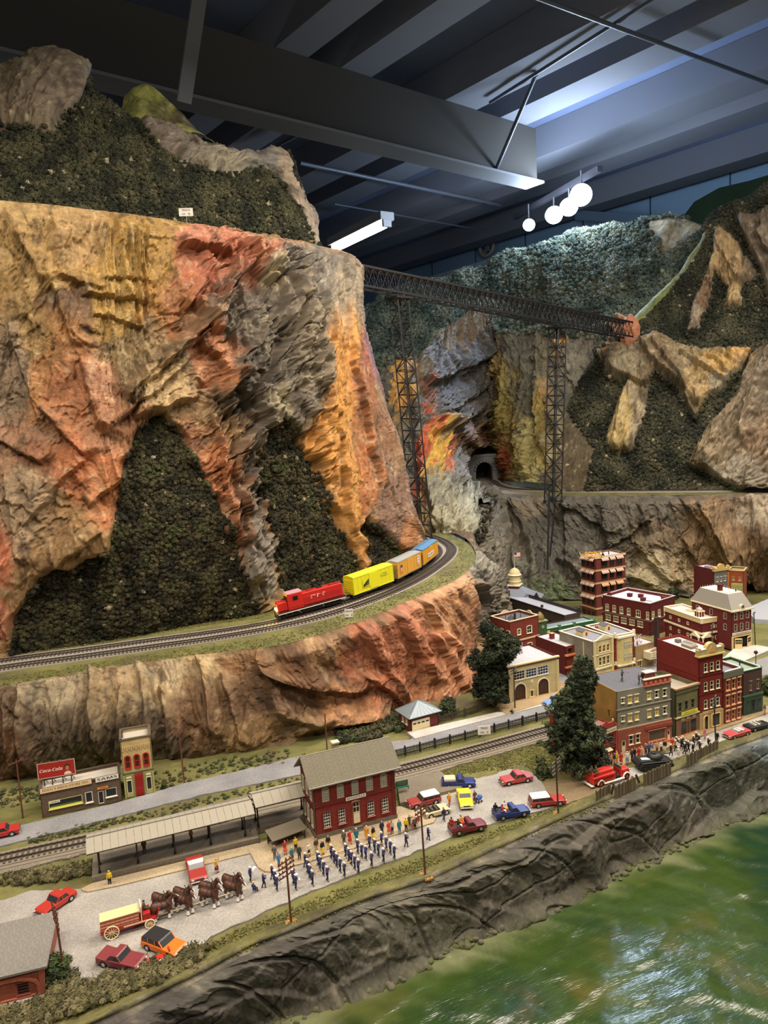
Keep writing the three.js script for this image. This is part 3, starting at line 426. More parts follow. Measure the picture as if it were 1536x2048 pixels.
// ---------------------------------------------------------------- bushes, tufts and trees
function clumpGeo(seed, leaves = 46, core = 0.6, size = 0.3) {   // a lump of lichen: rough core and ragged leaves round it
seeded(seed); const g = new THREE.IcosahedronGeometry(core, 1), p = g.attributes.position, memo = new Map();
for (let i = 0; i < p.count; i++) { const k = [p.getX(i), p.getY(i), p.getZ(i)].map(v => v.toFixed(3)).join(); if (!memo.has(k)) memo.set(k, rr(0.75,1.2)); const m = memo.get(k); p.setXYZ(i, p.getX(i) * m, p.getY(i) * m, p.getZ(i) * m); }
g.computeVertexNormals(); const out = [g.toNonIndexed ? (g.index ? g.toNonIndexed() : g) : g], P = [], N = [], U = [];
for (let i = 0; i < leaves; i++) {
const d = V3(rr(-1,1), rr(-0.8,1), rr(-1,1)).normalize(), c = d.clone().multiplyScalar(rr(0.55,0.95)), a = V3(rr(-1,1), rr(-1,1), rr(-1,1)).normalize().multiplyScalar(size * rr(0.6,1.2)), b = a.clone().cross(d).normalize().multiplyScalar(size * rr(0.4,0.9));
const q = [c.clone().sub(a), c.clone().add(b), c.clone().add(a).addScaledVector(d, size * 0.3)]; const n = d.clone().addScaledVector(V3(rr(-1,1), rr(-1,1), rr(-1,1)), 0.4).normalize();
for (const v of q) { P.push(v.x, v.y, v.z); N.push(n.x, n.y, n.z); U.push(0,0); }
}
const l = new THREE.BufferGeometry(); l.setAttribute('position', new THREE.Float32BufferAttribute(P, 3)); l.setAttribute('normal', new THREE.Float32BufferAttribute(N, 3)); l.setAttribute('uv', new THREE.Float32BufferAttribute(U, 2));
out.push(l); return merge(out);
}
const clumps = [clumpGeo(5), clumpGeo(6), clumpGeo(7)];
const leafMat = new THREE.MeshStandardMaterial({ color: 0xffffff, roughness: 0.95 });
// scatter clumps over a patch inside polygons of the survey; one object of uncountable bushes
function scatter(name, label, P, regions, holes, n, size, tones, seed, lift = 0.35) {
seeded(seed); const spots = []; const { pos, nrm, svy, nu, nv } = P; let xs = [1e9,-1e9,1e9,-1e9];
const cand = []; for (let i = 0; i < nu * nv; i++) { const X = svy[i * 2], Y = svy[i * 2 + 1]; if (X < -60 || X > 1600 || Y > 2100) continue; if (regions.some(r => inPoly(X, Y, r)) && !holes.some(r => inPoly(X, Y, r))) cand.push(i); }
if (!cand.length) return;
for (let k = 0; k < n; k++) spots.push(cand[Math.floor(rnd() * cand.length)]);
const m = new THREE.InstancedMesh(clumps[seed % 3], leafMat, n), M = new THREE.Matrix4(), q = new THREE.Quaternion(), C = new THREE.Color(), T = tones.map(c => sRGB(...c));
spots.forEach((i, k) => {
const s = size * Math.pow(rr(0.5,1.25), 1.2), v = V3(pos[i * 3] + rr(-0.003,0.003), pos[i * 3 + 1] + rr(-0.003,0.003), pos[i * 3 + 2] + rr(-0.003,0.003)).addScaledVector(V3(nrm[i * 3], nrm[i * 3 + 1], nrm[i * 3 + 2]), s * lift);
q.setFromEuler(new THREE.Euler(rr(-0.6,0.6), rr(0,6.28), rr(-0.6,0.6))); M.compose(v, q, V3(s, s * rr(0.7,1.1), s)); m.setMatrixAt(k, M);
const t = clamp(0.5 + 0.9 * noise(svy[i * 2] / 40, svy[i * 2 + 1] / 40, seed) + rr(-0.3,0.3)) * (T.length - 1.001), f = Math.floor(t); C.copy(T[f]).lerp(T[f + 1], t - f); if (rnd() < 0.012) C.lerp(sRGB(196,186,150), 0.7); m.setColorAt(k, C);
});
m.name = numbered(name); m.userData = { label, category: 'bushes', kind: 'stuff' }; m.castShadow = m.receiveShadow = true; scene.add(m); return m;
}
const DARK = [[36,36,25],[52,51,34],[66,62,42],[84,76,52],[72,76,44]], HAZY = [[66,80,70],[88,102,88],[110,122,104],[132,138,118]];  // HAZY: bluish green leaf tones, lifted to carry the lamp glare
scatter('hillside_bushes', 'dark green bushes rising in a tall triangle from the left train ledge', rockA, [A_VEG[0]],[], 9000,0.0072, DARK, 31);
scatter('hillside_bushes', 'dark green bushes between the grey rock and the orange slab', rockA, [A_VEG[1]],[], 4200,0.0075, DARK, 32);
scatter('hillside_bushes', 'small patch of dark bushes right of the orange slab above the train', rockA, [A_VEG[2]],[], 1300,0.0075, DARK, 33);
scatter('hillside_bushes', 'dark green bushes covering the slope of the upper left mountain', mountainB, [[[-80,200],[172,150],[640,300],[640,520],[-80,520]],[[-80,200],[200,100],[200,520],[-80,520]]], B_ROCK, 14000,0.009,[[38,41,29],[54,57,39],[72,73,50],[90,88,62]], 34);
scatter('hillside_bushes', 'grey green bushes, paled in colour for haze, covering the far mountain behind the bridge', mountainF, [[[600,400],[1560,400],[1560,820],[600,820]]],[[[1290,450],[1336,428],[1420,452],[1400,472],[1340,500],[1320,520],[1318,480]]], 20000,0.0135, HAZY, 35);
scatter('hillside_bushes', 'dark bushes covering the right mountain between the tan rocks', mountainE, [[[1100,300],[1600,300],[1600,982],[1172,982],[1190,900],[1120,800]]],[...E_ROCK, ...E_GREEN], 20000,0.0105,[[42,46,36],[58,61,46],[76,77,58],[92,90,68]], 36);
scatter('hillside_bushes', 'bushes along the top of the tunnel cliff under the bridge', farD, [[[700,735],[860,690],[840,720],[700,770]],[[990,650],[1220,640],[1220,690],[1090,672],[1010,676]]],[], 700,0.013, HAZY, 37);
scatter('hillside_bushes', 'dark scrub in the gully left of the tunnel track', wallW, [[[955,990],[985,985],[970,1040],[935,1100],[930,1080]]],[], 160,0.012, DARK, 38);
// ---------------------------------------------------------------- room: dark ceiling with joists, back wall, lamps
const YAW = 48.5 * Math.PI / 180;                       // the building stands askew to the view
const beamDir = V3(Math.sin(0.9), 0,-Math.cos(0.9)), joistDir = V3(-Math.cos(0.9), 0,-Math.sin(0.9));
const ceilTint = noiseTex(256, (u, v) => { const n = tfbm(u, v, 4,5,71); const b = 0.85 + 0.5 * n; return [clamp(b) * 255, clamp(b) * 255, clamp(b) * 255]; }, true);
const ceilMat = mat(172,192,232,0.6,0, { map: ceilTint }), beamMat = mat(136,140,148,0.8), webMat = mat(86,84,78,0.8), beamEdge = mat(150,152,154,0.6), pipeMat = mat(120,128,138,0.45,0.3);  // ceiling and joist colours are paler than the material, glare put into them
struct('ceiling', box(16,0.06,16,0, CEIL, -2), ceilMat, 'dark painted ceiling deck above the layout, paled in colour for lamp glare');
struct('floor', box(16,0.06,16,0,-1.01,-2), mat(70,68,66,0.8), 'floor of the exhibition hall');
function beam(name, label, p, dir, a, b, w, h, y, m) {   // p: a surveyed point on its lower edge
const q = V3(p.x, y + h / 2, p.z); return struct(name, bar(q.clone().addScaledVector(dir, a), q.clone().addScaledVector(dir, b), w, h), m, label);
}
{ // the deep girder from the upper left to the lamps
const p = at(800,311, BEAM), side = joistDir.clone().multiplyScalar(-0.03), q = p.clone().add(side);
beam('ceiling_beam', 'deep steel girder running under the ceiling towards the bright lamps', q, beamDir, -5,0.95,0.03,2.14 - BEAM, BEAM, webMat);
beam('ceiling_beam', 'pale lower flange of the deep girder', q, beamDir, -5,0.95,0.13,0.012, BEAM - 0.008, beamEdge);
}
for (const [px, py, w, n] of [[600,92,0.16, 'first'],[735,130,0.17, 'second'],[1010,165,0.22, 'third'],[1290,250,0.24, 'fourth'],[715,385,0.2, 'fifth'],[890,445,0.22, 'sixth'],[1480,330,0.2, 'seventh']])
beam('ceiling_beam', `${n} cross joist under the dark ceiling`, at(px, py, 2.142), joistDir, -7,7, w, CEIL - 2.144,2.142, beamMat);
function conduit(label, a, b, r = 0.012) { return struct('ceiling_beam', rod(a, b, r, 10), pipeMat, label); }
conduit('bright conduit along the third joist', at(980,205,2.12), at(1320,-10,2.12), 0.008);
conduit('thin conduit crossing the upper right ceiling', at(1060,-10,2.1), at(1540,168,2.1), 0.009);
conduit('slanting sway rod above the lamps', at(1072,150,2.13), at(988,348,1.86), 0.01);
conduit('conduit beyond the girder', at(600,326,2.1), at(1000,410,2.1), 0.012);
conduit('wire run beyond the girder', at(668,408,2.08), at(975,462,2.08), 0.006);
struct('ceiling_beam', bar(atD(402,-30,2.5), atD(368,205,2.62), 0.05,0.008), beamMat, 'slanting steel plate strut hanging from the girder');
struct('ceiling_beam', rod(at(535,300,2.1), at(690,218,2.1), 0.012,10), pipeMat, 'short conduit beside the girder');
// walls
const wallP = at(1050,440, CEIL), wallM = mat(160,196,224,0.85,0);
{
const c = V3(wallP.x, 0, wallP.z), out = beamDir.clone();
const mk = (name, o, dir, label, m, L = 16) => { const q = V3(o.x, -1, o.z), g = bar(q.clone().addScaledVector(dir, -L / 2), q.clone().addScaledVector(dir, L / 2), 0.08, CEIL + 1); g.translate(0, (CEIL + 1) / 2,0); return struct(name, g, m, label); };
mk('wall_back', c.clone().addScaledVector(out, 0.04), joistDir, 'pale blue panelled back wall', wallM);
mk('wall_front', c.clone().addScaledVector(out, -10.5), joistDir, 'wall behind the visitors', mat(150,148,144,0.9));
mk('wall_left', c.clone().addScaledVector(joistDir, 6.5), beamDir, 'hall wall on the left', mat(96,98,104,0.9), 24);
mk('wall_right', c.clone().addScaledVector(joistDir, -7), beamDir, 'hall wall on the right', mat(140,140,138,0.9), 24);
for (let k = -6; k < 9; k++) { const q = c.clone().addScaledVector(joistDir, k * 0.62).addScaledVector(out, -0.003); struct('trim', box(0.008, CEIL + 1,0.006, q.x, -1, q.z, Math.atan2(out.x, out.z)), mat(60,84,104,0.8), 'seam between two blue wall panels'); }
// painted hill on the wall at the upper right
const onWall = (px, py, off) => { const d = sight(px, py), n = out, t = c.clone().addScaledVector(out, -off).sub(camera.position).dot(n) / d.dot(n); return camera.position.clone().addScaledVector(d, t); };
const hill = [[1180,520],[1250,470],[1330,440],[1372,428],[1390,404],[1440,376],[1500,362],[1560,344],[1680,300],[1900,250],[1900,620],[1180,620]].map(([x, y]) => onWall(x, y, 0));
const tex = new THREE.MeshStandardMaterial({ color: sRGB(58,84,52), roughness: 0.9, map: stoneTint });
const local = hill.map(p => { const v = p.clone().sub(c); return [v.dot(joistDir), v.y]; });
const g = extrude(local, 0.012); const M = new THREE.Matrix4().makeBasis(joistDir, V3(0,1,0), joistDir.clone().cross(V3(0,1,0))); g.applyMatrix4(M); const s = joistDir.clone().cross(V3(0,1,0)).dot(out); g.translate(c.x - out.x * (s > 0 ? 0.0125 : 0.0005), c.y, c.z - out.z * (s > 0 ? 0.0125 : 0.0005));
struct('backdrop_hill', g, tex, 'dark green hill painted on the backdrop at the upper right');
const board = (pts, off, th, m, label) => { const loc = pts.map(([x, y]) => { const v = onWall(x, y, off).sub(c); return [v.dot(joistDir), v.y]; }); const b = extrude(loc, th); b.applyMatrix4(M); b.translate(c.x - out.x * off, c.y, c.z - out.z * off); return struct('backdrop_board', b, m, label); };
board([[850,556],[1012,508],[1020,600],[850,620]], 0.4,0.02, mat(196,214,226,0.9), 'white cloudy backdrop board behind the far mountain');
board([[1230,456],[1262,440],[1262,470],[1230,474]], 0.3,0.02, mat(176,206,236,0.9), 'small light blue backdrop board right of the lamps');
board([[1150,420],[1296,430],[1296,448],[1150,440]], 0.35,0.02, mat(110,132,150,0.9), 'grey blue panel edge right of the lamps');
// wall fan with a white box
const f = thing('wall_fan', 'round cream wall fan with a white box on the blue back wall', 'fan', onWall(973,492,0.1));
f.quaternion.setFromUnitVectors(V3(0,0,1), out.clone().negate());
const ring = new THREE.TorusGeometry(0.085,0.014,10,28); part('frame', ring, mat(206,190,158,0.6), f);
const blades = []; for (let k = 0; k < 5; k++) { const b = box(0.026,0.075,0.004,0,0.008,0,0.5); b.rotateZ(k * Math.PI * 2 / 5); blades.push(b); } part('blade', blades, mat(190,176,150,0.6), f);
const h = new THREE.CylinderGeometry(0.016,0.02,0.03,14); h.rotateX(Math.PI / 2); part('hub', h, mat(150,140,124,0.6), f);
part('mount_box', rbox(0.07,0.1,0.1,0,0.06,-0.05,0.006), mat(214,220,224,0.6), f);
}
struct('layout_table', box(4.4,0.05,3.8,0.4, RIVER - 0.08,-2.25), mat(96,78,58,0.8), 'wooden table deck under the layout');
// lamps ------------------------------------------------------------
const steel = mat(190,192,196,0.35,0.6);
function batten(label, pos, turn, len, power, color, eye) {   // fluorescent fitting: body, tube, end caps; its light sits just below the tube
const t = thing('ceiling_light', label, 'light', pos, turn, 'fluorescent battens');
part('housing', rbox(len, 0.05,0.1,0,0.028,0,0.006), mat(214,214,212,0.5), t);
for (const s of [-1,1]) part('end_cap', rbox(0.02,0.06,0.06, s * (len / 2 - 0.012), -0.012,0,0.004), mat(226,226,224,0.5), t);
const g = new THREE.CylinderGeometry(0.016,0.016, len - 0.06,14); g.rotateZ(Math.PI / 2);
part('tube', g, new THREE.MeshStandardMaterial({ color: 0xffffff, emissive: new THREE.Color(color), emissiveIntensity: eye, roughness: 0.5 }), t);
const l = new THREE.RectAreaLight(color, power, len - 0.06,0.12); l.position.set(0,-0.022,0); l.rotation.x = -Math.PI / 2; t.add(l);
return t;
}
LIGHTS.room.forEach(([x, z, turn, len, power, color], i) => batten(`unseen fluorescent batten above layout and visitors, ${['first', 'second', 'third', 'fourth', 'fifth', 'sixth', 'seventh'][i]} in the list`, [x, BEAM - 0.03, z], turn, len, power, color, 4));
{
const a = at(668,507,1.76), b = at(776,456,1.76), m = a.clone().add(b).multiplyScalar(0.5), d = b.clone().sub(a);
batten('glowing fluorescent batten beyond the left cliff', [m.x, 1.78, m.z], Math.atan2(-d.z, d.x), d.length(), LIGHTS.tube, 0xf4f8ff, 14);
}
const track = single('light_track', bar(at(1030,441, BEAM), at(1200,345, BEAM), 0.03,0.03).translate(0,0.02,0), mat(40,40,44,0.5), 'dark ceiling track carrying the bright flood lamps', 'light track');
[[1058,450,0.036,0.5],[1108,430,0.05,0.8],[1138,414,0.05,1],[1162,390,0.058,1.2]].forEach(([px, py, r, w], i) => {
const p = at(px, py, 1.74), t = thing('flood_lamp', ['small bright flood lamp at the left end of the track', 'bright flood lamp second from the left on the track', 'bright flood lamp third from the left on the track', 'largest and brightest flood lamp at the right end of the track'][i], 'lamp', p);
const aim = V3(0.25,0.15,-1.2).sub(p).normalize(); t.quaternion.setFromUnitVectors(V3(0,0,1), aim);
const pts = [[r * 0.35,-0.11],[r * 0.6,-0.09],[r * 0.7,-0.04],[r * 1.05,0],[r * 1.02,0.004]].map(q => new THREE.Vector2(...q)); const s = new THREE.LatheGeometry(pts, 24); s.rotateX(Math.PI / 2); part('shade', s, mat(30,30,32,0.5,0.3, { side: THREE.DoubleSide }), t);
const bulb = new THREE.SphereGeometry(r, 20,10,0, Math.PI * 2,0, Math.PI / 2); bulb.rotateX(Math.PI / 2); bulb.scale(1,1,0.45); part('bulb', bulb, new THREE.MeshStandardMaterial({ color: 0xffffff, emissive: new THREE.Color(LIGHTS.floodColor), emissiveIntensity: 30, roughness: 0.4 }), t);
part('stem', rod([0,0,-0.1], V3(0, BEAM - 1.74 + 0.004,0).applyQuaternion(t.quaternion.clone().invert()).add(V3(0,0,-0.06)), 0.006), mat(40,40,44,0.5), t);
const l = new THREE.SpotLight(LIGHTS.floodColor, LIGHTS.flood * w, 0,0.55,0.5); l.position.set(0,0, r * 0.45 + 0.03); l.target.position.set(0,0,1); t.add(l.target);
const back = new THREE.PointLight(LIGHTS.floodColor, LIGHTS.glow * w); back.position.set(0,0.06, r * 0.45 + 0.06); back.shadow.radius = r / 0.02; t.add(back); l.castShadow = true; l.shadow.radius = r / 0.02; l.shadow.mapSize.set(1024,1024); t.add(l);
});
// ---------------------------------------------------------------- roads, ballast, tracks, fences
const texRep = (t, r) => { const c = t.clone(); c.repeat.set(r, r); c.needsUpdate = true; return c; };
const tint4 = texRep(stoneTint, 4), grain9 = texRep(fineGrain, 9);
const roadMat = new THREE.MeshStandardMaterial({ color: sRGB(172,168,160), map: tint4, bumpMap: grain9, bumpScale: 0.0004, roughness: 0.92 });
const streetMat = new THREE.MeshStandardMaterial({ color: sRGB(150,150,152), map: tint4, bumpMap: grain9, bumpScale: 0.0004, roughness: 0.92 });
const ballastMat = new THREE.MeshStandardMaterial({ color: sRGB(150,140,122), map: tint4, bumpMap: texRep(fineGrain, 14), bumpScale: 0.002, roughness: 0.95 });
const paleBallast = new THREE.MeshStandardMaterial({ color: sRGB(176,168,156), map: tint4, bumpMap: texRep(fineGrain, 14), bumpScale: 0.0016, roughness: 0.95 });
const walkMat = new THREE.MeshStandardMaterial({ color: sRGB(186,168,136), map: tint4, bumpMap: grain9, bumpScale: 0.0003, roughness: 0.9 });
const paleWalk = new THREE.MeshStandardMaterial({ color: sRGB(206,202,194), map: tint4, roughness: 0.9 });
const tanWalk = new THREE.MeshStandardMaterial({ color: sRGB(176,152,112), map: tint4, roughness: 0.9 });
const concrete = new THREE.MeshStandardMaterial({ color: sRGB(132,122,104), map: tint4, bumpMap: grain9, bumpScale: 0.0003, roughness: 0.9 });
const earthMat = new THREE.MeshStandardMaterial({ color: sRGB(150,130,98), map: tint4, bumpMap: grain9, bumpScale: 0.0006, roughness: 0.95 });
function slabGeo(pts, y0, h, jag = 0, bevel = 0) {      // pts: ground points; a low slab with plain or crumbly edges
let L = pts.map(p => [p.x, -p.z]);
if (jag) { const o = []; L.forEach((p, i) => { const q = L[(i + 1) % L.length], d = Math.hypot(q[0] - p[0], q[1] - p[1]), n = Math.max(1, Math.min(120, Math.round(d / 0.009))); for (let k = 0; k < n; k++) { const t = k / n, x = lerp(p[0], q[0], t), y = lerp(p[1], q[1], t); o.push([x + jag * fbm(x * 60, y * 60,2,61), y + jag * fbm(x * 60, y * 60,2,62)]); } }); L = o; }
if (THREE.ShapeUtils.area(L.map(p => new THREE.Vector2(...p))) < 0) L.reverse();
const g = extrude(L, h, bevel); g.rotateX(-Math.PI / 2); g.translate(0, y0,0); return g;
}
const px = (L, y = 0) => L.map(([x, yy]) => at(x, yy, y));
function slab(name, label, L, y0, h, m, jag = 0, y = y0 + h) { return struct(name, slabGeo(px(L, y), y0, h, jag), m, label); }
slab('road_main', 'light grey gravelly parade road running along the top of the river bank', [[-100,1835],[60,1782],[165,1776],[330,1735],[520,1688],[560,1730],[640,1712],[760,1670],[850,1640],[800,1602],[795,1572],[880,1546],[930,1562],[985,1550],[1020,1538],[1066,1544],[1086,1568],[1130,1592],[1180,1580],[1230,1550],[1340,1502],[1440,1458],[1536,1424],[1720,1352],[1720,1392],[1536,1446],[1440,1484],[1340,1532],[1200,1592],[1110,1612],[1000,1642],[920,1668],[850,1696],[720,1744],[600,1792],[490,1842],[420,1874],[395,1902],[320,1940],[200,2000],[-100,2116]], -0.004,0.0058, roadMat, 0.006);
slab('street_left', 'grey street behind the station track, passing the drug store', [[-120,1726],[0,1692],[140,1657],[260,1626],[420,1586],[600,1549],[800,1502],[950,1463],[1100,1428],[1250,1385],[1280,1350],[1100,1398],[985,1436],[820,1478],[700,1494],[590,1514],[480,1541],[370,1566],[240,1604],[60,1646],[-120,1682]], -0.004,0.0056, streetMat, 0.004);
slab('ballast_ground', 'brown gravel bed of the station track', [[-120,1776],[0,1748],[180,1704],[600,1612],[800,1564],[950,1520],[1095,1480],[1140,1450],[950,1487],[800,1524],[600,1563],[180,1670],[0,1709],[-120,1734]], -0.004,0.0064, ballastMat, 0.006);
slab('path_earth', 'bare tan earth beside the fire truck', [[1086,1566],[1130,1560],[1180,1552],[1240,1545],[1210,1572],[1180,1592],[1120,1612],[1100,1600]], -0.004,0.0066, earthMat, 0.006);
slab('street_town', 'grey street between the blocks of the model town', [[1100,1398],[1240,1352],[1345,1345],[1440,1346],[1452,1318],[1400,1286],[1300,1290],[1180,1326],[1050,1340],[1060,1370]], -0.012,0.0135, streetMat, 0.002,0);
slab('road_upper', 'grey road at the right edge beside the mansard fire station', [[1440,1345],[1470,1336],[1540,1312],[1720,1262],[1720,1300],[1536,1350],[1500,1358]], -0.006,0.007, streetMat, 0.002,0);
slab('road_lot', 'pale blue grey paved lot at the right edge behind the mansard fire station', [[1488,1218],[1540,1196],[1720,1150],[1720,1225],[1540,1240],[1510,1238]], -0.03,0.02, new THREE.MeshStandardMaterial({ color: sRGB(168,174,182), roughness: 0.9 }), 0.003,-0.01);
slab('sidewalk_upper', 'white sidewalk in front of the mansard fire station', [[1440,1330],[1448,1315],[1470,1296],[1512,1290],[1545,1296],[1536,1302],[1470,1330],[1445,1340]], -0.006,0.009, paleWalk, 0,0.002);
slab('sidewalk_garage', 'cream sidewalk running past the small garage to the fire house', [[814,1464],[878,1450],[994,1424],[1010,1424],[1098,1400],[1120,1402],[984,1436],[830,1477]], -0.004,0.0076, paleWalk, 0);
slab('sidewalk_firehouse', 'tan apron and grey pavement around the cream fire house', [[985,1396],[1018,1380],[1150,1360],[1160,1384],[1012,1428],[982,1404]], -0.004,0.0086, tanWalk, 0);
slab('sidewalk_town', 'tan sidewalk under the crowd in front of the shops', [[1140,1540],[1190,1530],[1240,1508],[1345,1474],[1450,1440],[1540,1410],[1720,1360],[1720,1372],[1540,1424],[1450,1455],[1342,1492],[1236,1534],[1200,1548],[1166,1552]], -0.004,0.0076, tanWalk, 0);
slab('sidewalk_forecourt', 'tan station forecourt with a curved kerb', [[494,1694],[518,1686],[600,1660],[640,1652],[800,1612],[850,1628],[872,1636],[868,1644],[780,1672],[700,1698],[620,1722],[560,1738],[546,1743],[530,1742],[516,1734]], -0.004,0.008, walkMat, 0);
slab('sidewalk_kerb', 'pale stone kerb strip in front of the station platform', [[162,1777],[185,1766],[516,1686],[500,1706],[376,1737],[240,1770],[176,1783],[165,1781]], -0.004,0.0076, walkMat, 0);
slab('ramp_ground', 'grey concrete loading ramp behind the station beside the parked wagon', [[793,1560],[880,1542],[925,1574],[800,1606]], -0.004,0.011, concrete, 0);
{ // station platform
const t = thing('station_platform', 'long grey concrete station platform under the tin roof', 'platform', [0,0,0]);
const A = at(185,1769), B = at(519,1688), up = 0.0105, u = B.clone().sub(A).normalize(), back = V3(u.z, 0,-u.x), W = 0.062;
part('deck', slabGeo([A, B.clone().addScaledVector(u, 0.11).addScaledVector(back, 0.028), B.clone().addScaledVector(u, 0.11).addScaledVector(back, W), A.clone().addScaledVector(back, W), ].toSpliced(1,0, B, B.clone().addScaledVector(back, 0.028)), 0, up, 0,0.0006), concrete, t);
}
// -- tracks
function sweep(curve, off, y0, w, h, n) {               // a square rail along a curve
const P = [], I = []; for (let i = 0; i <= n; i++) { const p = curve.getPointAt(i / n), d = curve.getTangentAt(i / n), s = V3(-d.z, 0, d.x).normalize(); for (const [a, b] of [[-w / 2,0],[-w / 2, h],[w / 2, h],[w / 2,0]]) P.push(p.x + s.x * (off + a), p.y + y0 + b, p.z + s.z * (off + a)); }
for (let i = 0; i < n; i++) for (let k = 0; k < 4; k++) { const a = i * 4 + k, b = i * 4 + (k + 1) % 4; I.push(a, b, b + 4, a, b + 4, a + 4); }
const g = new THREE.BufferGeometry(); g.setAttribute('position', new THREE.Float32BufferAttribute(P, 3)); g.setIndex(I); const q = g.toNonIndexed(); q.computeVertexNormals(); return q;
}
const railMat = mat(96,86,76,0.4,0.7), tieMat = mat(84,76,68,0.9);
function railway(label, pts, gauge = 0.0165, bed = 0.036, bedMat = ballastMat, n = 200) {
const c = new THREE.CatmullRomCurve3(pts), L = c.getLength(), t = thing('railway_track', label, 'track', [0,0,0]);
part('ballast', merge([sweep(c, 0,-0.003, bed, 0.0036, n), sweep(c, 0,0, bed * 0.72,0.002, n)]), bedMat, t);
for (const s of [-1,1]) part('rail', sweep(c, s * gauge / 2,0.0032,0.0011,0.0024, n), railMat, t);
const ties = [], N = Math.floor(L / 0.0075); for (let i = 0; i < N; i++) { const p = c.getPointAt((i + 0.5) / N), d = c.getTangentAt((i + 0.5) / N); ties.push(box(0.003,0.0016,0.03, p.x, p.y + 0.0018, p.z, Math.atan2(-d.z, d.x))); }
part('ties', ties, tieMat, t).userData.kind = 'stuff'; return { t, c, L };
}
const onLedge = (x, y) => at(x, y, ledgeY(x) + 0.001);
const trackFront = railway('outer track along the edge of the grassy left ledge', [[-120,1362],[0,1339],[150,1318],[300,1297],[420,1280],[540,1259],[640,1236],[740,1203],[820,1168],[874,1134],[900,1110],[902,1096],[886,1083],[862,1074]].map(q => onLedge(...q)), 0.0165,0.038, paleBallast, 260);
const trackBack = railway('inner track on the left ledge carrying the red locomotive', [[-120,1346],[0,1325],[150,1305],[300,1284],[420,1268],[540,1248],[640,1223],[740,1190],[810,1160],[854,1131],[874,1110],[873,1098],[860,1087],[842,1078]].map(q => onLedge(...q)), 0.0165,0.07, paleBallast, 260);
const trackStation = railway('straight track behind the red station', [[-140,1756],[0,1722],[180,1682],[400,1633],[600,1587],[790,1544],[950,1502],[1098,1461],[1220,1428]].map(([x, y]) => at(x, y, 0.0028)), 0.0165,0.05, ballastMat, 120);
const trackHigh = railway('far track curving out of the tunnel along the high ledge', [[958,948],[968,957],[984,962],[1000,972],[1030,979],[1100,982],[1200,983],[1350,982.5],[1536,980],[1720,977]].map(([x, y]) => at(x, y, L2 + 0.003)), 0.0165,0.05, paleBallast, 200);
// -- wooden and iron fences
function fence(label, pts, h, step, w, color, o = {}) {
const t = thing('picket_fence', label, 'fence', [0,0,0]), m = mat(...color, 0.85), pk = [], rails = [];
for (let i = 0; i < pts.length - 1; i++) {
const a = pts[i], b = pts[i + 1], d = b.clone().sub(a), L = d.length(), ry = Math.atan2(-d.z, d.x), n = Math.round(L / step);
for (let k = 0; k < n; k++) { const p = a.clone().lerp(b, (k + 0.5) / n); pk.push(box(w, h * (o.wild ? rr(0.86,1.06) : 0.96), 0.0008, p.x, p.y, p.z, ry, 0, o.wild ? rr(-0.05,0.05) : 0)); }
for (const f of [0.25,0.78]) rails.push(bar(a.clone().add(V3(0, h * f, 0)), b.clone().add(V3(0, h * f, 0)), 0.001,0.0014));
const np = Math.max(1, Math.round(L / (o.post ?? 0.03))); for (let k = 0; k <= np; k++) { if (k === np && i < pts.length - 2) continue; const p = a.clone().lerp(b, k / np); part('post', box(k % 3 ? 0.0022 : 0.0036, h * 1.14,0.0026, p.x, p.y, p.z, ry), m, t); }
}
part('rail', rails, m, t); part('pickets', pk, m, t).userData.kind = 'stuff'; return t;
}
seeded(77);
fence('long black picket fence between the street and the station track', px([[780,1519],[870,1496],[960,1473],[1100,1436]], 0.002), 0.0165,0.0026,0.0011,[30,30,32]);
fence('weathered brown picket fence under the round dark tree', px([[878,1446],[930,1432],[980,1414]], 0.002), 0.015,0.0026,0.0013,[70,62,50]);
function boardFence(label, a, b, h, n) {
const t = thing('board_fence', label, 'fence', [0,0,0]), d = b.clone().sub(a), ry = Math.atan2(-d.z, d.x), L = d.length();
const V = [0,1,2,3].map(k => { const g = box(L / n * 0.9, h, 0.001); const p = g.attributes.position; for (let i = 0; i < p.count; i++) if (p.getY(i) > h / 2) p.setY(i, p.getY(i) * (1 - 0.05 * k) + (p.getX(i) > 0 ? 0.0004 * k : 0)); return g; });
for (let k = 0; k < n; k++) { const p = a.clone().lerp(b, (k + 0.5) / n), o = part('plank', V[k * 7 % 4],[mat(112,98,74,0.9), mat(98,86,64,0.9), mat(128,112,84,0.9), mat(88,76,58,0.9)][(k * 5 + (k >> 2)) % 4], t); o.position.copy(p); o.rotation.set(0, ry, (h2(k, 3) - 0.5) * 0.08); }
for (const f of [0.2,0.75]) part('rail', bar(a.clone().add(V3(0, h * f, 0)), b.clone().add(V3(0, h * f, 0)), 0.001,0.0016).translate(0.0008 * Math.sin(ry), 0,-0.0014), mat(84,72,56,0.9), t);
return t;
}
boardFence('weathered board fence behind the rear of the red fire truck', at(1192,1608,0.001), at(1222,1592,0.001), 0.022,14);
boardFence('weathered board fence below the front wheel of the red fire truck', at(1229,1598,0.001), at(1272,1577,0.001), 0.022,19);
boardFence('weathered board fence in front of the black tank', at(1287,1573,0.001), at(1342,1548,0.001), 0.0225,24);
boardFence('weathered board fence at the right, below the marching soldiers', at(1373,1536,0.001), at(1436,1504,0.001), 0.0235,27);
for (const [i, [x, y, l]] of [[1221,1596, 'first'],[1273,1575, 'second'],[1281,1571, 'third']].entries()) { const p = at(x, y, 0); single('fence_board', box(0.0035,0.024,0.0014, p.x, p.y, p.z, 0.3,0.1, i ? 0.45 : -0.2), mat(74,66,54,0.9), `loose dark board leaning in the fence gap, ${l} from the left`, 'board'); }
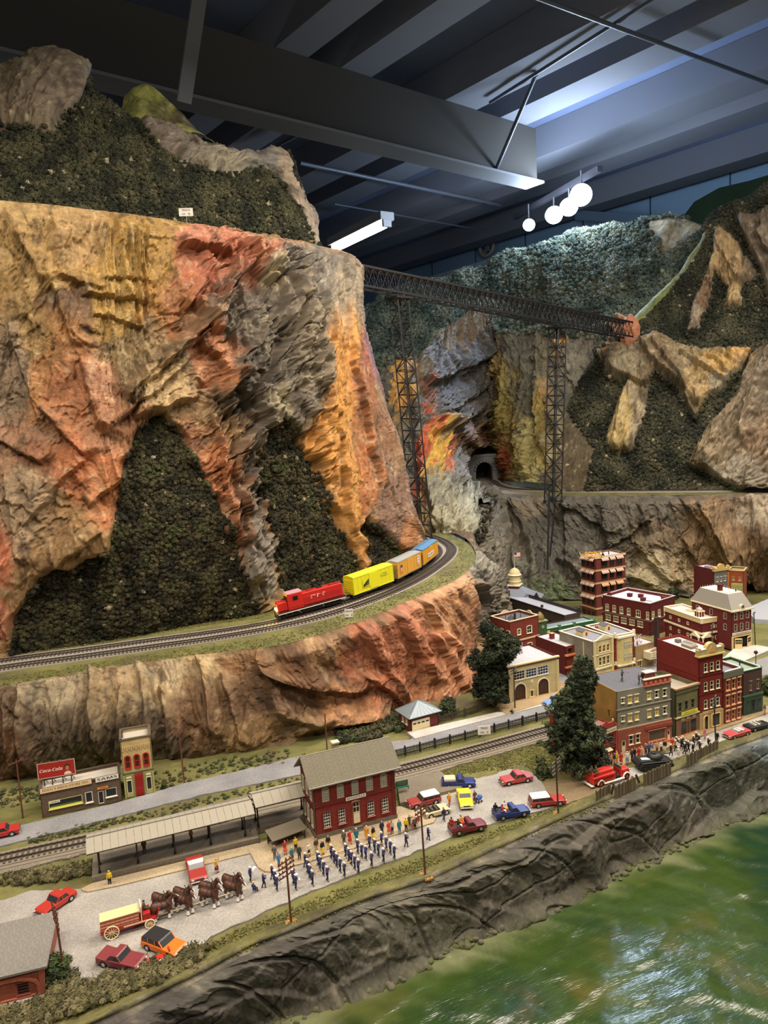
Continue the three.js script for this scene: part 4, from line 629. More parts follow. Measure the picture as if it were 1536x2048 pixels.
// ---------------------------------------------------------------- buildings
const MM = 0.001;
const glass = mat(30,30,32,0.18), glassWarm = mat(214,182,70,0.5), glassBlue = mat(28,60,104,0.2), glassBrown = mat(70,44,34,0.3), glassPale = mat(168,172,160,0.3);
const plaster = (r, g, b) => new THREE.MeshStandardMaterial({ color: sRGB(r, g, b), roughness: 0.85, map: texRep(stoneTint, 9) });
const brickTint = noiseTex(256, (u, v) => { const r = Math.floor(v * 64), m = v * 64 - r < 0.16 || (u * 32 + (r % 2) * 0.5) % 1 < 0.08, k = h2(Math.floor(u * 32 + (r % 2) * 0.5) % 32, r, 9), n = 0.1 * tfbm(u, v, 6,4,3); const b = m ? 1.0 : 0.84 + 0.2 * k + n; return [clamp(b) * 255, clamp(b * 0.98) * 255, clamp(b * 0.97) * 255]; }, true);
const brick = (r, g, b) => new THREE.MeshStandardMaterial({ color: sRGB(r, g, b), roughness: 0.85, map: texRep(brickTint, 9) });
const canvasCache = new Map();
function textMat(lines, w, h, bg, fg, font, o = {}) {    // printed sign
const key = JSON.stringify([lines, w, h, bg, fg, font, o]); if (canvasCache.has(key)) return canvasCache.get(key);
const W = o.px ?? 256, H = Math.max(16, Math.round(W * h / w)), c = document.createElement('canvas'); c.width = W; c.height = H; const g = c.getContext('2d');
g.fillStyle = bg; g.fillRect(0,0, W, H); if (o.border) { g.strokeStyle = o.border; g.lineWidth = W * 0.03; g.strokeRect(0,0, W, H); }
if (o.draw) o.draw(g, W, H); g.fillStyle = fg; g.textAlign = 'center'; g.textBaseline = 'middle';
lines.forEach((t, i) => { const s = H / lines.length * (o.size ?? 0.72); g.font = font.replace('$', Math.round(s)); const m = g.measureText(t).width, k = Math.min(1, W * 0.92 / m); g.save(); g.translate(W * (o.cx ?? 0.5), H * (i + 0.5) / lines.length); g.scale(o.fill ? W * 0.9 / m : k, 1); g.fillText(t, 0,0); g.restore(); });
const t = new THREE.CanvasTexture(c); t.colorSpace = THREE.SRGBColorSpace; const m = new THREE.MeshStandardMaterial({ map: t, roughness: 0.6 }); canvasCache.set(key, m); return m;
}
function signBoard(parent, name, w, h, m, x, y, z, ry = 0, edge = mat(60,50,40,0.7), th = 0.0012, rx = 0) {   // a board with a printed face
const o = part(name, box(w, h, th), edge, parent); o.position.set(x, y, z); o.rotation.set(rx, ry, 0, 'YXZ');
const f = new THREE.PlaneGeometry(w * 0.98, h * 0.94); f.translate(0, h / 2, th / 2 + 0.0001); part('lettering', f, m, o); return o;
}
const bars = (rows, col) => (g, W, H) => { g.fillStyle = col; for (let r = 0; r < rows; r++) for (let x = 0.08, k = 0; x < 0.9; k++) { const w = 0.03 + 0.06 * h2(k, r, 5); g.fillRect(W * x, H * (r + 0.3) / rows, W * w, H * 0.42 / rows); x += w + 0.018 + (h2(k, r, 6) > 0.7 ? 0.04 : 0); } };   // print too small to read
const ring = (w, h, t, dep, arch) => { // frame around an opening, its origin at the sill centre
const P = (iw, ih, y0) => { const a = [[-iw / 2, y0],[iw / 2, y0]]; if (arch) { const r = iw / 2, k = arch === 2 ? 0.35 : 1; for (let i = 0; i <= 8; i++) { const q = Math.PI * i / 8; a.push([r * Math.cos(q), y0 + ih - r * k + r * k * Math.sin(q)]); } } else a.push([iw / 2, y0 + ih],[-iw / 2, y0 + ih]); return a; };
return extrude(P(w, h, 0), dep, 0,[P(w - 2 * t, h - 2 * t, t).reverse()]);
};
const openingPts = (x, y, w, h, arch) => { const a = [[x - w / 2, y],[x + w / 2, y]]; if (arch) { const r = w / 2, k = arch === 2 ? 0.35 : 1; for (let i = 0; i <= 8; i++) { const q = Math.PI * i / 8; a.push([x + r * Math.cos(q), y + h - r * k + r * k * Math.sin(q)]); } } else a.push([x + w / 2, y + h],[x - w / 2, y + h]); return a; };
const winCache = new Map();
function windowGeo(w, h, s) {
const k = JSON.stringify([w, h, s.arch, s.nx, s.ny, s.sill, s.lintel, s.t, s.door]); if (winCache.has(k)) return winCache.get(k);
const t = s.t ?? 0.0007, F = [ring(w, h, t, 0.0012, s.arch).translate(0,0,-0.0011)];
for (let i = 1; i < (s.nx ?? 1); i++) F.push(box(t * 0.8, h * (s.arch === 1 ? 0.86 : 0.97), 0.0007,-w / 2 + w * i / s.nx, t / 2,-0.0007));
for (let i = 1; i < (s.ny ?? 2); i++) F.push(box(w - t, t * 0.8,0.0008,0, h * i / (s.ny ?? 2), -0.0006));
if (s.sill ?? true) F.push(box(w + 0.0022,0.0011,0.0022,0,-0.001,0.0006));
if (s.lintel) F.push(s.arch ? ring(w + 0.003, h + 0.0022,0.0013,0.0012, s.arch).translate(0,-0.0002,-0.0002) : box(w + 0.0026,0.0014,0.0018,0, h, 0.0005));
if (s.door) F.push(box(w - 2 * t, h * 0.45,0.0008,0, t, -0.0008));
const out = { frame: merge(F), pane: s.arch ? extrude(openingPts(0,0.0001, w - 0.0002, h - 0.0002, s.arch), 0.0003).translate(0,0,-0.0015) : box(w - 0.0002, h - 0.0002,0.0003,0,0.0001,-0.0014) };
winCache.set(k, out); return out;
}
const sideTurn = { front: 0, right: Math.PI / 2, back: Math.PI, left: -Math.PI / 2 };
function building(name, label, A, B, d, h, m, wins = {}, o = {}) {
const v = B.clone().sub(A), w = Math.hypot(v.x, v.z), turn = Math.atan2(-v.z, v.x), y0 = o.base ?? 0;
const t = thing(name, label, o.category ?? 'building', [A.x, y0, A.z], turn, o.group), T = 0.0018, b = { t, w, d, h };
b.place = (side, g) => { const r = sideTurn[side]; g.rotation.y = r; return g; };
b.origin = (side) => ({ front: [0,0,0], right: [w, 0,0], back: [w, 0,-d], left: [0,0,-d] })[side];
b.on = (side, mesh, x, y, z = 0) => { const q = V3(x, y, z).applyAxisAngle(V3(0,1,0), sideTurn[side]), p = b.origin(side); mesh.position.set(p[0] + q.x, p[1] + q.y, p[2] + q.z); mesh.rotation.y = sideTurn[side]; return mesh; };
for (const side of ['front', 'right', 'back', 'left']) {
const L = side === 'front' || side === 'back' ? w : d, list = wins[side] ?? [], hh = h + (o.parapet ?? 0.004);
const outline = o.gable && (side === 'left' || side === 'right') ? [[0,0],[L, 0],[L, h],[L / 2, h + o.gable],[0, h]] : o.gable || o.flush ? [[0,0],[L, 0],[L, h],[0, h]] : [[0,0],[L, 0],[L, hh],[0, hh]];
const g = extrude(outline, T, 0, list.filter(q => q[2] > 0).map(([x, y, ww, wh, s]) => openingPts(x, y, ww, wh, s.arch).reverse())); g.translate(0,0,-T);
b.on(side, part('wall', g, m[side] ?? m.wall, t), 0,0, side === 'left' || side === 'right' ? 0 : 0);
for (const [x, y, ww, wh, s] of list) { const G = windowGeo(ww, wh, s), f = part(s.door ? 'door' : 'window', G.frame, s.f, t); b.on(side, f, x, y, 0); part('pane', G.pane, s.g, f); }
}
if (!o.gable && !o.noRoof) part('roof', box(w - 2 * T, 0.002, d - 2 * T, w / 2, h - 0.002,-d / 2), m.roof, t);
if (o.cap) { const c = o.cap, ph = h + (o.parapet ?? 0.004), e = 0.0014; part('coping', [box(w + 2 * e, 0.0014, T + 2 * e, w / 2, ph, -T / 2), box(w + 2 * e, 0.0014, T + 2 * e, w / 2, ph, -d + T / 2), box(T + 2 * e, 0.0014, d, T / 2, ph, -d / 2), box(T + 2 * e, 0.0014, d, w - T / 2, ph, -d / 2)], c, t); }
b.box = (n, W, H, D, x, y, z, mm, ry = 0) => part(n, box(W, H, D, x, y, z, ry), mm, t);
b.band = (n, sides, y, H, mm, out = 0.0012) => part(n, sides.map(s => { const L = s === 'front' || s === 'back' ? w : d, g = box(L + 2 * out, H, out * 2, L / 2, y, out * 0.2), p = b.origin(s); g.rotateY(sideTurn[s]); g.translate(...p); return g; }), mm, t);
b.chimney = (x, z, H = 0.012, mm = m.wall, W = 0.006) => part('chimney', [box(W, H, W, x, h - 0.001, z), box(W * 1.25,0.0014, W * 1.25, x, h + H - 0.002, z)], mm, t);
return b;
}
const row = (x0, dx, n, y, w, h, s) => Array.from({ length: n }, (_, i) => [x0 + dx * i, y, w, h, Array.isArray(s) ? s[i % s.length] : s]);
const cream = mat(232,214,160,0.7), creamPale = mat(236,226,190,0.7), white = mat(232,228,214,0.6), red = mat(168,40,28,0.6), darkTrim = mat(52,44,38,0.7);
const roofGrey = new THREE.MeshStandardMaterial({ color: sRGB(150,152,160), roughness: 0.85, map: texRep(stoneTint, 7) }), roofWhite = new THREE.MeshStandardMaterial({ color: sRGB(204,206,212), roughness: 0.85, map: texRep(stoneTint, 7) }), roofDark = new THREE.MeshStandardMaterial({ color: sRGB(104,106,114), roughness: 0.9, map: texRep(stoneTint, 7) });
const sash = (f, g, x = {}) => ({ f, g, nx: 1, ny: 2, sill: true, lintel: true, ...x });
const BOLD = 'bold $px sans-serif', SERIF = 'bold $px serif', ITALIC = 'italic bold $px serif';

// -- drug store on the left street
{
const br = brick(104,88,72), A = at(85,1636), B = at(245,1601), W = A.distanceTo(B);
const b = building('drug_store', 'low brown brick drug store with a soft drink billboard on its roof', A, B, 0.047,0.041, { wall: br, roof: mat(196,190,176,0.9) }, {
front: [[0.036,0.011,0.05,0.014, sash(mat(214,210,120,0.6), glass, { ny: 1, nx: 1, lintel: false, t: 0.0009 })],[0.071,0.009,0.011,0.018, sash(white, glass, { ny: 1, lintel: false, t: 0.001 })],[0.089,0.003,0.008,0.021, sash(white, glass, { door: false, ny: 1, sill: false, lintel: false })],[0.105,0.011,0.017,0.0145, sash(white, glass, { ny: 1, lintel: false })]],
left: [[0.035,0.002,0.014,0.023, sash(mat(206,196,160,0.7), glass, { nx: 3, ny: 2, sill: false })]],
}, { parapet: 0.0045, cap: mat(84,72,60,0.8), category: 'store' });
signBoard(b.t, 'sign', 0.078,0.009, textMat(["DOUG'S DRUG STORE INC."], 0.078,0.009, '#ecd2a4', '#7a4a26', SERIF, { px: 512, size: 0.66 }), 0.039,0.0405,0.0012,0, mat(44,34,28,0.7));
signBoard(b.t, 'sign', 0.036,0.0085, textMat(['SAMS'], 0.036,0.0085, '#f0ece0', '#2c2c34', BOLD, { fill: 1, size: 0.7 }), 0.101,0.0405,0.0012,0, mat(44,34,28,0.7));
signBoard(b.t, 'sign', 0.017,0.0046, textMat(['DRUGS'], 0.017,0.0046, '#e0913c', '#6a3a1a', BOLD), 0.093,0.0275,0.0008,0, mat(90,50,24,0.7));
const left = signBoard(b.t, 'sign', 0.02,0.006, textMat(['DRUGS'], 0.02,0.006, '#d8b070', '#6a4424', SERIF), -0.0008,0.029,-0.012,-Math.PI / 2, mat(60,50,40,0.7));
signBoard(b.t, 'sign', 0.016,0.0042, textMat([], 0.016,0.0042, '#f2ead4', '#3a3a3a', BOLD, { draw: bars(1, '#3a3a3a') }), 0.02,0.0205,-0.0002,0, white, 0.0008);
part('awning_stripe', [box(0.047,0.0022,0.0009,0.036,0.0115,-0.0006)], mat(226,214,70,0.6), b.t); part('awning_stripe', box(0.04,0.0022,0.0009,0.034,0.014,-0.0008), mat(60,92,62,0.6), b.t);
// billboard
const t = thing('billboard', 'red soft drink billboard standing on the drug store roof', 'billboard', b.t.localToWorld(V3(0.026,0.0412,-0.022)), b.t.rotation.y - 0.1);
const face = textMat(['Coca-Cola'], 0.058,0.027, '#a8281e', '#f6f0e4', ITALIC, { px: 512, size: 0.27, cx: 0.35, border: '#e6dcc6', draw: (g, W, H) => { g.fillStyle = '#3a2a24'; g.beginPath(); g.ellipse(W * 0.79, H * 0.46, W * 0.075, H * 0.2,0,0,7); g.fill(); g.fillStyle = '#b9805a'; g.beginPath(); g.ellipse(W * 0.79, H * 0.52, W * 0.05, H * 0.15,0,0,7); g.fill(); g.fillStyle = '#e8e2d4'; g.beginPath(); g.ellipse(W * 0.79, H * 0.93, W * 0.1, H * 0.2,0, Math.PI, 2 * Math.PI); g.fill(); } });
signBoard(t, 'panel', 0.058,0.028, face, 0,0.012,0,0, mat(60,36,30,0.7), 0.0016);
for (const x of [-0.02,-0.008,0.008,0.021]) { part('post', box(0.0016,0.014,0.0016, x, 0,-0.0004), darkTrim, t); part('brace', rod([x, 0.013,-0.001],[x + 0.003,0,-0.012], 0.0006), darkTrim, t); part('lamp_arm', rod([x - 0.004,0.0395,0],[x, 0.043,0.006], 0.0004), mat(190,186,170,0.4,0.5), t); }
}
// -- cream two storey shop
{
const A = at(251,1596.5), B = at(311,1584.5), c = plaster(216,190,132), olive = mat(140,138,84,0.7), rf = mat(176,44,30,0.6);
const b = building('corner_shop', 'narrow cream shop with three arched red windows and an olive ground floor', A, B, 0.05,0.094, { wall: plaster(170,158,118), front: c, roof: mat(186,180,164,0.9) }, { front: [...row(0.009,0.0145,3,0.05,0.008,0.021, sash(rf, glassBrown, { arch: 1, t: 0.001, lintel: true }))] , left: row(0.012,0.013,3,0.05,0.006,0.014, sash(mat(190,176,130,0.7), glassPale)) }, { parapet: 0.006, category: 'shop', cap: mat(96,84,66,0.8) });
const w = b.w; b.band('cornice', ['front'], 0.0405,0.0026, mat(92,92,70,0.7)); for (let i = 0; i < 13; i++) b.box('bracket', 0.0016, i % 2 ? 0.0055 : 0.008,0.0014,0.003 + i * (w - 0.006) / 12, i % 2 ? 0.083 : 0.0805,0.0006, mat(206,182,124,0.7));
for (const s of [0,1]) { const x = s ? w - 0.0085 : 0.0085; b.box('shopfront', 0.016,0.04,0.0032, x, 0,0.0014, olive); b.box('pilaster', 0.0024,0.04,0.0044, s ? w - 0.0012 : 0.0012,0,0.0016, mat(170,168,104,0.7)); b.box('window_surround', 0.0084,0.023,0.0008, x, 0.009,0.0034, creamPale); const p = b.box('pane', 0.0064,0.02,0.0006, x, 0.0104,0.0037, glass); b.box('panel', 0.01,0.006,0.0008, x, 0.0022,0.0034, mat(170,168,104,0.7)); b.box('transom', 0.008,0.0028,0.0006, x, 0.0345,0.0036, creamPale); }
const dr = b.box('door', 0.0126,0.037,0.0022, w / 2,0.001,0.0008, mat(164,30,22,0.55)); for (const x of [-0.0028,0.0028]) { part('panel', box(0.004,0.017,0.0006, w / 2 + x, 0.0165,0.0019), mat(140,24,18,0.5), dr); part('panel', box(0.004,0.008,0.0006, w / 2 + x, 0.004,0.0019), mat(140,24,18,0.5), dr); }
b.box('stovepipe', 0.0016,0.012,0.0016,0.004,0.1,-0.012, darkTrim);
}
// -- red railway station
{
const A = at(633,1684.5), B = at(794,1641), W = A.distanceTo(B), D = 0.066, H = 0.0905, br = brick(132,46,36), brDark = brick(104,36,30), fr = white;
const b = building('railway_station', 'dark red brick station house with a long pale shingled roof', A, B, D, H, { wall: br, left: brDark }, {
front: [...row(0.018, (W - 0.036) / 4,5,0.058,0.0105,0.021, sash(mat(206,202,184,0.6), glassPale, { nx: 3, ny: 5, arch: 2, lintel: false, sill: false, t: 0.0006 })), ...[0,1,3,4].map(i => [0.018 + i * (W - 0.036) / 4,0.0185,0.0105,0.024, sash(white, glass, { nx: 3, ny: 5, arch: 2, t: 0.0007, lintel: false })]), [W / 2,0.0125,0.0105,0.034, sash(creamPale, glass, { nx: 2, ny: 4, arch: 2, door: true, sill: false })]],
left: [...row(0.013,0.02,3,0.058,0.0085,0.02, sash(mat(190,184,160,0.6), glassPale, { nx: 2, ny: 4, arch: 2, sill: false })), ...row(0.013,0.02,3,0.018,0.0085,0.024, sash(mat(190,184,160,0.6), glassPale, { nx: 2, ny: 4, arch: 2 }))],
right: row(0.016,0.034,2,0.058,0.009,0.02, sash(mat(190,184,160,0.6), glassPale, { nx: 2, ny: 4, arch: 2 })),
}, { gable: 0.026, category: 'station' });
b.box('plinth', W + 0.002,0.0105, D + 0.002, W / 2,0,-D / 2, concrete); b.band('string_course', ['front', 'left', 'right'], 0.052,0.0016, brDark, 0.001);
for (const i of [0,1,3,4]) part('arch', ring(0.0135,0.0262,0.0014,0.0014,2).translate(0.018 + i * (W - 0.036) / 4,0.0178,0.0002), brick(120,40,32), b.t);
part('arch', ring(0.0135,0.0362,0.0014,0.0014,2).translate(W / 2,0.0122,0.0002), brick(120,40,32), b.t);
for (const i of [0,1,3,4]) b.box('sill', 0.0145,0.0012,0.0024,0.018 + i * (W - 0.036) / 4,0.0166,0.0011, brDark);
b.box('corner_pilaster', 0.005, H - 0.008,0.0012, W - 0.0035,0.008,0.0004, brDark); b.box('step', 0.015,0.009,0.004, W / 2,0,0.003, concrete); b.box('step', 0.02,0.0045,0.006, W / 2,0,0.006, concrete);
signBoard(b.t, 'sign', 0.032,0.0056, textMat(['MOOSFELD'], 0.032,0.0056, '#eee8d8', '#3a3430', BOLD, { fill: 1, size: 0.8 }), W / 2,0.0515,0.001);
const shing = new THREE.MeshStandardMaterial({ color: sRGB(190,182,156), roughness: 0.9, map: texRep(stoneTint, 8), bumpMap: noiseTex(128, (u, v) => (v * 32) % 1 > 0.12 ? 0.6 + 0.4 * ((v * 32) % 1) : 0, false, 9), bumpScale: 0.0004 });
const ov = 0.008, hl = Math.hypot(D / 2 + ov, 0.026 * (D / 2 + ov) / (D / 2)), sl = Math.atan2(0.026, D / 2);
for (const s of [1,-1]) { const g = box(W + 0.016,0.0018, hl, 0,0,0); g.translate(0,0, hl / 2); g.rotateX(sl); if (s < 0) g.rotateY(Math.PI); g.translate(W / 2, H + 0.026,-D / 2); part('roof_slope', g, shing, b.t); }
b.box('ridge', W + 0.016,0.0016,0.0024, W / 2, H + 0.0266,-D / 2, mat(140,132,112,0.8)); 
for (const s of [0,1]) part('gutter', rod([-0.008, H - 0.0042, s ? -D - ov : ov],[W + 0.008, H - 0.0042, s ? -D - ov : ov], 0.0011,8), mat(150,148,140,0.5,0.3), b.t);
part('drainpipe', [rod([-0.001, H - 0.006,0.003],[-0.001,0.0,0.003], 0.0009), rod([-0.001, H - 0.006,0.003],[-0.004, H - 0.003, ov], 0.0009)], mat(86,70,62,0.6), b.t);
const sk = new THREE.Matrix4().makeRotationX(sl), q = V3(0,0,0.016).applyAxisAngle(V3(1,0,0), sl); part('skylight', [box(0.007,0.0012,0.0012,0,0,0.003), box(0.007,0.0012,0.0012,0,0,-0.003), box(0.0012,0.0012,0.007,0.003), box(0.0012,0.0012,0.007,-0.003), box(0.0008,0.0012,0.007,0)].map(g => g.applyMatrix4(sk).translate(W * 0.56, H + 0.0265 + q.y, -D / 2 + q.z)), mat(110,104,92,0.6), b.t);
const ch = part('chimney', [box(0.009,0.018,0.008, W * 0.4, H + 0.012,-D / 2 - 0.012)], plaster(170,160,134), b.t); part('chimney_cap', [box(0.012,0.002,0.011, W * 0.4, H + 0.032,-D / 2 - 0.012), ...[[-1,-1],[1,-1],[-1,1],[1,1]].map(([x, z]) => box(0.0012,0.003,0.0012, W * 0.4 + x * 0.0038, H + 0.0298,-D / 2 - 0.012 + z * 0.0034))], mat(196,188,166,0.8), ch);
}
// -- platform roofs
function platformRoof(label, A, B, width, h, rise, nSlab, nPost, mm, posts = true) {
const v = B.clone().sub(A), L = Math.hypot(v.x, v.z), t = thing('platform_canopy', label, 'canopy', [A.x, A.y, A.z], Math.atan2(-v.z, v.x)), iron = mat(44,40,38,0.6,0.3);
for (let i = 0; i < nSlab; i++) { const x = (i + 0.5) * L / nSlab; for (const s of [1,-1]) { const hw = width / 2, g = box(L / nSlab - 0.0004,0.0012, Math.hypot(hw, rise), 0,0,0); g.translate(0,0, Math.hypot(hw, rise) / 2); g.rotateX(Math.atan2(rise, hw)); if (s < 0) g.rotateY(Math.PI); g.translate(x, h + rise, -hw); part('roof_panel', g, mm, t); } }
part('ridge', box(L, 0.0012,0.0016, L / 2, h + rise + 0.0008,-width / 2), mat(120,114,100,0.8), t);
for (let k = 0; k < nPost; k++) for (const z of [-0.3,-0.7]) { const x = L * (0.06 + 0.88 * k / (nPost - 1)); part('post', [box(0.002, h + rise * 0.5,0.002, x, 0, z * width), box(0.0034,0.003,0.0034, x, 0, z * width)], iron, t); part('bracket', [bar([x - 0.009, h + rise * 0.5, z * width],[x, h - 0.009, z * width], 0.001), bar([x + 0.009, h + rise * 0.5, z * width],[x, h - 0.009, z * width], 0.001)], iron, t); }
for (const z of [-0.3,-0.7]) part('beam', box(L * 0.98,0.0022,0.0014, L / 2, h + rise * 0.45, z * width), iron, t);
part('eave_beam', [box(L, 0.0012,0.0008, L / 2, h - 0.0012,-0.001), box(L, 0.0012,0.0008, L / 2, h - 0.0012,-width + 0.001)], iron, t);
return t;
}
{
const tin = new THREE.MeshStandardMaterial({ color: sRGB(176,170,152), roughness: 0.8, map: texRep(stoneTint, 6) });
const A = at(188,1758,0.0105), B = at(510,1676,0.0105), u = B.clone().sub(A).normalize(), bk = V3(u.z, 0,-u.x);
const A2 = A.clone().addScaledVector(bk, -0.004).addScaledVector(u, -0.006), B2 = B.clone().addScaledVector(bk, -0.004).addScaledVector(u, 0.002);
platformRoof('long pale tin platform roof on thin dark posts', A2, B2,0.052,0.038,0.009,22,5, tin);
const A3 = B2.clone().addScaledVector(u, 0.004).addScaledVector(bk, 0.016), B3 = A3.clone().addScaledVector(u, 0.082);
platformRoof('short pale platform roof joining the red station house', A3, B3,0.05,0.038,0.009,6,2, tin);
// bicycle shelter beside the station
const sA = at(548,1700,0.004), sB = at(610,1676,0.004), dark = mat(66,60,52,0.8), v = sB.clone().sub(sA), t = thing('shelter', 'low dark lean-to shelter left of the red station house', 'shelter', sA, Math.atan2(-v.z, v.x)), L = v.length();
part('roof', box(L + 0.006,0.0012,0.026, L / 2,0.017,-0.009,0,0.2), mat(110,102,86,0.85), t); for (const x of [0, L]) for (const z of [0,-0.02]) part('post', box(0.0015,0.016 + (z ? 0.003 : 0), 0.0015, x, 0, z), dark, t);
for (const x of [0, L]) part('brace', rod([x, 0.006,-0.02],[x, 0.016,0], 0.0006), dark, t); part('back_board', box(L, 0.008,0.001, L / 2,0.002,-0.02), dark, t);
for (let k = 0; k < 5; k++) part('rack', rod([L * (0.1 + k * 0.2), 0,-0.016],[L * (0.18 + k * 0.2), 0.008,-0.006], 0.0006), dark, t);
const r0 = at(520,1670,0.0105), r1 = at(612,1646,0.0105), rail = thing('handrail', 'thin dark handrail along the platform ramp', 'handrail', [0,0,0]);
part('rail', [rod(r0.clone().add(V3(0,0.011,0)), r1.clone().add(V3(0,0.011,0)), 0.0006), rod(r0.clone().add(V3(0,0.006,0)), r1.clone().add(V3(0,0.006,0)), 0.0004)], dark, rail); for (let k = 0; k < 6; k++) { const p = r0.clone().lerp(r1, k / 5); part('post', rod(p, p.clone().add(V3(0,0.0115,0)), 0.0006), dark, rail); }
const s0 = at(501,1663,0.012), s1 = at(519,1686,0.009); const st = single('stair_rail', [rod(s0.clone().add(V3(0,0.012,0)), s1.clone().add(V3(0,0.01,0)), 0.0007), rod(s0, s0.clone().add(V3(0,0.012,0)), 0.0006), rod(s1, s1.clone().add(V3(0,0.01,0)), 0.0006)], dark, 'slanting dark stair rail at the end of the long platform', 'handrail');
}
// -- small garage
{
const A = at(822,1466), B = at(877,1451), br = brick(110,50,44), b = building('garage', 'small red brick garage with a blue grey hipped tin roof and cream door', A, B, 0.046,0.031, { wall: br }, { front: [], left: row(0.016,0.014,2,0.012,0.008,0.013, sash(creamPale, glassPale)) }, { noRoof: true, flush: true });
const w = b.w, d = b.d, tin = mat(128,140,146,0.45,0.25), e = 0.006, top = 0.052, P = [[-e, 0.031, e],[w + e, 0.031, e],[w + e, 0.031,-d - e],[-e, 0.031,-d - e]], R = [w / 2, top, -d / 2];
for (let i = 0; i < 4; i++) { const a = P[i], c = P[(i + 1) % 4], g = new THREE.BufferGeometry(); g.setAttribute('position', new THREE.Float32BufferAttribute([...a, ...c, ...R, a[0], a[1] - 0.0012, a[2], R[0], R[1] - 0.0012, R[2], c[0], c[1] - 0.0012, c[2], ...a, a[0], a[1] - 0.0012, a[2], c[0], c[1] - 0.0012, c[2], ...a, c[0], c[1] - 0.0012, c[2], ...c], 3)); g.computeVertexNormals(); part('roof_slope', g, tin, b.t); for (let k = 1; k < 8; k++) { const p = [0,1,2].map(q => lerp(a[q], c[q], k / 8)), f = 1 - Math.abs(k / 4 - 1); part('seam', rod(p, [0,1,2].map(q => lerp(p[q], R[q], f) - (q === 1 ? 0 : 0)), 0.0004,4), mat(150,160,164,0.45,0.25), b.t); } part('hip', rod(a, R, 0.0007,5), tin, b.t); }
const dr = b.box('garage_door', 0.039,0.023,0.0016,0.0225,0,0.0006, creamPale); for (let k = 0; k < 4; k++) part('pane', box(0.0068,0.0028,0.0006,0.0085 + k * 0.0094,0.0155,0.0014), glass, dr); for (const y of [0.0045,0.0095]) for (let k = 0; k < 4; k++) part('panel', box(0.0078,0.0038,0.0005,0.0085 + k * 0.0094, y, 0.0014), cream, dr);
}
// -- the town -----------------------------------------------------------------
const roofAt = (x, y, Y) => { const p = at(x, y, Y); p.y = 0; return p; };
const rectFrom = (A, B, C) => { const u = B.clone().sub(A).setY(0).normalize(), n = V3(u.z, 0,-u.x); return Math.abs(C.clone().sub(A).dot(n)); };   // depth of a lot from a third corner
const dRed = brick(112,38,32), mRed = brick(128,52,40), darkRed = brick(96,30,28);
{ // cream fire house
const A = at(1018,1409), B = at(1118,1385), W = A.distanceTo(B), c = plaster(214,200,150), b = building('fire_house', 'cream fire house with two arched brown garage doors and blue windows', A, B, 0.105,0.078, { wall: brick(90,34,32), front: c, roof: roofWhite }, {
front: [...[0.028,0.058,0.088].map((x, i) => [x, 0.0485,0.0265,0.0185, sash(white, i ? glassBlue : glass, { nx: 4, ny: 3, lintel: false, t: 0.0006 })]), ...[0.028,0.087].map(x => [x, 0.001,0.027,0.039, sash(mat(92,64,52,0.6), glassBrown, { arch: 1, nx: 4, ny: 4, sill: false, t: 0.0007 })]), [0.0585,0.004,0.007,0.015, sash(cream, glass, { ny: 1, sill: false })]],
left: row(0.02,0.022,4,0.04,0.007,0.016, sash(white, glassPale)),
}, { parapet: 0.003, category: 'fire station' });
b.box('cornice', W + 0.005,0.0028,0.006, W / 2,0.0795,-0.0012, mat(238,222,170,0.7)); b.box('frieze', W + 0.002,0.002,0.004, W / 2,0.0762,-0.0006, mat(110,50,40,0.7)); for (let i = 0; i < 24; i++) b.box('dentil', 0.0018,0.0018,0.002,0.003 + i * (W - 0.006) / 23,0.0776,0.0018, mat(90,44,36,0.7));
for (const x of [0.003,0.013, W - 0.013, W - 0.003].filter((q, i) => i === 0 || i === 3)) b.box('pilaster', 0.006,0.074,0.003, x, 0,0.0008, plaster(222,208,158));
for (const x of [0.028,0.087]) part('arch', ring(0.0315,0.0415,0.0022,0.0022,1).translate(x, 0.0005,-0.0002), creamPale, b.t); b.box('plinth', 0.014,0.006,0.0024,0.0585,0,0.0004, cream); b.box('emblem', 0.006,0.006,0.0012,0.0585,0.036,0.0004, creamPale); b.box('back_parapet', W, 0.004,0.002, W / 2,0.078,-0.104, darkRed); b.box('side_parapet', 0.002,0.004,0.104, W - 0.001,0.078,-0.053, darkRed); b.box('side_parapet', 0.002,0.004,0.104,0.001,0.078,-0.053, darkRed);
const o = b.t.localToWorld(V3(W * 0.42,0.078,-0.055)), wt = thing('water_tank', 'small red water tank on a post on the fire house roof', 'tank', o); part('tank', cyl(0.0052,0.0048,0.008,0,0.013,0,14), mat(176,66,50,0.6), wt); part('lid', new THREE.ConeGeometry(0.0056,0.002,14).translate(0,0.022,0), mat(150,54,42,0.6), wt); part('post', cyl(0.0011,0.0013,0.013,0,0,0,8), mat(90,40,36,0.6), wt); part('base', cyl(0.004,0.004,0.0006,0,0,0,14), roofDark, wt);
flag('large striped flag on a pole on the fire house roof', b.t.localToWorld(V3(W * 0.6,0.078,-0.058)), 0.027,0.0155,0.0115,-1);
}
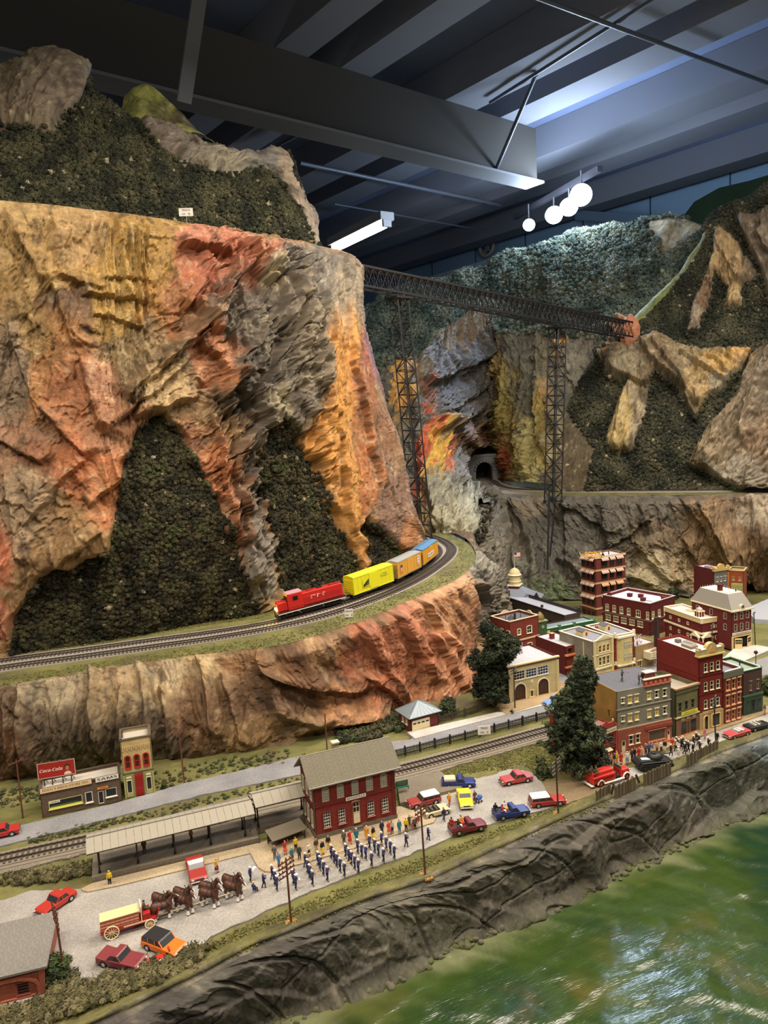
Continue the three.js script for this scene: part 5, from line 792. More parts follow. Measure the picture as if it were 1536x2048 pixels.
function flag(label, p, H, w, h, dir) {
const t = thing('flag', label, 'flag', p, -0.1); part('pole', cyl(0.0005,0.0007, H, 0,0,0,8), mat(220,216,200,0.5), t); part('finial', new THREE.SphereGeometry(0.0009,8,6).translate(0, H, 0), mat(200,170,90,0.4,0.5), t);
const wave = (x) => 0.0012 * Math.sin(x / w * 6), strip = (x0, x1, y0, y1, off) => { const g = new THREE.BoxGeometry(x1 - x0, y1 - y0,0.0003 + off, 10,1,1); g.translate((x0 + x1) / 2, (y0 + y1) / 2,0); const q = g.attributes.position; for (let i = 0; i < q.count; i++) { q.setZ(i, q.getZ(i) + wave(q.getX(i))); q.setX(i, q.getX(i) * dir); } if (dir < 0) { const ix = g.index.array; for (let i = 0; i < ix.length; i += 3) { const a = ix[i]; ix[i] = ix[i + 1]; ix[i + 1] = a; } } g.computeVertexNormals(); return g; };
for (let k = 0; k < 13; k++) part('stripe', strip(0.0005, w, H - h * (k + 1) / 13, H - h * k / 13,0), k % 2 ? mat(236,230,220,0.7) : mat(206,66,60,0.7), t);
part('canton', strip(0.0005, w * 0.42, H - h * 7 / 13, H, 0.0003), mat(48,62,120,0.7), t);
}
{ // brick lodge behind the fire house
const A = roofAt(1019,1249,0.085), B = roofAt(1077,1235,0.085), D = rectFrom(A, B, roofAt(964,1241,0.085)), b = building('brick_hotel', 'red brick building with cream coping and roof aerials behind the dark tree', A, B, D, 0.11, { wall: mRed, roof: roofDark }, { front: [[0.03,0.078,0.01,0.014, sash(creamPale, glass, { arch: 2, nx: 2 })],[0.064,0.076,0.015,0.018, sash(creamPale, glass, { arch: 2, nx: 2 })],[0.03,0.034,0.01,0.014, sash(creamPale, glass, { arch: 2, nx: 2 })],[0.064,0.032,0.015,0.018, sash(creamPale, glass, { arch: 2, nx: 2 })]], left: row(0.02,0.024,3,0.078,0.01,0.014, sash(creamPale, glass, { arch: 2 })) }, { base: -0.025, parapet: 0.006, cap: mat(216,200,160,0.7), category: 'building' });
b.band('string_course', ['front', 'left'], 0.062,0.0036, mat(206,190,148,0.7)); part('pediment', extrude([[-0.016,0],[0.016,0],[0.012,0.003],[0.004,0.0075],[-0.004,0.0075],[-0.012,0.003]], 0.002).translate(b.w * 0.5,0.117,-b.d), mat(216,200,160,0.7), b.t); part('pediment', extrude([[-0.012,0],[0.012,0],[0.004,0.006],[-0.004,0.006]], 0.002).rotateY(Math.PI / 2).translate(b.w - 0.002,0.117,-b.d * 0.45), mat(216,200,160,0.7), b.t);
b.box('chimney', 0.004,0.017,0.004, b.w * 0.42,0.109,-b.d * 0.35, darkTrim); part('vent_cone', new THREE.ConeGeometry(0.011,0.011,14).translate(b.w * 0.4,0.1155,-b.d * 0.5), mat(70,66,64,0.7), b.t); for (const [x, z] of [[0.2,-0.5],[0.72,-0.5]]) part('aerial', [cyl(0.0006,0.0008,0.015, b.w * x, 0.109, b.d * z, 6), cyl(0.0016,0.0016,0.003, b.w * x, 0.109, b.d * z, 8)], darkTrim, b.t);
}
{ // dark red gabled shop beside the fire house
const A = roofAt(1131,1289,0.075), B = roofAt(1169,1280,0.075), D = rectFrom(A, B, roofAt(1069,1268,0.075)), b = building('gabled_shop', 'dark red shop with a pointed gable, orange bay window and one chimney', A, B, D, 0.08, { wall: darkRed, front: brick(120,46,36), roof: roofWhite }, { front: [[0.012,0.0655,0.012,0.011, sash(mat(90,60,52,0.6), glass, { ny: 1 })],[0.042,0.066,0.009,0.01, sash(mat(150,80,66,0.6), glassPale, { arch: 1, ny: 1 })],[0.028,0.006,0.024,0.022, sash(mat(200,120,76,0.6), glassBrown, { nx: 3, arch: 1, sill: false })]] }, { base: -0.012, parapet: 0.0015 });
const W = b.w; part('gable', extrude([[0,0],[0.022,0],[0.011,0.015]], 0.003).translate(W - 0.025,0.076,-0.0014), brick(126,46,38), b.t); const or = mat(214,136,88,0.7); b.box('cornice', W + 0.003,0.004,0.007, W / 2,0.059,0.001, or); b.box('cornice', W + 0.003,0.004,0.006, W / 2,0.031,0.001, or);
const bay = part('bay_window', extrude([[0,0],[0.03,0],[0.025,0.006],[0.005,0.006]], 0.02).rotateX(Math.PI / 2).translate(W - 0.034,0.056,0), or, b.t); for (const k of [0,1]) part('pane', box(0.0078,0.013,0.0008, W - 0.0235 + k * 0.009,0.0395,0.006), glassBrown, bay);
b.chimney(W * 0.35,-D * 0.66,0.014, mRed, 0.009); part('chimney_cap', box(0.011,0.002,0.011, W * 0.35,0.092,-D * 0.66), mat(206,150,110,0.7), b.t); b.box('pinnacle', 0.002,0.012,0.002, W - 0.0015,0.078,0.0005, darkRed);
}
function narrowHouse(name, label, A, B, D, H, side, front, wins, base, shed) {
const b = building(name, label, A, B, D, H, { wall: side, front, roof: roofGrey }, { front: wins(A.distanceTo(B)) }, { base, parapet: 0.002, cap: creamPale }); const W = b.w;
const g = part('roof_hatch', box(0.017,0.0125,0.022, W * shed[0], H - 0.001,-D * shed[1]), cream, b.t); part('hatch_roof', [box(0.012,0.001,0.024,0,0,0,0,0,0.5).translate(W * shed[0] - 0.005, H + 0.013,-D * shed[1]), box(0.012,0.001,0.024,0,0,0,0,0,-0.5).translate(W * shed[0] + 0.005, H + 0.013,-D * shed[1])], roofDark, g); part('gable', extrude([[-0.0085,0],[0.0085,0],[0,0.0045]], 0.022).translate(W * shed[0], H + 0.011,-D * shed[1] - 0.011), cream, g); part('door', box(0.005,0.0085,0.0008, W * shed[0] + 0.002, H - 0.0005,-D * shed[1] + 0.0112), red, g);
return b;
}
{
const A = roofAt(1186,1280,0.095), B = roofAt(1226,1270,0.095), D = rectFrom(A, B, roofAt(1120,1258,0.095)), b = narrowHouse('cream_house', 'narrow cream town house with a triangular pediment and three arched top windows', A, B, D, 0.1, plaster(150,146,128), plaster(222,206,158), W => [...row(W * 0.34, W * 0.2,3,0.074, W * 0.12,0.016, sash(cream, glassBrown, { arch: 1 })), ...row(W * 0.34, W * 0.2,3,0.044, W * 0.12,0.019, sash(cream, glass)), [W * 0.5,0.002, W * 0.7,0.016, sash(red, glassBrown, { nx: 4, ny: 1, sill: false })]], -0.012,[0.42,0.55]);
const W = b.w; part('pediment', extrude([[-W * 0.36,0],[W * 0.36,0],[0,0.009]], 0.0035).translate(W * 0.55,0.105,-0.0016), creamPale, b.t); for (const x of [0.05,0.95]) b.box('corner_pier', 0.005,0.104,0.0036, W * x, 0,0.0006, mat(218,202,150,0.7)); b.band('cornice', ['front'], 0.036,0.0034, creamPale, 0.002); b.band('cornice', ['front'], 0.0685,0.002, creamPale); b.band('cornice', ['front'], 0.02,0.004, creamPale, 0.002); b.box('drainpipe', 0.0018,0.094,0.0016,0.0,0.002,-0.03, creamPale);
const A2 = roofAt(1228,1268,0.095), B2 = roofAt(1268,1260,0.095), D2 = rectFrom(A2, B2, roofAt(1165,1249,0.095)), c = narrowHouse('bay_house', 'narrow town house with red sides and a cream two storey bay', A2, B2, D2,0.1, brick(150,44,34), brick(160,52,40), W => [[W * 0.42,0.002, W * 0.5,0.025, sash(cream, mat(150,156,166,0.4), { ny: 1, sill: false })],[W * 0.84,0.002, W * 0.16,0.022, sash(creamPale, glass, { ny: 1, sill: false })]], -0.012,[0.42,0.6]);
const w2 = c.w, bay = part('bay', extrude([[0,0],[w2 * 0.78,0],[w2 * 0.66,0.008],[w2 * 0.12,0.008]], 0.064).rotateX(Math.PI / 2).translate(w2 * 0.12,0.096,0), plaster(232,214,150), c.t);
for (const y of [0.043,0.071]) for (const [x, n] of [[0.34,0],[0.64,1]]) { part('pane', box(w2 * 0.2,0.015,0.0008, w2 * (0.22 + x * 0.78 - 0.03), y, 0.0078), glassPale, bay); part('muntin', [box(w2 * 0.21,0.0008,0.0008, w2 * (0.19 + x * 0.78), y + 0.008,0.0084), box(0.0008,0.015,0.0008, w2 * (0.19 + x * 0.78), y, 0.0084)], cream, bay); }
c.box('bay_cornice', w2 * 0.86,0.004,0.011, w2 * 0.51,0.096,0.004, creamPale); c.box('bay_cornice', w2 * 0.84,0.003,0.0105, w2 * 0.51,0.031,0.004, creamPale); for (const x of [0.04,0.98]) { c.box('corner_pier', 0.005,0.012,0.005, w2 * x, 0.097,0.0004, creamPale); c.box('corner_pier', 0.005,0.008,0.004, w2 * x, 0.034,0.0008, creamPale); }
part('roof_ball', new THREE.SphereGeometry(0.004,12,8).translate(w2 * 0.25,0.103,-D2 * 0.78), mat(206,84,50,0.5), c.t);
}
{ // cinema: hall, marquee, tall sign, twig sculpture
const A = roofAt(1270,1290,0.06), B = roofAt(1312,1279,0.06), D = 0.1, b = building('cinema', 'tan cinema with a lettered marquee between the yellow bay house and the red shop', A, B, D, 0.062, { wall: plaster(176,150,106), roof: roofWhite }, { front: [[0.014,0.004,0.014,0.026, sash(cream, glassBrown, { nx: 2, sill: false })]] }, { base: -0.01, parapet: 0.004 });
const W = b.w, m = part('marquee', box(0.04,0.017,0.02, W * 0.68,0.034,0.01), mat(210,200,170,0.6), b.t);
const f = new THREE.PlaneGeometry(0.035,0.014); part('lettering', f.translate(W * 0.68,0.043,0.0202), textMat([], 0.035,0.014, '#f4e8c4', '#33261e', BOLD, { draw: bars(3, '#33261e') }), m);
signBoard(b.t, 'sign', 0.014,0.005, textMat([], 0.014,0.005, '#c9452f', '#f4ddc0', BOLD, { draw: bars(1, '#f4ddc0') }), W * 0.62,0.052,0.018,0, mat(190,186,178,0.6)); part('crest', extrude([[-0.018,0],[0.018,0],[0.014,0.004],[0.004,0.009],[-0.006,0.007],[-0.014,0.004]], 0.0016).translate(W * 0.64,0.0508,0.0156), mat(186,182,176,0.6), b.t);
const v = part('blade_sign', box(0.012,0.078,0.006, W * 0.84,0.05,0.012), mat(50,34,34,0.6), b.t); for (let k = 0; k < 10; k++) part('letter_block', box(0.006,0.0046,0.0008, W * 0.84,0.064 + k * 0.006,0.0152), mat(78,50,48,0.5), v); part('sign_stay', [rod([W * 0.84,0.1,0.01],[W * 0.5,0.07,-0.03], 0.0008)], darkTrim, b.t);
seeded(88); const sc = [], wh = []; for (let k = 0; k < 46; k++) { const a = V3(rr(-0.012,0.012), rr(0,0.02), rr(-0.006,0.006)), c = a.clone().add(V3(rr(-0.007,0.007), rr(-0.003,0.008), rr(-0.003,0.003))); (k % 2 ? sc : wh).push(rod(a, c, 0.0006,4)); }
const tw = thing('neon_sculpture', 'tangle of red and white neon rods on the cinema roof', 'neon sign', b.t.localToWorld(V3(W * 0.3,0.0625,-0.012)), 0.3); part('red_rods', sc, mat(190,56,44,0.5), tw); part('white_rods', wh, mat(226,214,204,0.5), tw); part('post', cyl(0.0012,0.0012,0.01,0,0,0,8), darkTrim, tw);
const hatch = mat(70,70,76,0.7); b.box('roof_plate', 0.03,0.002,0.016, W * 0.1,0.064,-0.05, hatch); for (let k = 0; k < 4; k++) signBoard(b.t, 'poster_board', 0.004,0.014, mat(190,188,186,0.6), W * 1.06 + k * 0.0042,0.05 + k * 0.001,-0.012 - k * 0.002,0.4, mat(120,120,124,0.6));
}
{ // grey stone and salmon brick corner building
const A = at(1234.5,1509), B = at(1342,1484), W = A.distanceTo(B), D = 0.092, H = 0.113, st = plaster(150,146,128), sb = brick(158,92,72), y = sash(creamPale, glassWarm, { t: 0.0008 }), n = sash(creamPale, glass, { t: 0.0008 });
const xs = [0.0125,0.027,0.041,0.067,0.083,0.1].map(x => x * W / 0.113), b = building('corner_building', 'grey three storey corner building with a salmon brick ground floor and flat dark roof', A, B, D, H, { wall: plaster(168,134,66), front: st, right: st, roof: roofDark }, { front: [...xs.map((x, i) => [x, i ? 0.0885 : 0.0915, i ? 0.0076 : 0.006, i ? 0.0135 : 0.009,[n, y, y, y, n, n][i]]), ...xs.map((x, i) => [x, i ? 0.0555 : 0.0585, i ? 0.0076 : 0.006, i ? 0.0135 : 0.009,[n, y, y, y, y, n][i]])], left: [[0.07,0.062,0.004,0.012, sash(mat(130,100,60,0.7), glass, { sill: false })]] }, { parapet: 0.001 });
const gf = part('ground_floor', extrude([[0,0],[W, 0],[W, 0.044],[0,0.044]], 0.0022,0,[[xs[1], 0.014],[xs[2], 0.014]].map(([x, q]) => openingPts(x, q, 0.0086,0.0165).reverse()).concat([openingPts(W * 0.72,0.011,0.036,0.02).reverse(), openingPts(0.0125,0.001,0.0086,0.0235).reverse(), openingPts(W * 0.945,0.004,0.006,0.022).reverse()])).translate(0,0,0), sb, b.t);
for (const x of [xs[1], xs[2]]) { const G = windowGeo(0.0086,0.0165, n), f = part('window', G.frame, creamPale, b.t); f.position.set(x, 0.014,0.0024); part('pane', G.pane, glass, f); }
{ const G = windowGeo(0.036,0.02, sash(mat(196,120,90,0.6), glass, { ny: 1 })), f = part('shop_window', G.frame, mat(206,134,100,0.6), b.t); f.position.set(W * 0.72,0.011,0.0024); part('pane', G.pane, mat(86,78,66,0.25), f); }
for (const [x, q, w, h, c] of [[0.0125,0.001,0.0086,0.0235, creamPale],[W * 0.945,0.004,0.006,0.022, white]]) { const dr = part('door', box(w, h, 0.001, x, q, 0.0008), c, b.t); part('pane', box(w * 0.55, h * 0.3,0.0006, x, q + h * 0.58,0.0014), glass, dr); }
b.box('string_course', W + 0.001,0.0016,0.0018, W / 2,0.0795,0.0004, mat(160,156,138,0.7)); b.box('string_course', W + 0.001,0.0016,0.003, W / 2,0.0438,0.0008, mat(188,160,130,0.7)); b.box('shop_fascia', W * 0.5,0.006,0.0036, W * 0.75,0.0345,0.0022, brick(160,80,62)); b.box('shop_plinth', W * 0.5,0.008,0.0034, W * 0.75,0,0.0022, plaster(222,150,96));
const pk = mat(206,128,100,0.7), par = b.box('parapet', W * 0.5,0.0115,0.0034, W * 0.75, H, -0.0012, mat(150,80,62,0.7)); part('parapet_cap', box(W * 0.51,0.0014,0.006, W * 0.75, H + 0.0115,-0.001), mat(218,176,150,0.7), par); for (let k = 0; k < 6; k++) part('bracket', box(0.0022,0.006,0.003, W * (0.53 + k * 0.088), H + 0.002,0.0016), pk, par); part('parapet_foot', box(W * 0.505,0.0016,0.0046, W * 0.75, H, 0.0004), pk, par); b.box('roof_hatch', 0.02,0.008,0.012, W * 0.86, H, -0.04, mat(120,60,50,0.7)); b.box('hatch_lid', 0.022,0.0014,0.014, W * 0.86, H + 0.008,-0.04, mat(206,190,178,0.7));
}
{ // small factory shop with curved gable
const A = at(1191,1533), B = at(1233.5,1515), W = A.distanceTo(B), r = brick(150,50,42), b = building('factory_shop', 'small red shop with a curved gable and black lettered sign behind the conifer', A, B, 0.105,0.056, { wall: r, front: brick(160,64,56), roof: mat(150,120,106,0.9) }, { front: [[W * 0.42,0.032,0.008,0.0145, sash(mat(130,60,52,0.6), glass, { ny: 1 })],[W * 0.78,0.032,0.008,0.0145, sash(mat(130,60,52,0.6), glass, { ny: 1 })],[W * 0.38,0.004,0.022,0.017, sash(mat(150,60,50,0.6), mat(66,62,46,0.3), { ny: 1, sill: false })],[W * 0.85,0.002,0.009,0.02, sash(mat(150,60,50,0.6), glass, { ny: 1, sill: false })]] }, { parapet: 0.003 });
part('gable', extrude([[0,0],[W, 0],[W, 0.006],[W * 0.86,0.0105],[W * 0.72,0.0095],[W * 0.6,0.0105],[W * 0.5,0.014],[W * 0.38,0.0105],[W * 0.24,0.006],[0,0.004]], 0.0024).translate(0,0.058,-0.0018), mat(164,66,56,0.75), b.t); b.box('finial', 0.0022,0.005,0.0022, W * 0.86,0.067,-0.001, creamPale);
signBoard(b.t, 'sign', W * 0.92,0.0088, textMat(['Hood Factory'], W * 0.92,0.0088, '#efe3bd', '#2b2622', ITALIC, { fill: 1, size: 0.75 }), W * 0.52,0.0505,0.0014,0, mat(60,40,30,0.7)); const aw = part('awning', box(0.024,0.001,0.008, W * 0.45,0.0225,0.004,0,0.35), mat(206,196,160,0.7), b.t); b.box('fascia', W * 0.9,0.003,0.002, W * 0.5,0.0265,0.0006, mat(76,70,60,0.7)); b.box('pier', 0.003,0.062,0.003,0.0012,0,0.0002, mat(170,70,60,0.75)); b.box('pier', 0.003,0.062,0.003, W - 0.0014,0,0.0002, mat(170,70,60,0.75));
}
{ // olive shop
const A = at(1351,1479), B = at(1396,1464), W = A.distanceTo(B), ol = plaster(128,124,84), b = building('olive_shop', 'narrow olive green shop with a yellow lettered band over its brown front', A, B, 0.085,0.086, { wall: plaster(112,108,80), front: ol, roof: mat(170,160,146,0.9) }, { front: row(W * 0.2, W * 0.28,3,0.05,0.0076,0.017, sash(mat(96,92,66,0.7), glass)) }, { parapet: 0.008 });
b.box('cornice', W + 0.004,0.003,0.006, W / 2,0.0925,0, mat(176,150,116,0.7)); b.box('frieze', W + 0.001,0.008,0.0022, W / 2,0.084,0.0003, mat(112,108,74,0.7)); b.box('shop_front', W, 0.036,0.002, W / 2,0,0.001, mat(126,98,70,0.75)); b.box('ledge', W + 0.003,0.002,0.005, W / 2,0.039,0.001, mat(196,186,140,0.7));
for (const [x, w] of [[0.32,0.013],[0.74,0.014]]) { const f = b.box('shop_window', w + 0.0024,0.025,0.0012, W * x, 0.007,0.002, mat(150,112,76,0.7)); part('pane', box(w, 0.022,0.0008, W * x, 0.0082,0.0026), glass, f); } b.box('door', 0.004,0.026,0.0012, W * 0.53,0.002,0.002, mat(88,62,46,0.7)); b.box('plinth', W * 0.95,0.0056,0.0036, W / 2,0,0.0018, mat(206,146,98,0.7));
for (const x of [0.28,0.52,0.78]) b.box('transom', 0.008,0.004,0.0008, W * x, 0.033,0.0022, mat(166,156,130,0.7));
signBoard(b.t, 'sign', W * 0.72,0.0058, textMat(['BIKES LOANS'], W * 0.72,0.0058, '#e6df3c', '#8a7a1c', BOLD, { size: 0.8 }), W * 0.58,0.0425,0.0022,0, mat(206,200,60,0.6)); b.box('pipe', 0.0012,0.09,0.0012,0,0,0.0012, darkTrim);
}
{ // tall red shop with arched cornice
const A = at(1398,1464), B = at(1445,1452), W = A.distanceTo(B), D = 0.11, H = 0.144, r = brick(122,36,28), wn = sash(creamPale, glass, { lintel: false });
const b = building('arched_shop', 'tall red brick shop crowned by a cream arched cornice and roof skylight', A, B, D, H, { wall: r, roof: mat(214,206,196,0.9) }, { front: [...row(W * 0.28, W * 0.26,3,0.112,0.008,0.0165, wn), ...row(W * 0.28, W * 0.26,3,0.076,0.008,0.0165, wn), ...row(W * 0.28, W * 0.26,3,0.042,0.008,0.0165, wn)] }, { parapet: 0.005 });
b.box('cornice_block', W + 0.004,0.0115,0.008, W / 2, H - 0.001,-0.003, plaster(206,190,130)); b.box('cornice', W + 0.006,0.0026,0.011, W / 2, H - 0.002,-0.002, mat(226,200,130,0.7)); b.box('cornice_cap', W + 0.005,0.0016,0.009, W / 2, H + 0.0105,-0.003, creamPale);
const arch = []; for (let i = 0; i <= 16; i++) arch.push([0.0125 * Math.cos(Math.PI * i / 16), 0.014 + 0.0125 * Math.sin(Math.PI * i / 16) - 0.004]); part('arch_crest', extrude([[0.0125,0], ...arch, [-0.0125,0]], 0.008).translate(W / 2, H, -0.006), plaster(214,196,132), b.t); part('crest_plate', extrude([[-0.007,0.004],[0.007,0.004],[0.006,0.011],[0,0.016],[-0.006,0.011]], 0.0008).translate(W / 2, H, 0.002), mat(226,160,100,0.7), b.t); for (const s of [0,1]) b.box('crest_pier', 0.004,0.015,0.009, s ? W - 0.001 : 0.001, H, -0.003, plaster(206,190,130));
b.band('string_course', ['front', 'left'], 0.105,0.0012, brick(110,34,28), 0.0008); b.band('string_course', ['front'], 0.07,0.0012, brick(110,34,28), 0.0008);
const sk = b.box('skylight', 0.017,0.006,0.026, W * 0.46, H - 0.001,-D * 0.46, mat(120,114,104,0.7)); part('skylight_glass', extrude([[-0.0085,0],[0.0085,0],[0.003,0.005],[-0.003,0.005]], 0.026).translate(W * 0.46, H + 0.005,-D * 0.46 - 0.013), mat(176,172,160,0.4), sk); for (let k = 0; k < 5; k++) part('glazing_bar', box(0.0146,0.0008,0.0008, W * 0.46, H + 0.0098,-D * 0.46 - 0.01 + k * 0.005), mat(96,92,86,0.6), sk); b.box('vent', 0.009,0.008,0.009, W * 0.5, H - 0.001,-D * 0.75, mat(110,104,98,0.7));
// bank front
b.box('bank_front', W, 0.035,0.0024, W / 2,0,0.0012, plaster(200,178,124)); signBoard(b.t, 'sign', W * 0.8,0.0052, textMat(['FLORIST'], W * 0.8,0.0052, '#c9b27c', '#2e2620', BOLD, { size: 0.9 }), W * 0.5,0.033,0.0026,0, mat(180,156,104,0.7)); const bd = part('arched_door', ring(0.012,0.03,0.0016,0.002,1).translate(W * 0.25,0.001,0.0024), mat(224,200,140,0.7), b.t); part('pane', extrude(openingPts(W * 0.25,0.001,0.009,0.028,1), 0.0006).translate(0,0,0.0022), glass, bd); const bw = part('bank_window', ring(0.021,0.026,0.0014,0.002,0).translate(W * 0.66,0.005,0.0024), mat(224,200,140,0.7), b.t); part('pane', box(0.0185,0.0235,0.0006, W * 0.66,0.0063,0.0024), mat(60,54,46,0.25), bw);
}
{ // orange brick three storey
const A = at(1448,1452), B = at(1484,1441), W = A.distanceTo(B), s = sash(mat(216,164,120,0.7), glassBrown), b = building('orange_shop', 'orange brick three storey shop with cream window hoods', A, B, 0.08,0.098, { wall: brick(140,66,46), roof: mat(120,122,128,0.9) }, { front: [0.068,0.038,0.008].flatMap((y, j) => row(W * 0.2, W * 0.31,3, y, 0.008,0.019, s)) }, { parapet: 0.006, cap: mat(184,184,180,0.8) });
b.box('frieze', W + 0.002,0.011,0.003, W / 2,0.092,0.0004, mat(110,112,96,0.8)); for (let j = 0; j < 3; j++) for (let i = 0; i < 3; i++) { b.box('hood', 0.0105,0.0022,0.0024, W * (0.2 + 0.31 * i), 0.0275 + j * 0.03,0.0008, mat(224,176,130,0.7)); b.box('sill', 0.0105,0.0018,0.0026, W * (0.2 + 0.31 * i), 0.006 + j * 0.03,0.0008, mat(228,186,144,0.7)); }
const A2 = at(1485.5,1434.5), B2 = at(1523,1424.5), w = A2.distanceTo(B2), g = mat(46,74,54,0.6), b2 = building('green_front_shop', 'dark brown brick shop with a green wooden front and pale green roof edge', A2, B2,0.075,0.086, { wall: brick(88,66,58), roof: mat(130,150,134,0.9) }, { front: row(w * 0.4, w * 0.38,2,0.05,0.0046,0.018, sash(mat(156,140,124,0.7), glass)) }, { parapet: 0.005, cap: mat(150,178,150,0.8) });
b2.box('shop_front', w + 0.001,0.04,0.0024, w / 2,0,0.0012, g); b2.box('fascia', w + 0.003,0.003,0.005, w / 2,0.039,0.001, mat(60,96,68,0.6)); for (const [x, q] of [[0.2,0.005],[0.5,0.012],[0.82,0.009]]) { const f = b2.box('shop_window', q + 0.0016,0.024,0.0008, w * x, 0.009,0.0023, mat(70,104,76,0.6)); part('pane', box(q, 0.0225,0.0006, w * x, 0.0098,0.0027), glass, f); part('transom', box(q, 0.0008,0.0006, w * x, 0.025,0.0031), g, f); }
b2.box('stovepipe', 0.0016,0.009,0.0016, w * 0.5,0.086,-0.03, darkTrim); part('cowl', new THREE.SphereGeometry(0.0026,10,8).scale(1,1.3,1).translate(w * 0.5,0.098,-0.03), darkTrim, b2.t);
}
{ // court house with cream balustrade
const A = roofAt(1330,1215,0.07), B = roofAt(1403,1240,0.07), u = B.clone().sub(A), W = u.length(), D = rectFrom(A, B, roofAt(1441.7,1224,0.07)), q = sash(creamPale, glass, { ny: 1, t: 0.0016, lintel: false, sill: false });
const b = building('court_house', 'red court house with cream balustrade, pediments and a small roof cupola', A, B, 0.055,0.085, { wall: brick(106,30,28), roof: mat(206,196,182,0.9) }, { front: [...row(W * 0.16, W * 0.24,3,0.06,0.0085,0.0085, q), ...row(W * 0.16, W * 0.24,3,0.03,0.0085,0.0095, q), ...row(W * 0.16, W * 0.24,2,0.008,0.0095,0.011, q)], right: [...row(0.036,0.012,2,0.06,0.0085,0.0085, q), [0.045,0.03,0.0085,0.0095, q]] }, { base: -0.015, parapet: 0.001 });
const d = b.d; b.band('balustrade', ['front', 'right', 'back', 'left'], 0.0755,0.0105, mat(226,204,150,0.7), 0.0014); b.band('balustrade_rail', ['front', 'right', 'back', 'left'], 0.0862,0.0022, creamPale, 0.0022); for (const [x, z] of [[0,0],[W, 0],[W, -d],[0,-d]]) b.box('corner_block', 0.005,0.013,0.005, x, 0.0755, z, creamPale); b.band('cornice', ['front', 'right'], 0.048,0.0042, creamPale, 0.0024);
for (const s of ['front', 'right']) { const L = s === 'front' ? W : d, x = s === 'front' ? L * 0.88 : L * 0.24, g = part('portico', extrude([[-0.016,0],[0.016,0],[0,0.0115]], 0.009), creamPale, b.t); b.on(s, g, x, 0.041,0); for (const e of [-1,1]) b.on(s, part('column', [cyl(0.0017,0.0019,0.032,0,0.006,0,10), box(0.0046,0.003,0.0046,0,0.038,0), box(0.005,0.006,0.005,0,0,0)], creamPale, b.t), x + e * 0.0135,0,0.006); const f = part('fanlight', extrude(openingPts(0,0,0.018,0.014,1), 0.001), mat(222,206,158,0.7), b.t); b.on(s, f, x, 0.008,0.0002); }
const cp = b.box('cupola', 0.016,0.014,0.016, W * 0.78,0.085,-d * 0.35, brick(106,30,28)); part('cupola_cornice', box(0.019,0.002,0.019, W * 0.78,0.098,-d * 0.35), creamPale, cp); for (const [x, z] of [[-1,1],[0,1],[1,1],[1,0],[1,-1],[-1,-1]]) part('cupola_post', box(0.0016,0.013,0.0016, W * 0.78 + x * 0.0075,0.085,-d * 0.35 + z * 0.0075), creamPale, cp); part('dome', new THREE.SphereGeometry(0.0085,16,8,0,6.2832,0,1.5708).translate(W * 0.78,0.1,-d * 0.35), mat(178,172,160,0.5), cp); part('finial', cyl(0.0006,0.001,0.004, W * 0.78,0.108,-d * 0.35,8), mat(206,200,186,0.5), cp); b.box('roof_box', 0.02,0.004,0.014, W * 0.42,0.084,-d * 0.6, mat(222,200,150,0.7));
}
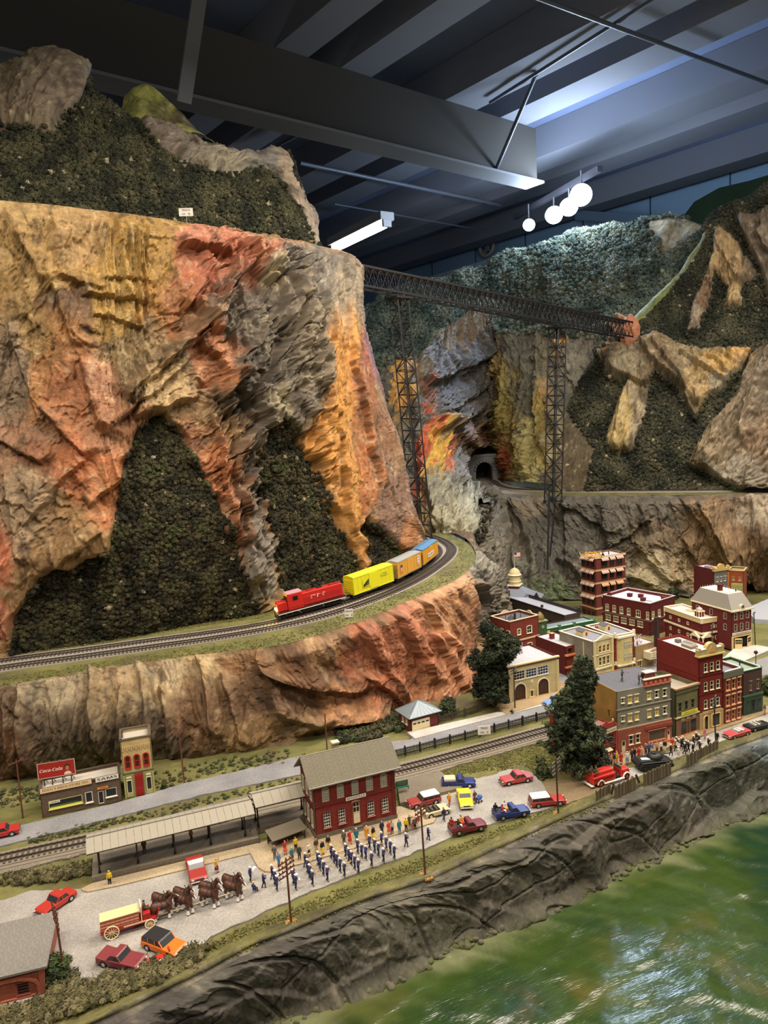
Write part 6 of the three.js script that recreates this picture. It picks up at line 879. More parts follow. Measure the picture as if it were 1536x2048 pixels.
{ // mansard fire station
const A = at(1463,1300), B = at(1502,1292), W = A.distanceTo(B), D = 0.13, H = 0.098, r = brick(104,34,32), q = sash(mat(160,140,124,0.7), glass, { arch: 2 }), b = building('mansard_fire_station', 'red fire station with a grey mansard roof and open cream doors', A, B, D, H, { wall: r }, { front: [...row(W * 0.2, W * 0.3,3,0.074,0.0075,0.016, q), ...row(W * 0.2, W * 0.3,3,0.046,0.0075,0.016, q), [W * 0.5,0.001, W * 0.8,0.029, sash(cream, mat(24,22,22,0.8), { nx: 1, ny: 1, sill: false })]], left: [...row(D - 0.02,-0.045,3,0.074,0.0075,0.014, q), ...row(D - 0.02,-0.045,3,0.046,0.0075,0.014, q)] }, { noRoof: true, flush: true, category: 'fire station' });
const M = mat(150,146,136,0.8), ins = 0.02, up = 0.036, P = [[-0.003,0.003],[W + 0.003,0.003],[W + 0.003,-D - 0.003],[-0.003,-D - 0.003]], Q = [[W * 0.12,-0.02],[W * 0.88,-0.02],[W * 0.88,-D + 0.02],[W * 0.12,-D + 0.02]];
for (let i = 0; i < 4; i++) { const j = (i + 1) % 4, a = [P[i][0], H, P[i][1]], c = [P[j][0], H, P[j][1]], e = [Q[j][0], H + up, Q[j][1]], f = [Q[i][0], H + up, Q[i][1]], g = new THREE.BufferGeometry(); g.setAttribute('position', new THREE.Float32BufferAttribute([...a, ...c, ...e, ...a, ...e, ...f], 3)); g.computeVertexNormals(); part('mansard_slope', g, M, b.t); }
b.box('roof', W * 0.76,0.0016, D - 0.04, W / 2, H + up - 0.001,-D / 2, mat(222,210,190,0.9)); const rl = []; for (let k = 0; k < 12; k++) for (const x of [0.12,0.88]) rl.push(box(0.0006,0.005,0.0006, W * x, H + up, -0.021 - k * (D - 0.042) / 11)); for (let k = 0; k < 7; k++) for (const z of [-0.021,-D + 0.021]) rl.push(box(0.0006,0.005,0.0006, W * (0.12 + 0.76 * k / 6), H + up, z)); part('roof_railing', rl, mat(214,204,180,0.7), b.t); b.box('cornice', W + 0.008,0.004,0.006, W / 2, H - 0.003,0.002, creamPale); b.box('cornice', 0.005,0.003, D, -0.002, H - 0.002,-D / 2, creamPale); b.box('chimney', 0.009,0.016,0.009, W * 0.35, H + up - 0.001,-D * 0.45, darkRed); b.box('chimney_cap', 0.0115,0.002,0.0115, W * 0.35, H + up + 0.0145,-D * 0.45, darkRed); b.box('roof_pipe', 0.002,0.007,0.002, W * 0.7, H + up, -0.03, darkTrim);
part('dormer', [extrude(openingPts(0,0,0.014,0.012,1), 0.006).translate(W / 2, H + 0.001,-0.002)], mat(206,196,170,0.7), b.t); part('dormer_clock', new THREE.CylinderGeometry(0.0036,0.0036,0.0008,16).rotateX(Math.PI / 2).translate(W / 2, H + 0.0072,0.0044), mat(90,84,76,0.5), b.t);
signBoard(b.t, 'sign', W * 0.96,0.0065, textMat(['FIRE DEPARTMENT'], W * 0.96,0.0065, '#cfc6b4', '#7a7062', BOLD, { size: 0.7 }), W / 2,0.0355,0.0016,0, creamPale, 0.002); b.box('door_surround', W, 0.003,0.003, W / 2,0.0305,0.001, mat(226,196,132,0.7)); for (const s of [0,1]) b.box('door_surround', 0.0034,0.031,0.003, s ? W - 0.0017 : 0.0017,0,0.001, mat(226,196,132,0.7));
for (const [x, ry] of [[W * 0.1,-0.5],[W * 0.9,0.35]]) { const dr = part('door', box(0.017,0.028,0.001, x < W / 2 ? 0.0085 : -0.0085), mat(236,208,140,0.7), b.t); dr.position.set(x, 0.001,0.004); dr.rotation.y = ry; for (let k = 0; k < 8; k++) part('pane', box(0.0032,0.0044,0.0005, (x < W / 2 ? 0.0085 : -0.0085) - 0.0057 + (k % 4) * 0.0038, k < 4 ? 0.0205 : 0.0145,0.0007), glass, dr); }
}
{ // long dark brick store with white roof
const FL = roofAt(1205,1194,0.07), FR = roofAt(1300,1212,0.07), BL = roofAt(1273,1182.5,0.07), W = FL.distanceTo(FR), D = Math.min(0.13, rectFrom(FL, FR, BL)), g = sash(creamPale, glass, { nx: 2, ny: 2, t: 0.0013, arch: 2, lintel: false });
const b = building('brick_store', 'long dark red brick store with cream windows and a white parapet roof', FL, FR, D, 0.093, { wall: brick(98,28,28), roof: mat(216,218,226,0.9) }, { front: [...row(W * 0.1, W * 0.155,4,0.058,0.011,0.02, g), [W * 0.76,0.057,0.014,0.021, g],[W * 0.95,0.057,0.009,0.021, g], ...row(W * 0.12, W * 0.17,5,0.031,0.016,0.015, sash(creamPale, glass, { nx: 3, ny: 2, t: 0.001 }))], right: row(D * 0.12, D * 0.24,4,0.057,0.012,0.021, g) }, { base: -0.025, parapet: 0.008, cap: mat(190,170,164,0.8), category: 'store' });
b.band('string_course', ['front', 'right'], 0.051,0.003, mat(120,104,92,0.7)); for (const [x, z] of [[0.32,0.5],[0.5,0.6],[0.68,0.35],[0.9,0.75]]) b.chimney(W * x, -D * z, 0.01, darkRed, 0.011); b.box('corner_stack', 0.009,0.016,0.009, W * 0.1,0.092,-0.012, darkRed); b.box('roof_pipe', 0.018,0.0012,0.0012, W * 0.78,0.0935,-D * 0.4, darkTrim);
}
{ // hotel with striped awnings
const C = roofAt(1190.8,1117,0.115), L = roofAt(1160,1111,0.115), R = roofAt(1250,1108,0.115), W = C.distanceTo(R), D = C.distanceTo(L), H = 0.215, q = sash(mat(70,40,34,0.7), glass, { ny: 1, lintel: false, t: 0.001 });
const floors = [0.012,0.055,0.098,0.141,0.184].map(y => y), b = building('rooming_house', 'tall red brick rooming house with striped awnings and yellow roof letters', C, R, D, H, { wall: brick(112,50,38), roof: mat(206,206,208,0.9) }, { front: floors.flatMap(y => [[W * 0.29, y, 0.026,0.021, q],[W * 0.54, y, 0.02,0.021, q],[W * 0.79, y, 0.026,0.021, q]]), left: floors.flatMap(y => row(D * 0.17, D * 0.32,3, y, D * 0.24,0.021, q)) }, { base: -0.1, parapet: 0.004, category: 'hotel' });
for (const y of [0.0415,0.0845,0.1275,0.1705]) b.band('string_course', ['front', 'left'], y, 0.0056, mat(190,160,124,0.7)); b.band('coping', ['front', 'left', 'right', 'back'], H - 0.002,0.006, mat(214,194,156,0.7), 0.0016);
const st = [mat(240,230,214,0.7), mat(186,84,66,0.7), mat(236,206,150,0.7)], mk = (w, n, alt) => { const A = [], B = []; for (let i = 0; i < n; i++) { const g = box(w / n, 0.0008,0.0098,-w / 2 + (i + 0.5) * w / n, 0,0.0042,0,0.75); const v = box(w / n, 0.003,0.0007,-w / 2 + (i + 0.5) * w / n, -0.0062,0.0078); (i % 2 ? B : A).push(g, v); } return [merge(A), merge(B)]; };
const memo = new Map(); const aw = (side, x, y, w, k) => { const key = w.toFixed(4); if (!memo.has(key)) memo.set(key, mk(w, w > 0.022 ? 9 : 7)); const [p, r] = memo.get(key), o = part('awning', p, k % 2 ? st[2] : st[0], b.t); b.on(side, o, x, y, 0.0002); part('awning_stripe', r, st[1], o); };
floors.forEach((y, k) => { if (k < 1) return; for (const [x, w] of [[0.29,0.027],[0.54,0.02],[0.79,0.027]]) aw('front', W * x, y + 0.0265, w, k === 2 ? 1 : 0); for (let i = 0; i < 3; i++) aw('left', D * (0.17 + 0.32 * i), y + 0.0265, D * 0.26,0); });
const font = await new FontLoader().loadAsync('fonts/droid/droid_sans_bold.typeface.json'), yl = mat(236,178,60,0.5), rs = thing('roof_sign', 'yellow ROOMS letters standing on the roof edge of the rooming house', 'sign', b.t.localToWorld(V3(0.002, H + 0.004,-0.014)), b.t.rotation.y - 0.62);
'ROOMS'.split('').forEach((ch, i) => { const g = new TextGeometry(ch, { font, size: 0.0145, depth: 0.002, curveSegments: 4 }); g.translate(-0.028 + i * 0.0112,0.002,0); part('letter', g, yl, rs); }); part('frame', [box(0.062,0.002,0.006,0,0,0), box(0.056,0.0008,0.001,0,0.008,-0.001)], mat(226,176,90,0.6), rs); part('arrow', [box(0.0022,0.017,0.0016,-0.038,0,0,0,0,0.3), box(0.007,0.0016,0.0016,-0.036,0.001,0,0,0,0.5)], mat(220,206,90,0.6), rs);
part('letter_stand', [rod([-0.02,0.016,-0.004],[-0.024,0,-0.012], 0.0008), rod([0.02,0.014,-0.004],[0.02,0,-0.012], 0.0008)], mat(60,52,44,0.7), rs); const rt = mat(36,36,38,0.7); part('roof_vent', [new THREE.ConeGeometry(0.008,0.012,4).translate(W * 0.42, H + 0.006,-D * 0.35), cyl(0.0012,0.0012,0.018, W * 0.4, H, -D * 0.3,6)], rt, b.t); part('roof_vent', [cyl(0.0018,0.0014,0.013, W * 0.62, H, -D * 0.35,8)], rt, b.t);
}
{ // back street pair
const A = roofAt(1428,1142,0.1), B = roofAt(1456,1138,0.1), C = roofAt(1376,1135,0.1), L = roofAt(1487.5,1140,0.1), W = A.distanceTo(B), D = Math.min(0.12, A.distanceTo(C)), gq = sash(mat(206,206,200,0.7), glass), b = building('grey_front_house', 'tall dark red house with a grey front and arched cream cornice', A, B, D, 0.18, { wall: brick(94,28,30), front: plaster(116,114,108), roof: mat(200,200,204,0.9) }, { front: [...row(W * 0.22, W * 0.28,3,0.145,0.0062,0.014, gq), ...row(W * 0.22, W * 0.28,3,0.105,0.0062,0.014, gq)] }, { base: -0.08, parapet: 0.004 });
b.box('cornice', W + 0.006,0.008,0.008, W / 2,0.178,-0.001, mat(196,160,96,0.7)); part('arch_crest', extrude(openingPts(0,0,0.024,0.014,1), 0.008).translate(W / 2,0.186,-0.005), mat(196,166,100,0.7), b.t); for (const s of [0,1]) b.box('crest_pier', 0.006,0.006,0.01, s ? W : 0,0.186,-0.001, mat(206,180,120,0.7)); b.box('skylight', 0.018,0.006,0.022, W * 0.4,0.18,-D * 0.5, mat(150,150,152,0.6)); b.box('gable_vent', 0.004,0.004,0.014, W * 0.2,0.186,-D * 0.2, mat(196,166,110,0.7));
const w2 = B.distanceTo(L), b2 = building('orange_bay_house', 'orange brick house with an olive green bay at the back of town', B, L, 0.06,0.172, { wall: brick(150,70,34), roof: mat(150,140,96,0.9) }, { front: row(w2 * 0.35, w2 * 0.4,2,0.145,0.008,0.012, sash(mat(180,120,60,0.7), glassPale)) }, { base: -0.08, parapet: 0.004, cap: mat(190,180,130,0.8) });
const bay = b2.box('bay', w2 * 0.72,0.034,0.01, w2 * 0.6,0.104,0.004, mat(150,152,92,0.7)); for (let k = 0; k < 6; k++) part('louvre', box(w2 * 0.6,0.0014,0.0012, w2 * 0.6,0.11 + k * 0.0045,0.0094), mat(176,176,116,0.7), bay); b2.box('corner_strip', 0.0022,0.172,0.0022,0.001,0,0.001, mat(196,140,70,0.7));
}
{ // long dark station with green front and domed tower; cupola building behind
const A = roofAt(1007,1194,0.01), B = roofAt(1128,1233,0.01), W = A.distanceTo(B), D = 0.06, b = building('long_shed', 'long dark brick shed with a pale grey roof and black parapet', A, B, D, 0.07, { wall: brick(66,56,46), roof: mat(170,174,184,0.9) }, { front: row(0.03,0.034, Math.floor((W - 0.04) / 0.034), 0.02,0.01,0.026, sash(mat(58,48,40,0.7), glass, { lintel: false })) }, { base: -0.06, parapet: 0.003, category: 'shed' });
b.box('back_parapet', W, 0.012,0.003, W / 2,0.068,-D, mat(40,38,38,0.7)); part('parapet_gable', extrude([[-0.016,0],[0.016,0],[0,0.018]], 0.003).translate(W * 0.32,0.076,-D - 0.0015), mat(38,36,38,0.7), b.t); for (const x of [0.0,0.55,0.98]) b.box('parapet_block', 0.008,0.008,0.006, W * x, 0.078,-D, mat(44,42,42,0.7)); b.box('gutter', W, 0.003,0.003, W / 2,0.0715,0.0005, mat(36,34,34,0.7)); b.box('roof_vent', 0.006,0.008,0.006, W * 0.6,0.07,-D * 0.25, darkTrim);
const gr = mat(52,92,66,0.6), A2 = roofAt(1076,1257,0.03), B2 = roofAt(1190,1236,0.03), W2 = A2.distanceTo(B2), b2 = building('green_depot', 'green parapeted depot with a bronze domed corner tower and yellow sign', A2, B2,0.05,0.05, { wall: brick(70,56,46), front: brick(86,66,52), roof: mat(120,130,138,0.9) }, { front: row(W2 * 0.4, W2 * 0.15,4,0.014,0.012,0.02, sash(gr, glass, { lintel: false })) }, { base: -0.03, parapet: 0.003, category: 'depot' });
b2.box('parapet', W2 + 0.004,0.011,0.004, W2 / 2,0.044,0.001, gr); b2.box('parapet_cap', W2 + 0.006,0.0018,0.007, W2 / 2,0.055,0.001, mat(150,186,160,0.6)); b2.box('side_parapet', 0.004,0.01,0.05, W2,0.044,-0.025, gr); for (const x of [0.36,0.62,0.98]) b2.box('parapet_block', 0.007,0.016,0.007, W2 * x, 0.044,0.001, mat(66,110,82,0.6));
const tw = b2.box('tower', 0.026,0.078,0.026,0.012,0,-0.008, gr); part('tower_cornice', box(0.031,0.003,0.031,0.012,0.078,-0.008), mat(140,150,110,0.6), tw); const dm = new THREE.LatheGeometry([[0.0125,0],[0.0122,0.006],[0.0095,0.013],[0.005,0.0185],[0.0016,0.021],[0,0.0225]].map(q => new THREE.Vector2(...q)), 16); part('dome', dm.translate(0.012,0.081,-0.008), mat(122,104,62,0.5,0.2), tw); part('clock', new THREE.CylinderGeometry(0.005,0.005,0.001,16).rotateX(Math.PI / 2).translate(0.012,0.064,0.0054), mat(150,146,100,0.5), tw);
signBoard(b2.t, 'sign', 0.022,0.013, textMat([], 0.022,0.013, '#f0dc6a', '#2b2b20', BOLD, { border: '#e8e2a8', draw: bars(2, '#6a4a16') }), 0.024,0.038,0.0036,0, gr);
// cupola building
const cb = roofAt(1030,1176,0.03), t = thing('cupola_hall', 'slate roofed hall with a cream domed cupola at the foot of the grey cliff', 'building', [cb.x, -0.08, cb.z], -0.42), slate = mat(128,134,146,0.8);
part('wall', box(0.15,0.08,0.09), brick(84,60,48), t); const rg = new THREE.CylinderGeometry(0.03,0.115,0.034,4,1); rg.rotateY(Math.PI / 4); rg.scale(1.05,1,0.66); rg.translate(0,0.097,0); part('roof', rg.toNonIndexed(), slate, t).geometry.computeVertexNormals(); part('cupola_base', box(0.034,0.014,0.034,0,0.106,0), brick(104,40,34), t); part('cupola_ledge', box(0.042,0.003,0.042,0,0.12,0), creamPale, t);
const cu = part('cupola', cyl(0.018,0.02,0.034,0,0.123,0,8), plaster(232,214,160), t); for (let k = 0; k < 8; k++) { const a = (k + 0.5) * Math.PI / 4; part('louvre', box(0.007,0.009,0.001,0.0165 * Math.sin(a), 0.138,0.0165 * Math.cos(a), a), mat(214,196,144,0.7), cu); } part('cupola_band', [cyl(0.0215,0.0215,0.0022,0,0.133,0,8), cyl(0.0215,0.0235,0.003,0,0.155,0,8)], creamPale, cu); part('dome', new THREE.LatheGeometry([[0.0185,0],[0.0178,0.006],[0.0135,0.0135],[0.006,0.0185],[0.0015,0.021],[0,0.022]].map(q => new THREE.Vector2(...q)), 16).translate(0,0.158,0), plaster(236,220,170), cu);
part('gable', extrude([[-0.02,0],[0.02,0],[0,0.016]], 0.02).rotateY(0.3).translate(0.05,0.082,0.02), plaster(222,206,150), t); part('gable_roof', [bar([0.03,0.083,0.04],[0.05,0.1,0.04], 0.002,0.004), bar([0.07,0.083,0.035],[0.05,0.1,0.04], 0.002,0.004)], slate, t);
flag('tiny flag on the pole above the cream cupola', V3(cb.x, 0.099, cb.z), 0.05,0.021,0.014,1);
}
{ // brick works at the lower left corner
const A = at(-40,2020), B = at(93,1987), W = A.distanceTo(B), d = 0.094, r = brick(150,84,60), b = building('brick_works', 'salmon brick works with an arched window bay and flat grey roof, lower left', A, B, d, 0.0315, { wall: r, roof: concrete }, { front: [W - 0.052, W - 0.022].map(x => [x, 0.006,0.012,0.0135, sash(mat(120,60,44,0.7), glass, { nx: 1, ny: 4, sill: true })]) }, { parapet: 0.0 , flush: true });
b.box('roof_slab', W + 0.008,0.0025, d + 0.004, W / 2,0.0312,-d / 2 + 0.001, new THREE.MeshStandardMaterial({ color: sRGB(140,136,128), roughness: 0.95, map: texRep(stoneTint, 6) })); for (const x of [W - 0.037]) part('arch', ring(0.064,0.026,0.003,0.0022,2).translate(x, 0.001,0), brick(166,96,70), b.t); b.box('pier', 0.005,0.031,0.003, W - 0.0026,0,0.0006, brick(160,90,66)); b.box('pier', 0.005,0.031,0.003, W - 0.072,0,0.0006, brick(160,90,66));
}
// ---------------------------------------------------------------- bridge, towers, tunnel portal, train
const steelBlack = mat(34,35,38,0.55,0.3);
{
const P1 = atD(797,588,2.3), P2 = atD(1115,648,2.75), u = P2.clone().sub(P1), L = u.length(); u.normalize();
const side = V3(-u.z, 0, u.x).normalize(), S = P1.clone().addScaledVector(u, -0.25 * L), N = 52, step = L * 1.84 / N, H = 0.056, hw = 0.021, q = (k, s, y) => S.clone().addScaledVector(u, k * step).addScaledVector(side, s * hw).add(V3(0, y, 0));
const t = thing('truss_bridge', 'long black steel truss bridge spanning from the orange cliff to the right mountain', 'bridge');
for (const s of [-1,1]) { for (const y of [0, H]) part('chord', bar(q(0, s, y), q(N, s, y), 0.005,0.006), steelBlack, t); for (let k = 0; k < N; k++) part('truss_panel', [rod(q(k, s, 0), q(k + 1, s, H), 0.0013,4), rod(q(k + 1, s, 0), q(k, s, H), 0.0013,4), rod(q(k, s, 0), q(k, s, H), 0.0011,4)], steelBlack, t); }
const ties = []; for (let k = 0; k < N * 3; k++) ties.push(bar(q(k / 3,-1, H + 0.002), q(k / 3,1, H + 0.002), 0.004,0.002)); part('ties', ties, mat(52,46,42,0.9), t).userData.kind = 'stuff';
part('lateral_brace', Array.from({ length: N }, (_, k) => rod(q(k, k % 2 ? 1 : -1,0), q(k + 1, k % 2 ? -1 : 1,0), 0.0011,4)), steelBlack, t); for (const s of [-0.4,0.4]) part('rail', bar(q(0, s, H + 0.004), q(N, s, H + 0.004), 0.0012,0.0024), railMat, t);
const tower = (label, top, base, w, post) => {
const T = thing('bridge_tower', label, 'tower', base), v = top.clone().sub(base), n = Math.round(v.length() / 0.036), c = (k, i) => v.clone().multiplyScalar(k / n).addScaledVector(u, [-1,1,1,-1][i] * w / 2).addScaledVector(side, [-1,-1,1,1][i] * w / 2);
for (let i = 0; i < 4; i++) part('leg', bar(c(0, i), c(n, i), 0.0042,0.0042), steelBlack, T);
for (let k = 0; k < n; k++) { const g = []; for (let i = 0; i < 4; i++) { const j = (i + 1) % 4; g.push(bar(c(k, i), c(k, j), 0.0026), (k + i) % 2 ? bar(c(k, i), c(k + 1, j), 0.002) : bar(c(k, j), c(k + 1, i), 0.002)); } part('brace', g, steelBlack, T); }
part('cap', box(w * 1.5,0.006, w * 1.4, v.x, v.y - 0.004, v.z, Math.atan2(-u.z, u.x)), steelBlack, T); for (let i = 0; i < 4; i++) part('footing', box(0.009,0.012,0.009, c(0, i).x, -0.008, c(0, i).z), steelBlack, T);
if (post) { part('lower_post', [bar(V3(-w * 0.4,0.05, w * 0.5), post.clone().sub(base).add(V3(-0.006,0,0)), 0.006), bar(V3(w * 0.1,0.01, w * 0.5), post.clone().sub(base).add(V3(0.004,0.05,0)), 0.005)], steelBlack, T); }
};
const under_ = V3(0,-0.012,0); tower('tall black lattice tower on the left ledge beside the curving tracks', P1.clone().add(under_), atD(847,1096,2.27), 0.042);
tower('black lattice tower on the high ledge in front of the tan slope', P2.clone().add(under_), at(1106,1002, L2), 0.044, atD(1098,1140,2.66));
const ab = atD(1252,648,3.12); const rk = new THREE.IcosahedronGeometry(0.05,3), pa = rk.attributes.position; for (let i = 0; i < pa.count; i++) { const f = 1 + 0.35 * fbm(pa.getX(i) * 40 + pa.getZ(i) * 30, pa.getY(i) * 40,3,5); pa.setXYZ(i, pa.getX(i) * f * 0.8, pa.getY(i) * f * 1.5, pa.getZ(i) * f); } rk.computeVertexNormals(); rk.translate(ab.x + 0.015, ab.y - 0.035, ab.z);
struct('abutment_terrain', mergeVertices(rk), mat(206,138,102,0.85,0, { bumpMap: rockGrain, bumpScale: 0.004 }), 'salmon rock abutment at the right end of the bridge');
}
{ // tunnel portal
const p = atD(966,958,3.78), t = thing('tunnel_portal', 'grey stone tunnel portal with an arched mouth under the dark peak', 'tunnel', p, 0.12), st = new THREE.MeshStandardMaterial({ color: sRGB(132,132,130), roughness: 0.9, map: texRep(stoneTint, 5) }), w = 0.086, h = 0.088;
part('face', extrude([[-0.085,-0.01],[-w / 2,-0.01], ...openingPts(0,0, w, h, 1).slice(2).reverse(), [w / 2,-0.01],[0.085,-0.01],[0.078,0.118],[-0.078,0.118]].filter((q, i) => true).reverse(), 0.03), st, t);
const V = []; for (let k = 0; k < 9; k++) { const a = Math.PI * (k + 0.5) / 9; const g = box(0.013,0.011,0.008,0,0,0.033); g.translate(0, w / 2,0); g.rotateZ(a - Math.PI / 2); g.translate(0, h - w / 2,0); part('voussoir', g, k % 2 ? st : mat(118,118,118,0.9), t); } part('coping', box(0.17,0.01,0.042,0,0.117,0.012), st, t); for (const s of [-1,1]) part('buttress', box(0.018,0.12,0.04, s * 0.08,-0.008,0.016), st, t);
const tube = part('lining', [box(0.004,0.1,0.36,-0.052,-0.006,-0.18), box(0.004,0.1,0.36,0.052,-0.006,-0.18), box(0.11,0.004,0.36,0,0.092,-0.18), box(0.11,0.1,0.004,0,-0.006,-0.36), box(0.11,0.004,0.36,0,-0.012,-0.18)], mat(78,58,38,0.95), t); for (const x of [-0.03,0,0.03]) part('timber', box(0.006,0.094,0.006, x, -0.006,-0.34), mat(120,88,52,0.9), t);
}
function onTrack(px0, py0) { const q = onLedge(px0, py0); let best = 0, bd = 9; for (let i = 0; i <= 1200; i++) { const p = trackBack.c.getPointAt(i / 1200), d = p.distanceToSquared(q); if (d < bd) { bd = d; best = i / 1200; } } return best * trackBack.L; }
function carAt(s0, s1) { const a = trackBack.c.getPointAt(s0 / trackBack.L), b = trackBack.c.getPointAt(s1 / trackBack.L), m = a.clone().add(b).multiplyScalar(0.5); m.y += 0.0056; return { m, turn: Math.atan2(-(a.z - b.z), a.x - b.x), L: a.distanceTo(b), tilt: Math.asin((a.y - b.y) / a.distanceTo(b)) }; }   // +x points to the front
const wheelM = mat(40,36,34,0.5,0.4), under = mat(30,29,29,0.7);
function truck(parent, x, n = 2, gap = 0.02) { const t = part('bogie', [box(gap * n, 0.0045,0.002, x, 0.0035,0.0105), box(gap * n, 0.0045,0.002, x, 0.0035,-0.0105), box(0.006,0.004,0.02, x, 0.005,0)], under, parent); for (let k = 0; k < n; k++) for (const s of [-1,1]) { const g = new THREE.CylinderGeometry(0.0052,0.0052,0.0022,14); g.rotateX(Math.PI / 2); g.translate(x + (k - (n - 1) / 2) * gap * 0.92,0.0052, s * 0.0083); part('wheel', g, wheelM, t); } }
{
const s0 = onTrack(553,1245), s1 = onTrack(697,1205), gap = 0.006, s2 = onTrack(781,1173), s3 = onTrack(840,1146), s4 = onTrack(880,1121);
{ const c = carAt(s0, s1 - gap), L = c.L, rd = mat(196,38,30,0.45), t = thing('locomotive', 'red diesel locomotive with glowing yellow headlights leading the train', 'locomotive', c.m, c.turn); t.rotation.z = c.tilt;
const f = L / 2; part('walkway', box(L * 0.98,0.004,0.034,0,0.0125,0), mat(60,22,20,0.6), t); for (const s of [-1,1]) part('sill_stripe', box(L * 0.96,0.0016,0.0006,0,0.0128, s * 0.0172), white, t);
const hood = part('long_hood', [rbox(L * 0.68,0.029,0.022,-L * 0.13,0.0165,0,0.002)], rd, t); for (const s of [-1,1]) { const g = new THREE.PlaneGeometry(0.05,0.012); if (s < 0) g.rotateY(Math.PI); g.translate(-L * 0.1,0.033, s * 0.0112); part('lettering', g, textMat(['CP Rail'], 0.05,0.012, '#c4261e', '#f2ece4', ITALIC, { size: 0.8 }), hood); for (let k = 0; k < 7; k++) part('hood_door', box(L * 0.065,0.016,0.0005,-L * 0.4 + k * L * 0.085,0.0185, s * 0.0112), mat(176,32,26,0.5), hood); }
for (const x of [-0.42,-0.34,-0.02]) part('roof_fan', cyl(0.0075,0.008,0.002, L * x, 0.0452,0,16), mat(150,34,28,0.5), t); part('exhaust', box(0.012,0.003,0.006,-L * 0.16,0.045,0), under, t);
const cab = part('cab', extrude([[0,0],[0.034,0],[0.034,0.026],[0.029,0.0345],[0.002,0.0345],[0,0.033]], 0.031,0.001).translate(f - 0.062,0.0165,-0.0155), rd, t); part('cab_roof', rbox(0.034,0.002,0.029, f - 0.046,0.0505,0,0.0009), mat(206,150,160,0.5), cab);
for (const s of [-1,1]) { part('side_window', box(0.011,0.009,0.0006, f - 0.046,0.036, s * 0.0156), glass, cab); } for (const z of [-0.0075,0.0075]) part('windshield', box(0.0006,0.008,0.011, f - 0.0268,0.036, z, 0,0,0.1), glass, cab); part('number_board', box(0.002,0.004,0.022, f - 0.029,0.0468,0), mat(226,206,40,0.5,0, { emissive: sRGB(200,180,30), emissiveIntensity: 0.4 }), cab);
part('nose', rbox(0.024,0.021,0.022, f - 0.017,0.0165,0,0.003), rd, t); part('pilot', [box(0.006,0.011,0.032, f - 0.004,0.003,0), box(0.004,0.004,0.006, f, 0.008,0)], under, t); const glow = new THREE.MeshStandardMaterial({ color: 0xfff2b0, emissive: 0xffe060, emissiveIntensity: 9 }); for (const z of [-0.0062,0.0062]) { const g = new THREE.SphereGeometry(0.0036,12,8); g.scale(0.5,1,1); g.translate(f - 0.003,0.0225, z); part('headlight', g, glow, t); } const hl = new THREE.PointLight(0xffe070,0.0035); hl.position.set(f + 0.008,0.0225,0); t.add(hl);
const hr = []; for (const s of [-1,1]) { hr.push(rod([-f, 0.024, s * 0.0168],[f - 0.03,0.024, s * 0.0168], 0.0004,4)); for (let k = 0; k < 9; k++) hr.push(rod([-f + k * L * 0.1,0.0165, s * 0.0168],[-f + k * L * 0.1,0.024, s * 0.0168], 0.0004,4)); } part('handrail', hr, mat(150,40,34,0.5), t); part('fuel_tank', rbox(0.05,0.009,0.026,0,0.004,0,0.003), under, t); truck(t, f * 0.62,3,0.015); truck(t, -f * 0.62,3,0.015); }
const boxcar = (label, a, b, H, body, roof, deco, end) => { const c = carAt(a, b), L = c.L, t = thing('freight_car', label, 'freight car', c.m, c.turn), W = 0.032; t.rotation.z = c.tilt; const bd = part('body', box(L, H - 0.013, W, 0,0.013,0), body, t); part('roof', extrude([[-W / 2 - 0.0006,0],[W / 2 + 0.0006,0],[W / 2,0.0018],[0,0.0044],[-W / 2,0.0018]], L).rotateY(Math.PI / 2).translate(-L / 2, H - 0.0004,0), roof, t); part('sill', box(L, 0.002, W + 0.001,0,0.0115,0), end ?? under, t); for (let k = 0; k < 7; k++) for (const s of [-1,1]) part('end_rib', box(0.0014,0.0022, W * 0.9, s * (L / 2 + 0.0004), 0.016 + k * (H - 0.02) / 7,0), end ?? body, bd); const ribs = []; for (let k = 0; k <= 10; k++) for (const s of [-1,1]) ribs.push(box(0.0008, H - 0.014,0.0006,-L / 2 + k * L / 10,0.0132, s * (W / 2 + 0.0002))); part('side_rib', ribs, body, bd); for (const s of [-1,1]) { const dr = part('door', box(L * 0.22, H - 0.016,0.001,0,0.014, s * (W / 2 + 0.0006)), body, bd); for (const d of deco) { const g = new THREE.PlaneGeometry(d[2], d[3]); if (s < 0) g.rotateY(Math.PI); g.translate(d[0] * L * s, d[1], s * (W / 2 + 0.0013)); part('lettering', g, d[4], bd); } } part('ladder', [-1,1].map(s => [0,1,2,3,4].map(k => box(0.006,0.0006,0.0006, L * 0.46 * s, 0.016 + k * 0.006, W / 2 + 0.001))), body, bd); part('coupler', [box(0.006,0.003,0.004, L / 2 + 0.003,0.0095,0), box(0.006,0.003,0.004,-L / 2 - 0.003,0.0095,0)], under, t); truck(t, L * 0.34); truck(t, -L * 0.34); };
const yl = mat(226,222,36,0.5), og = mat(218,160,62,0.6);
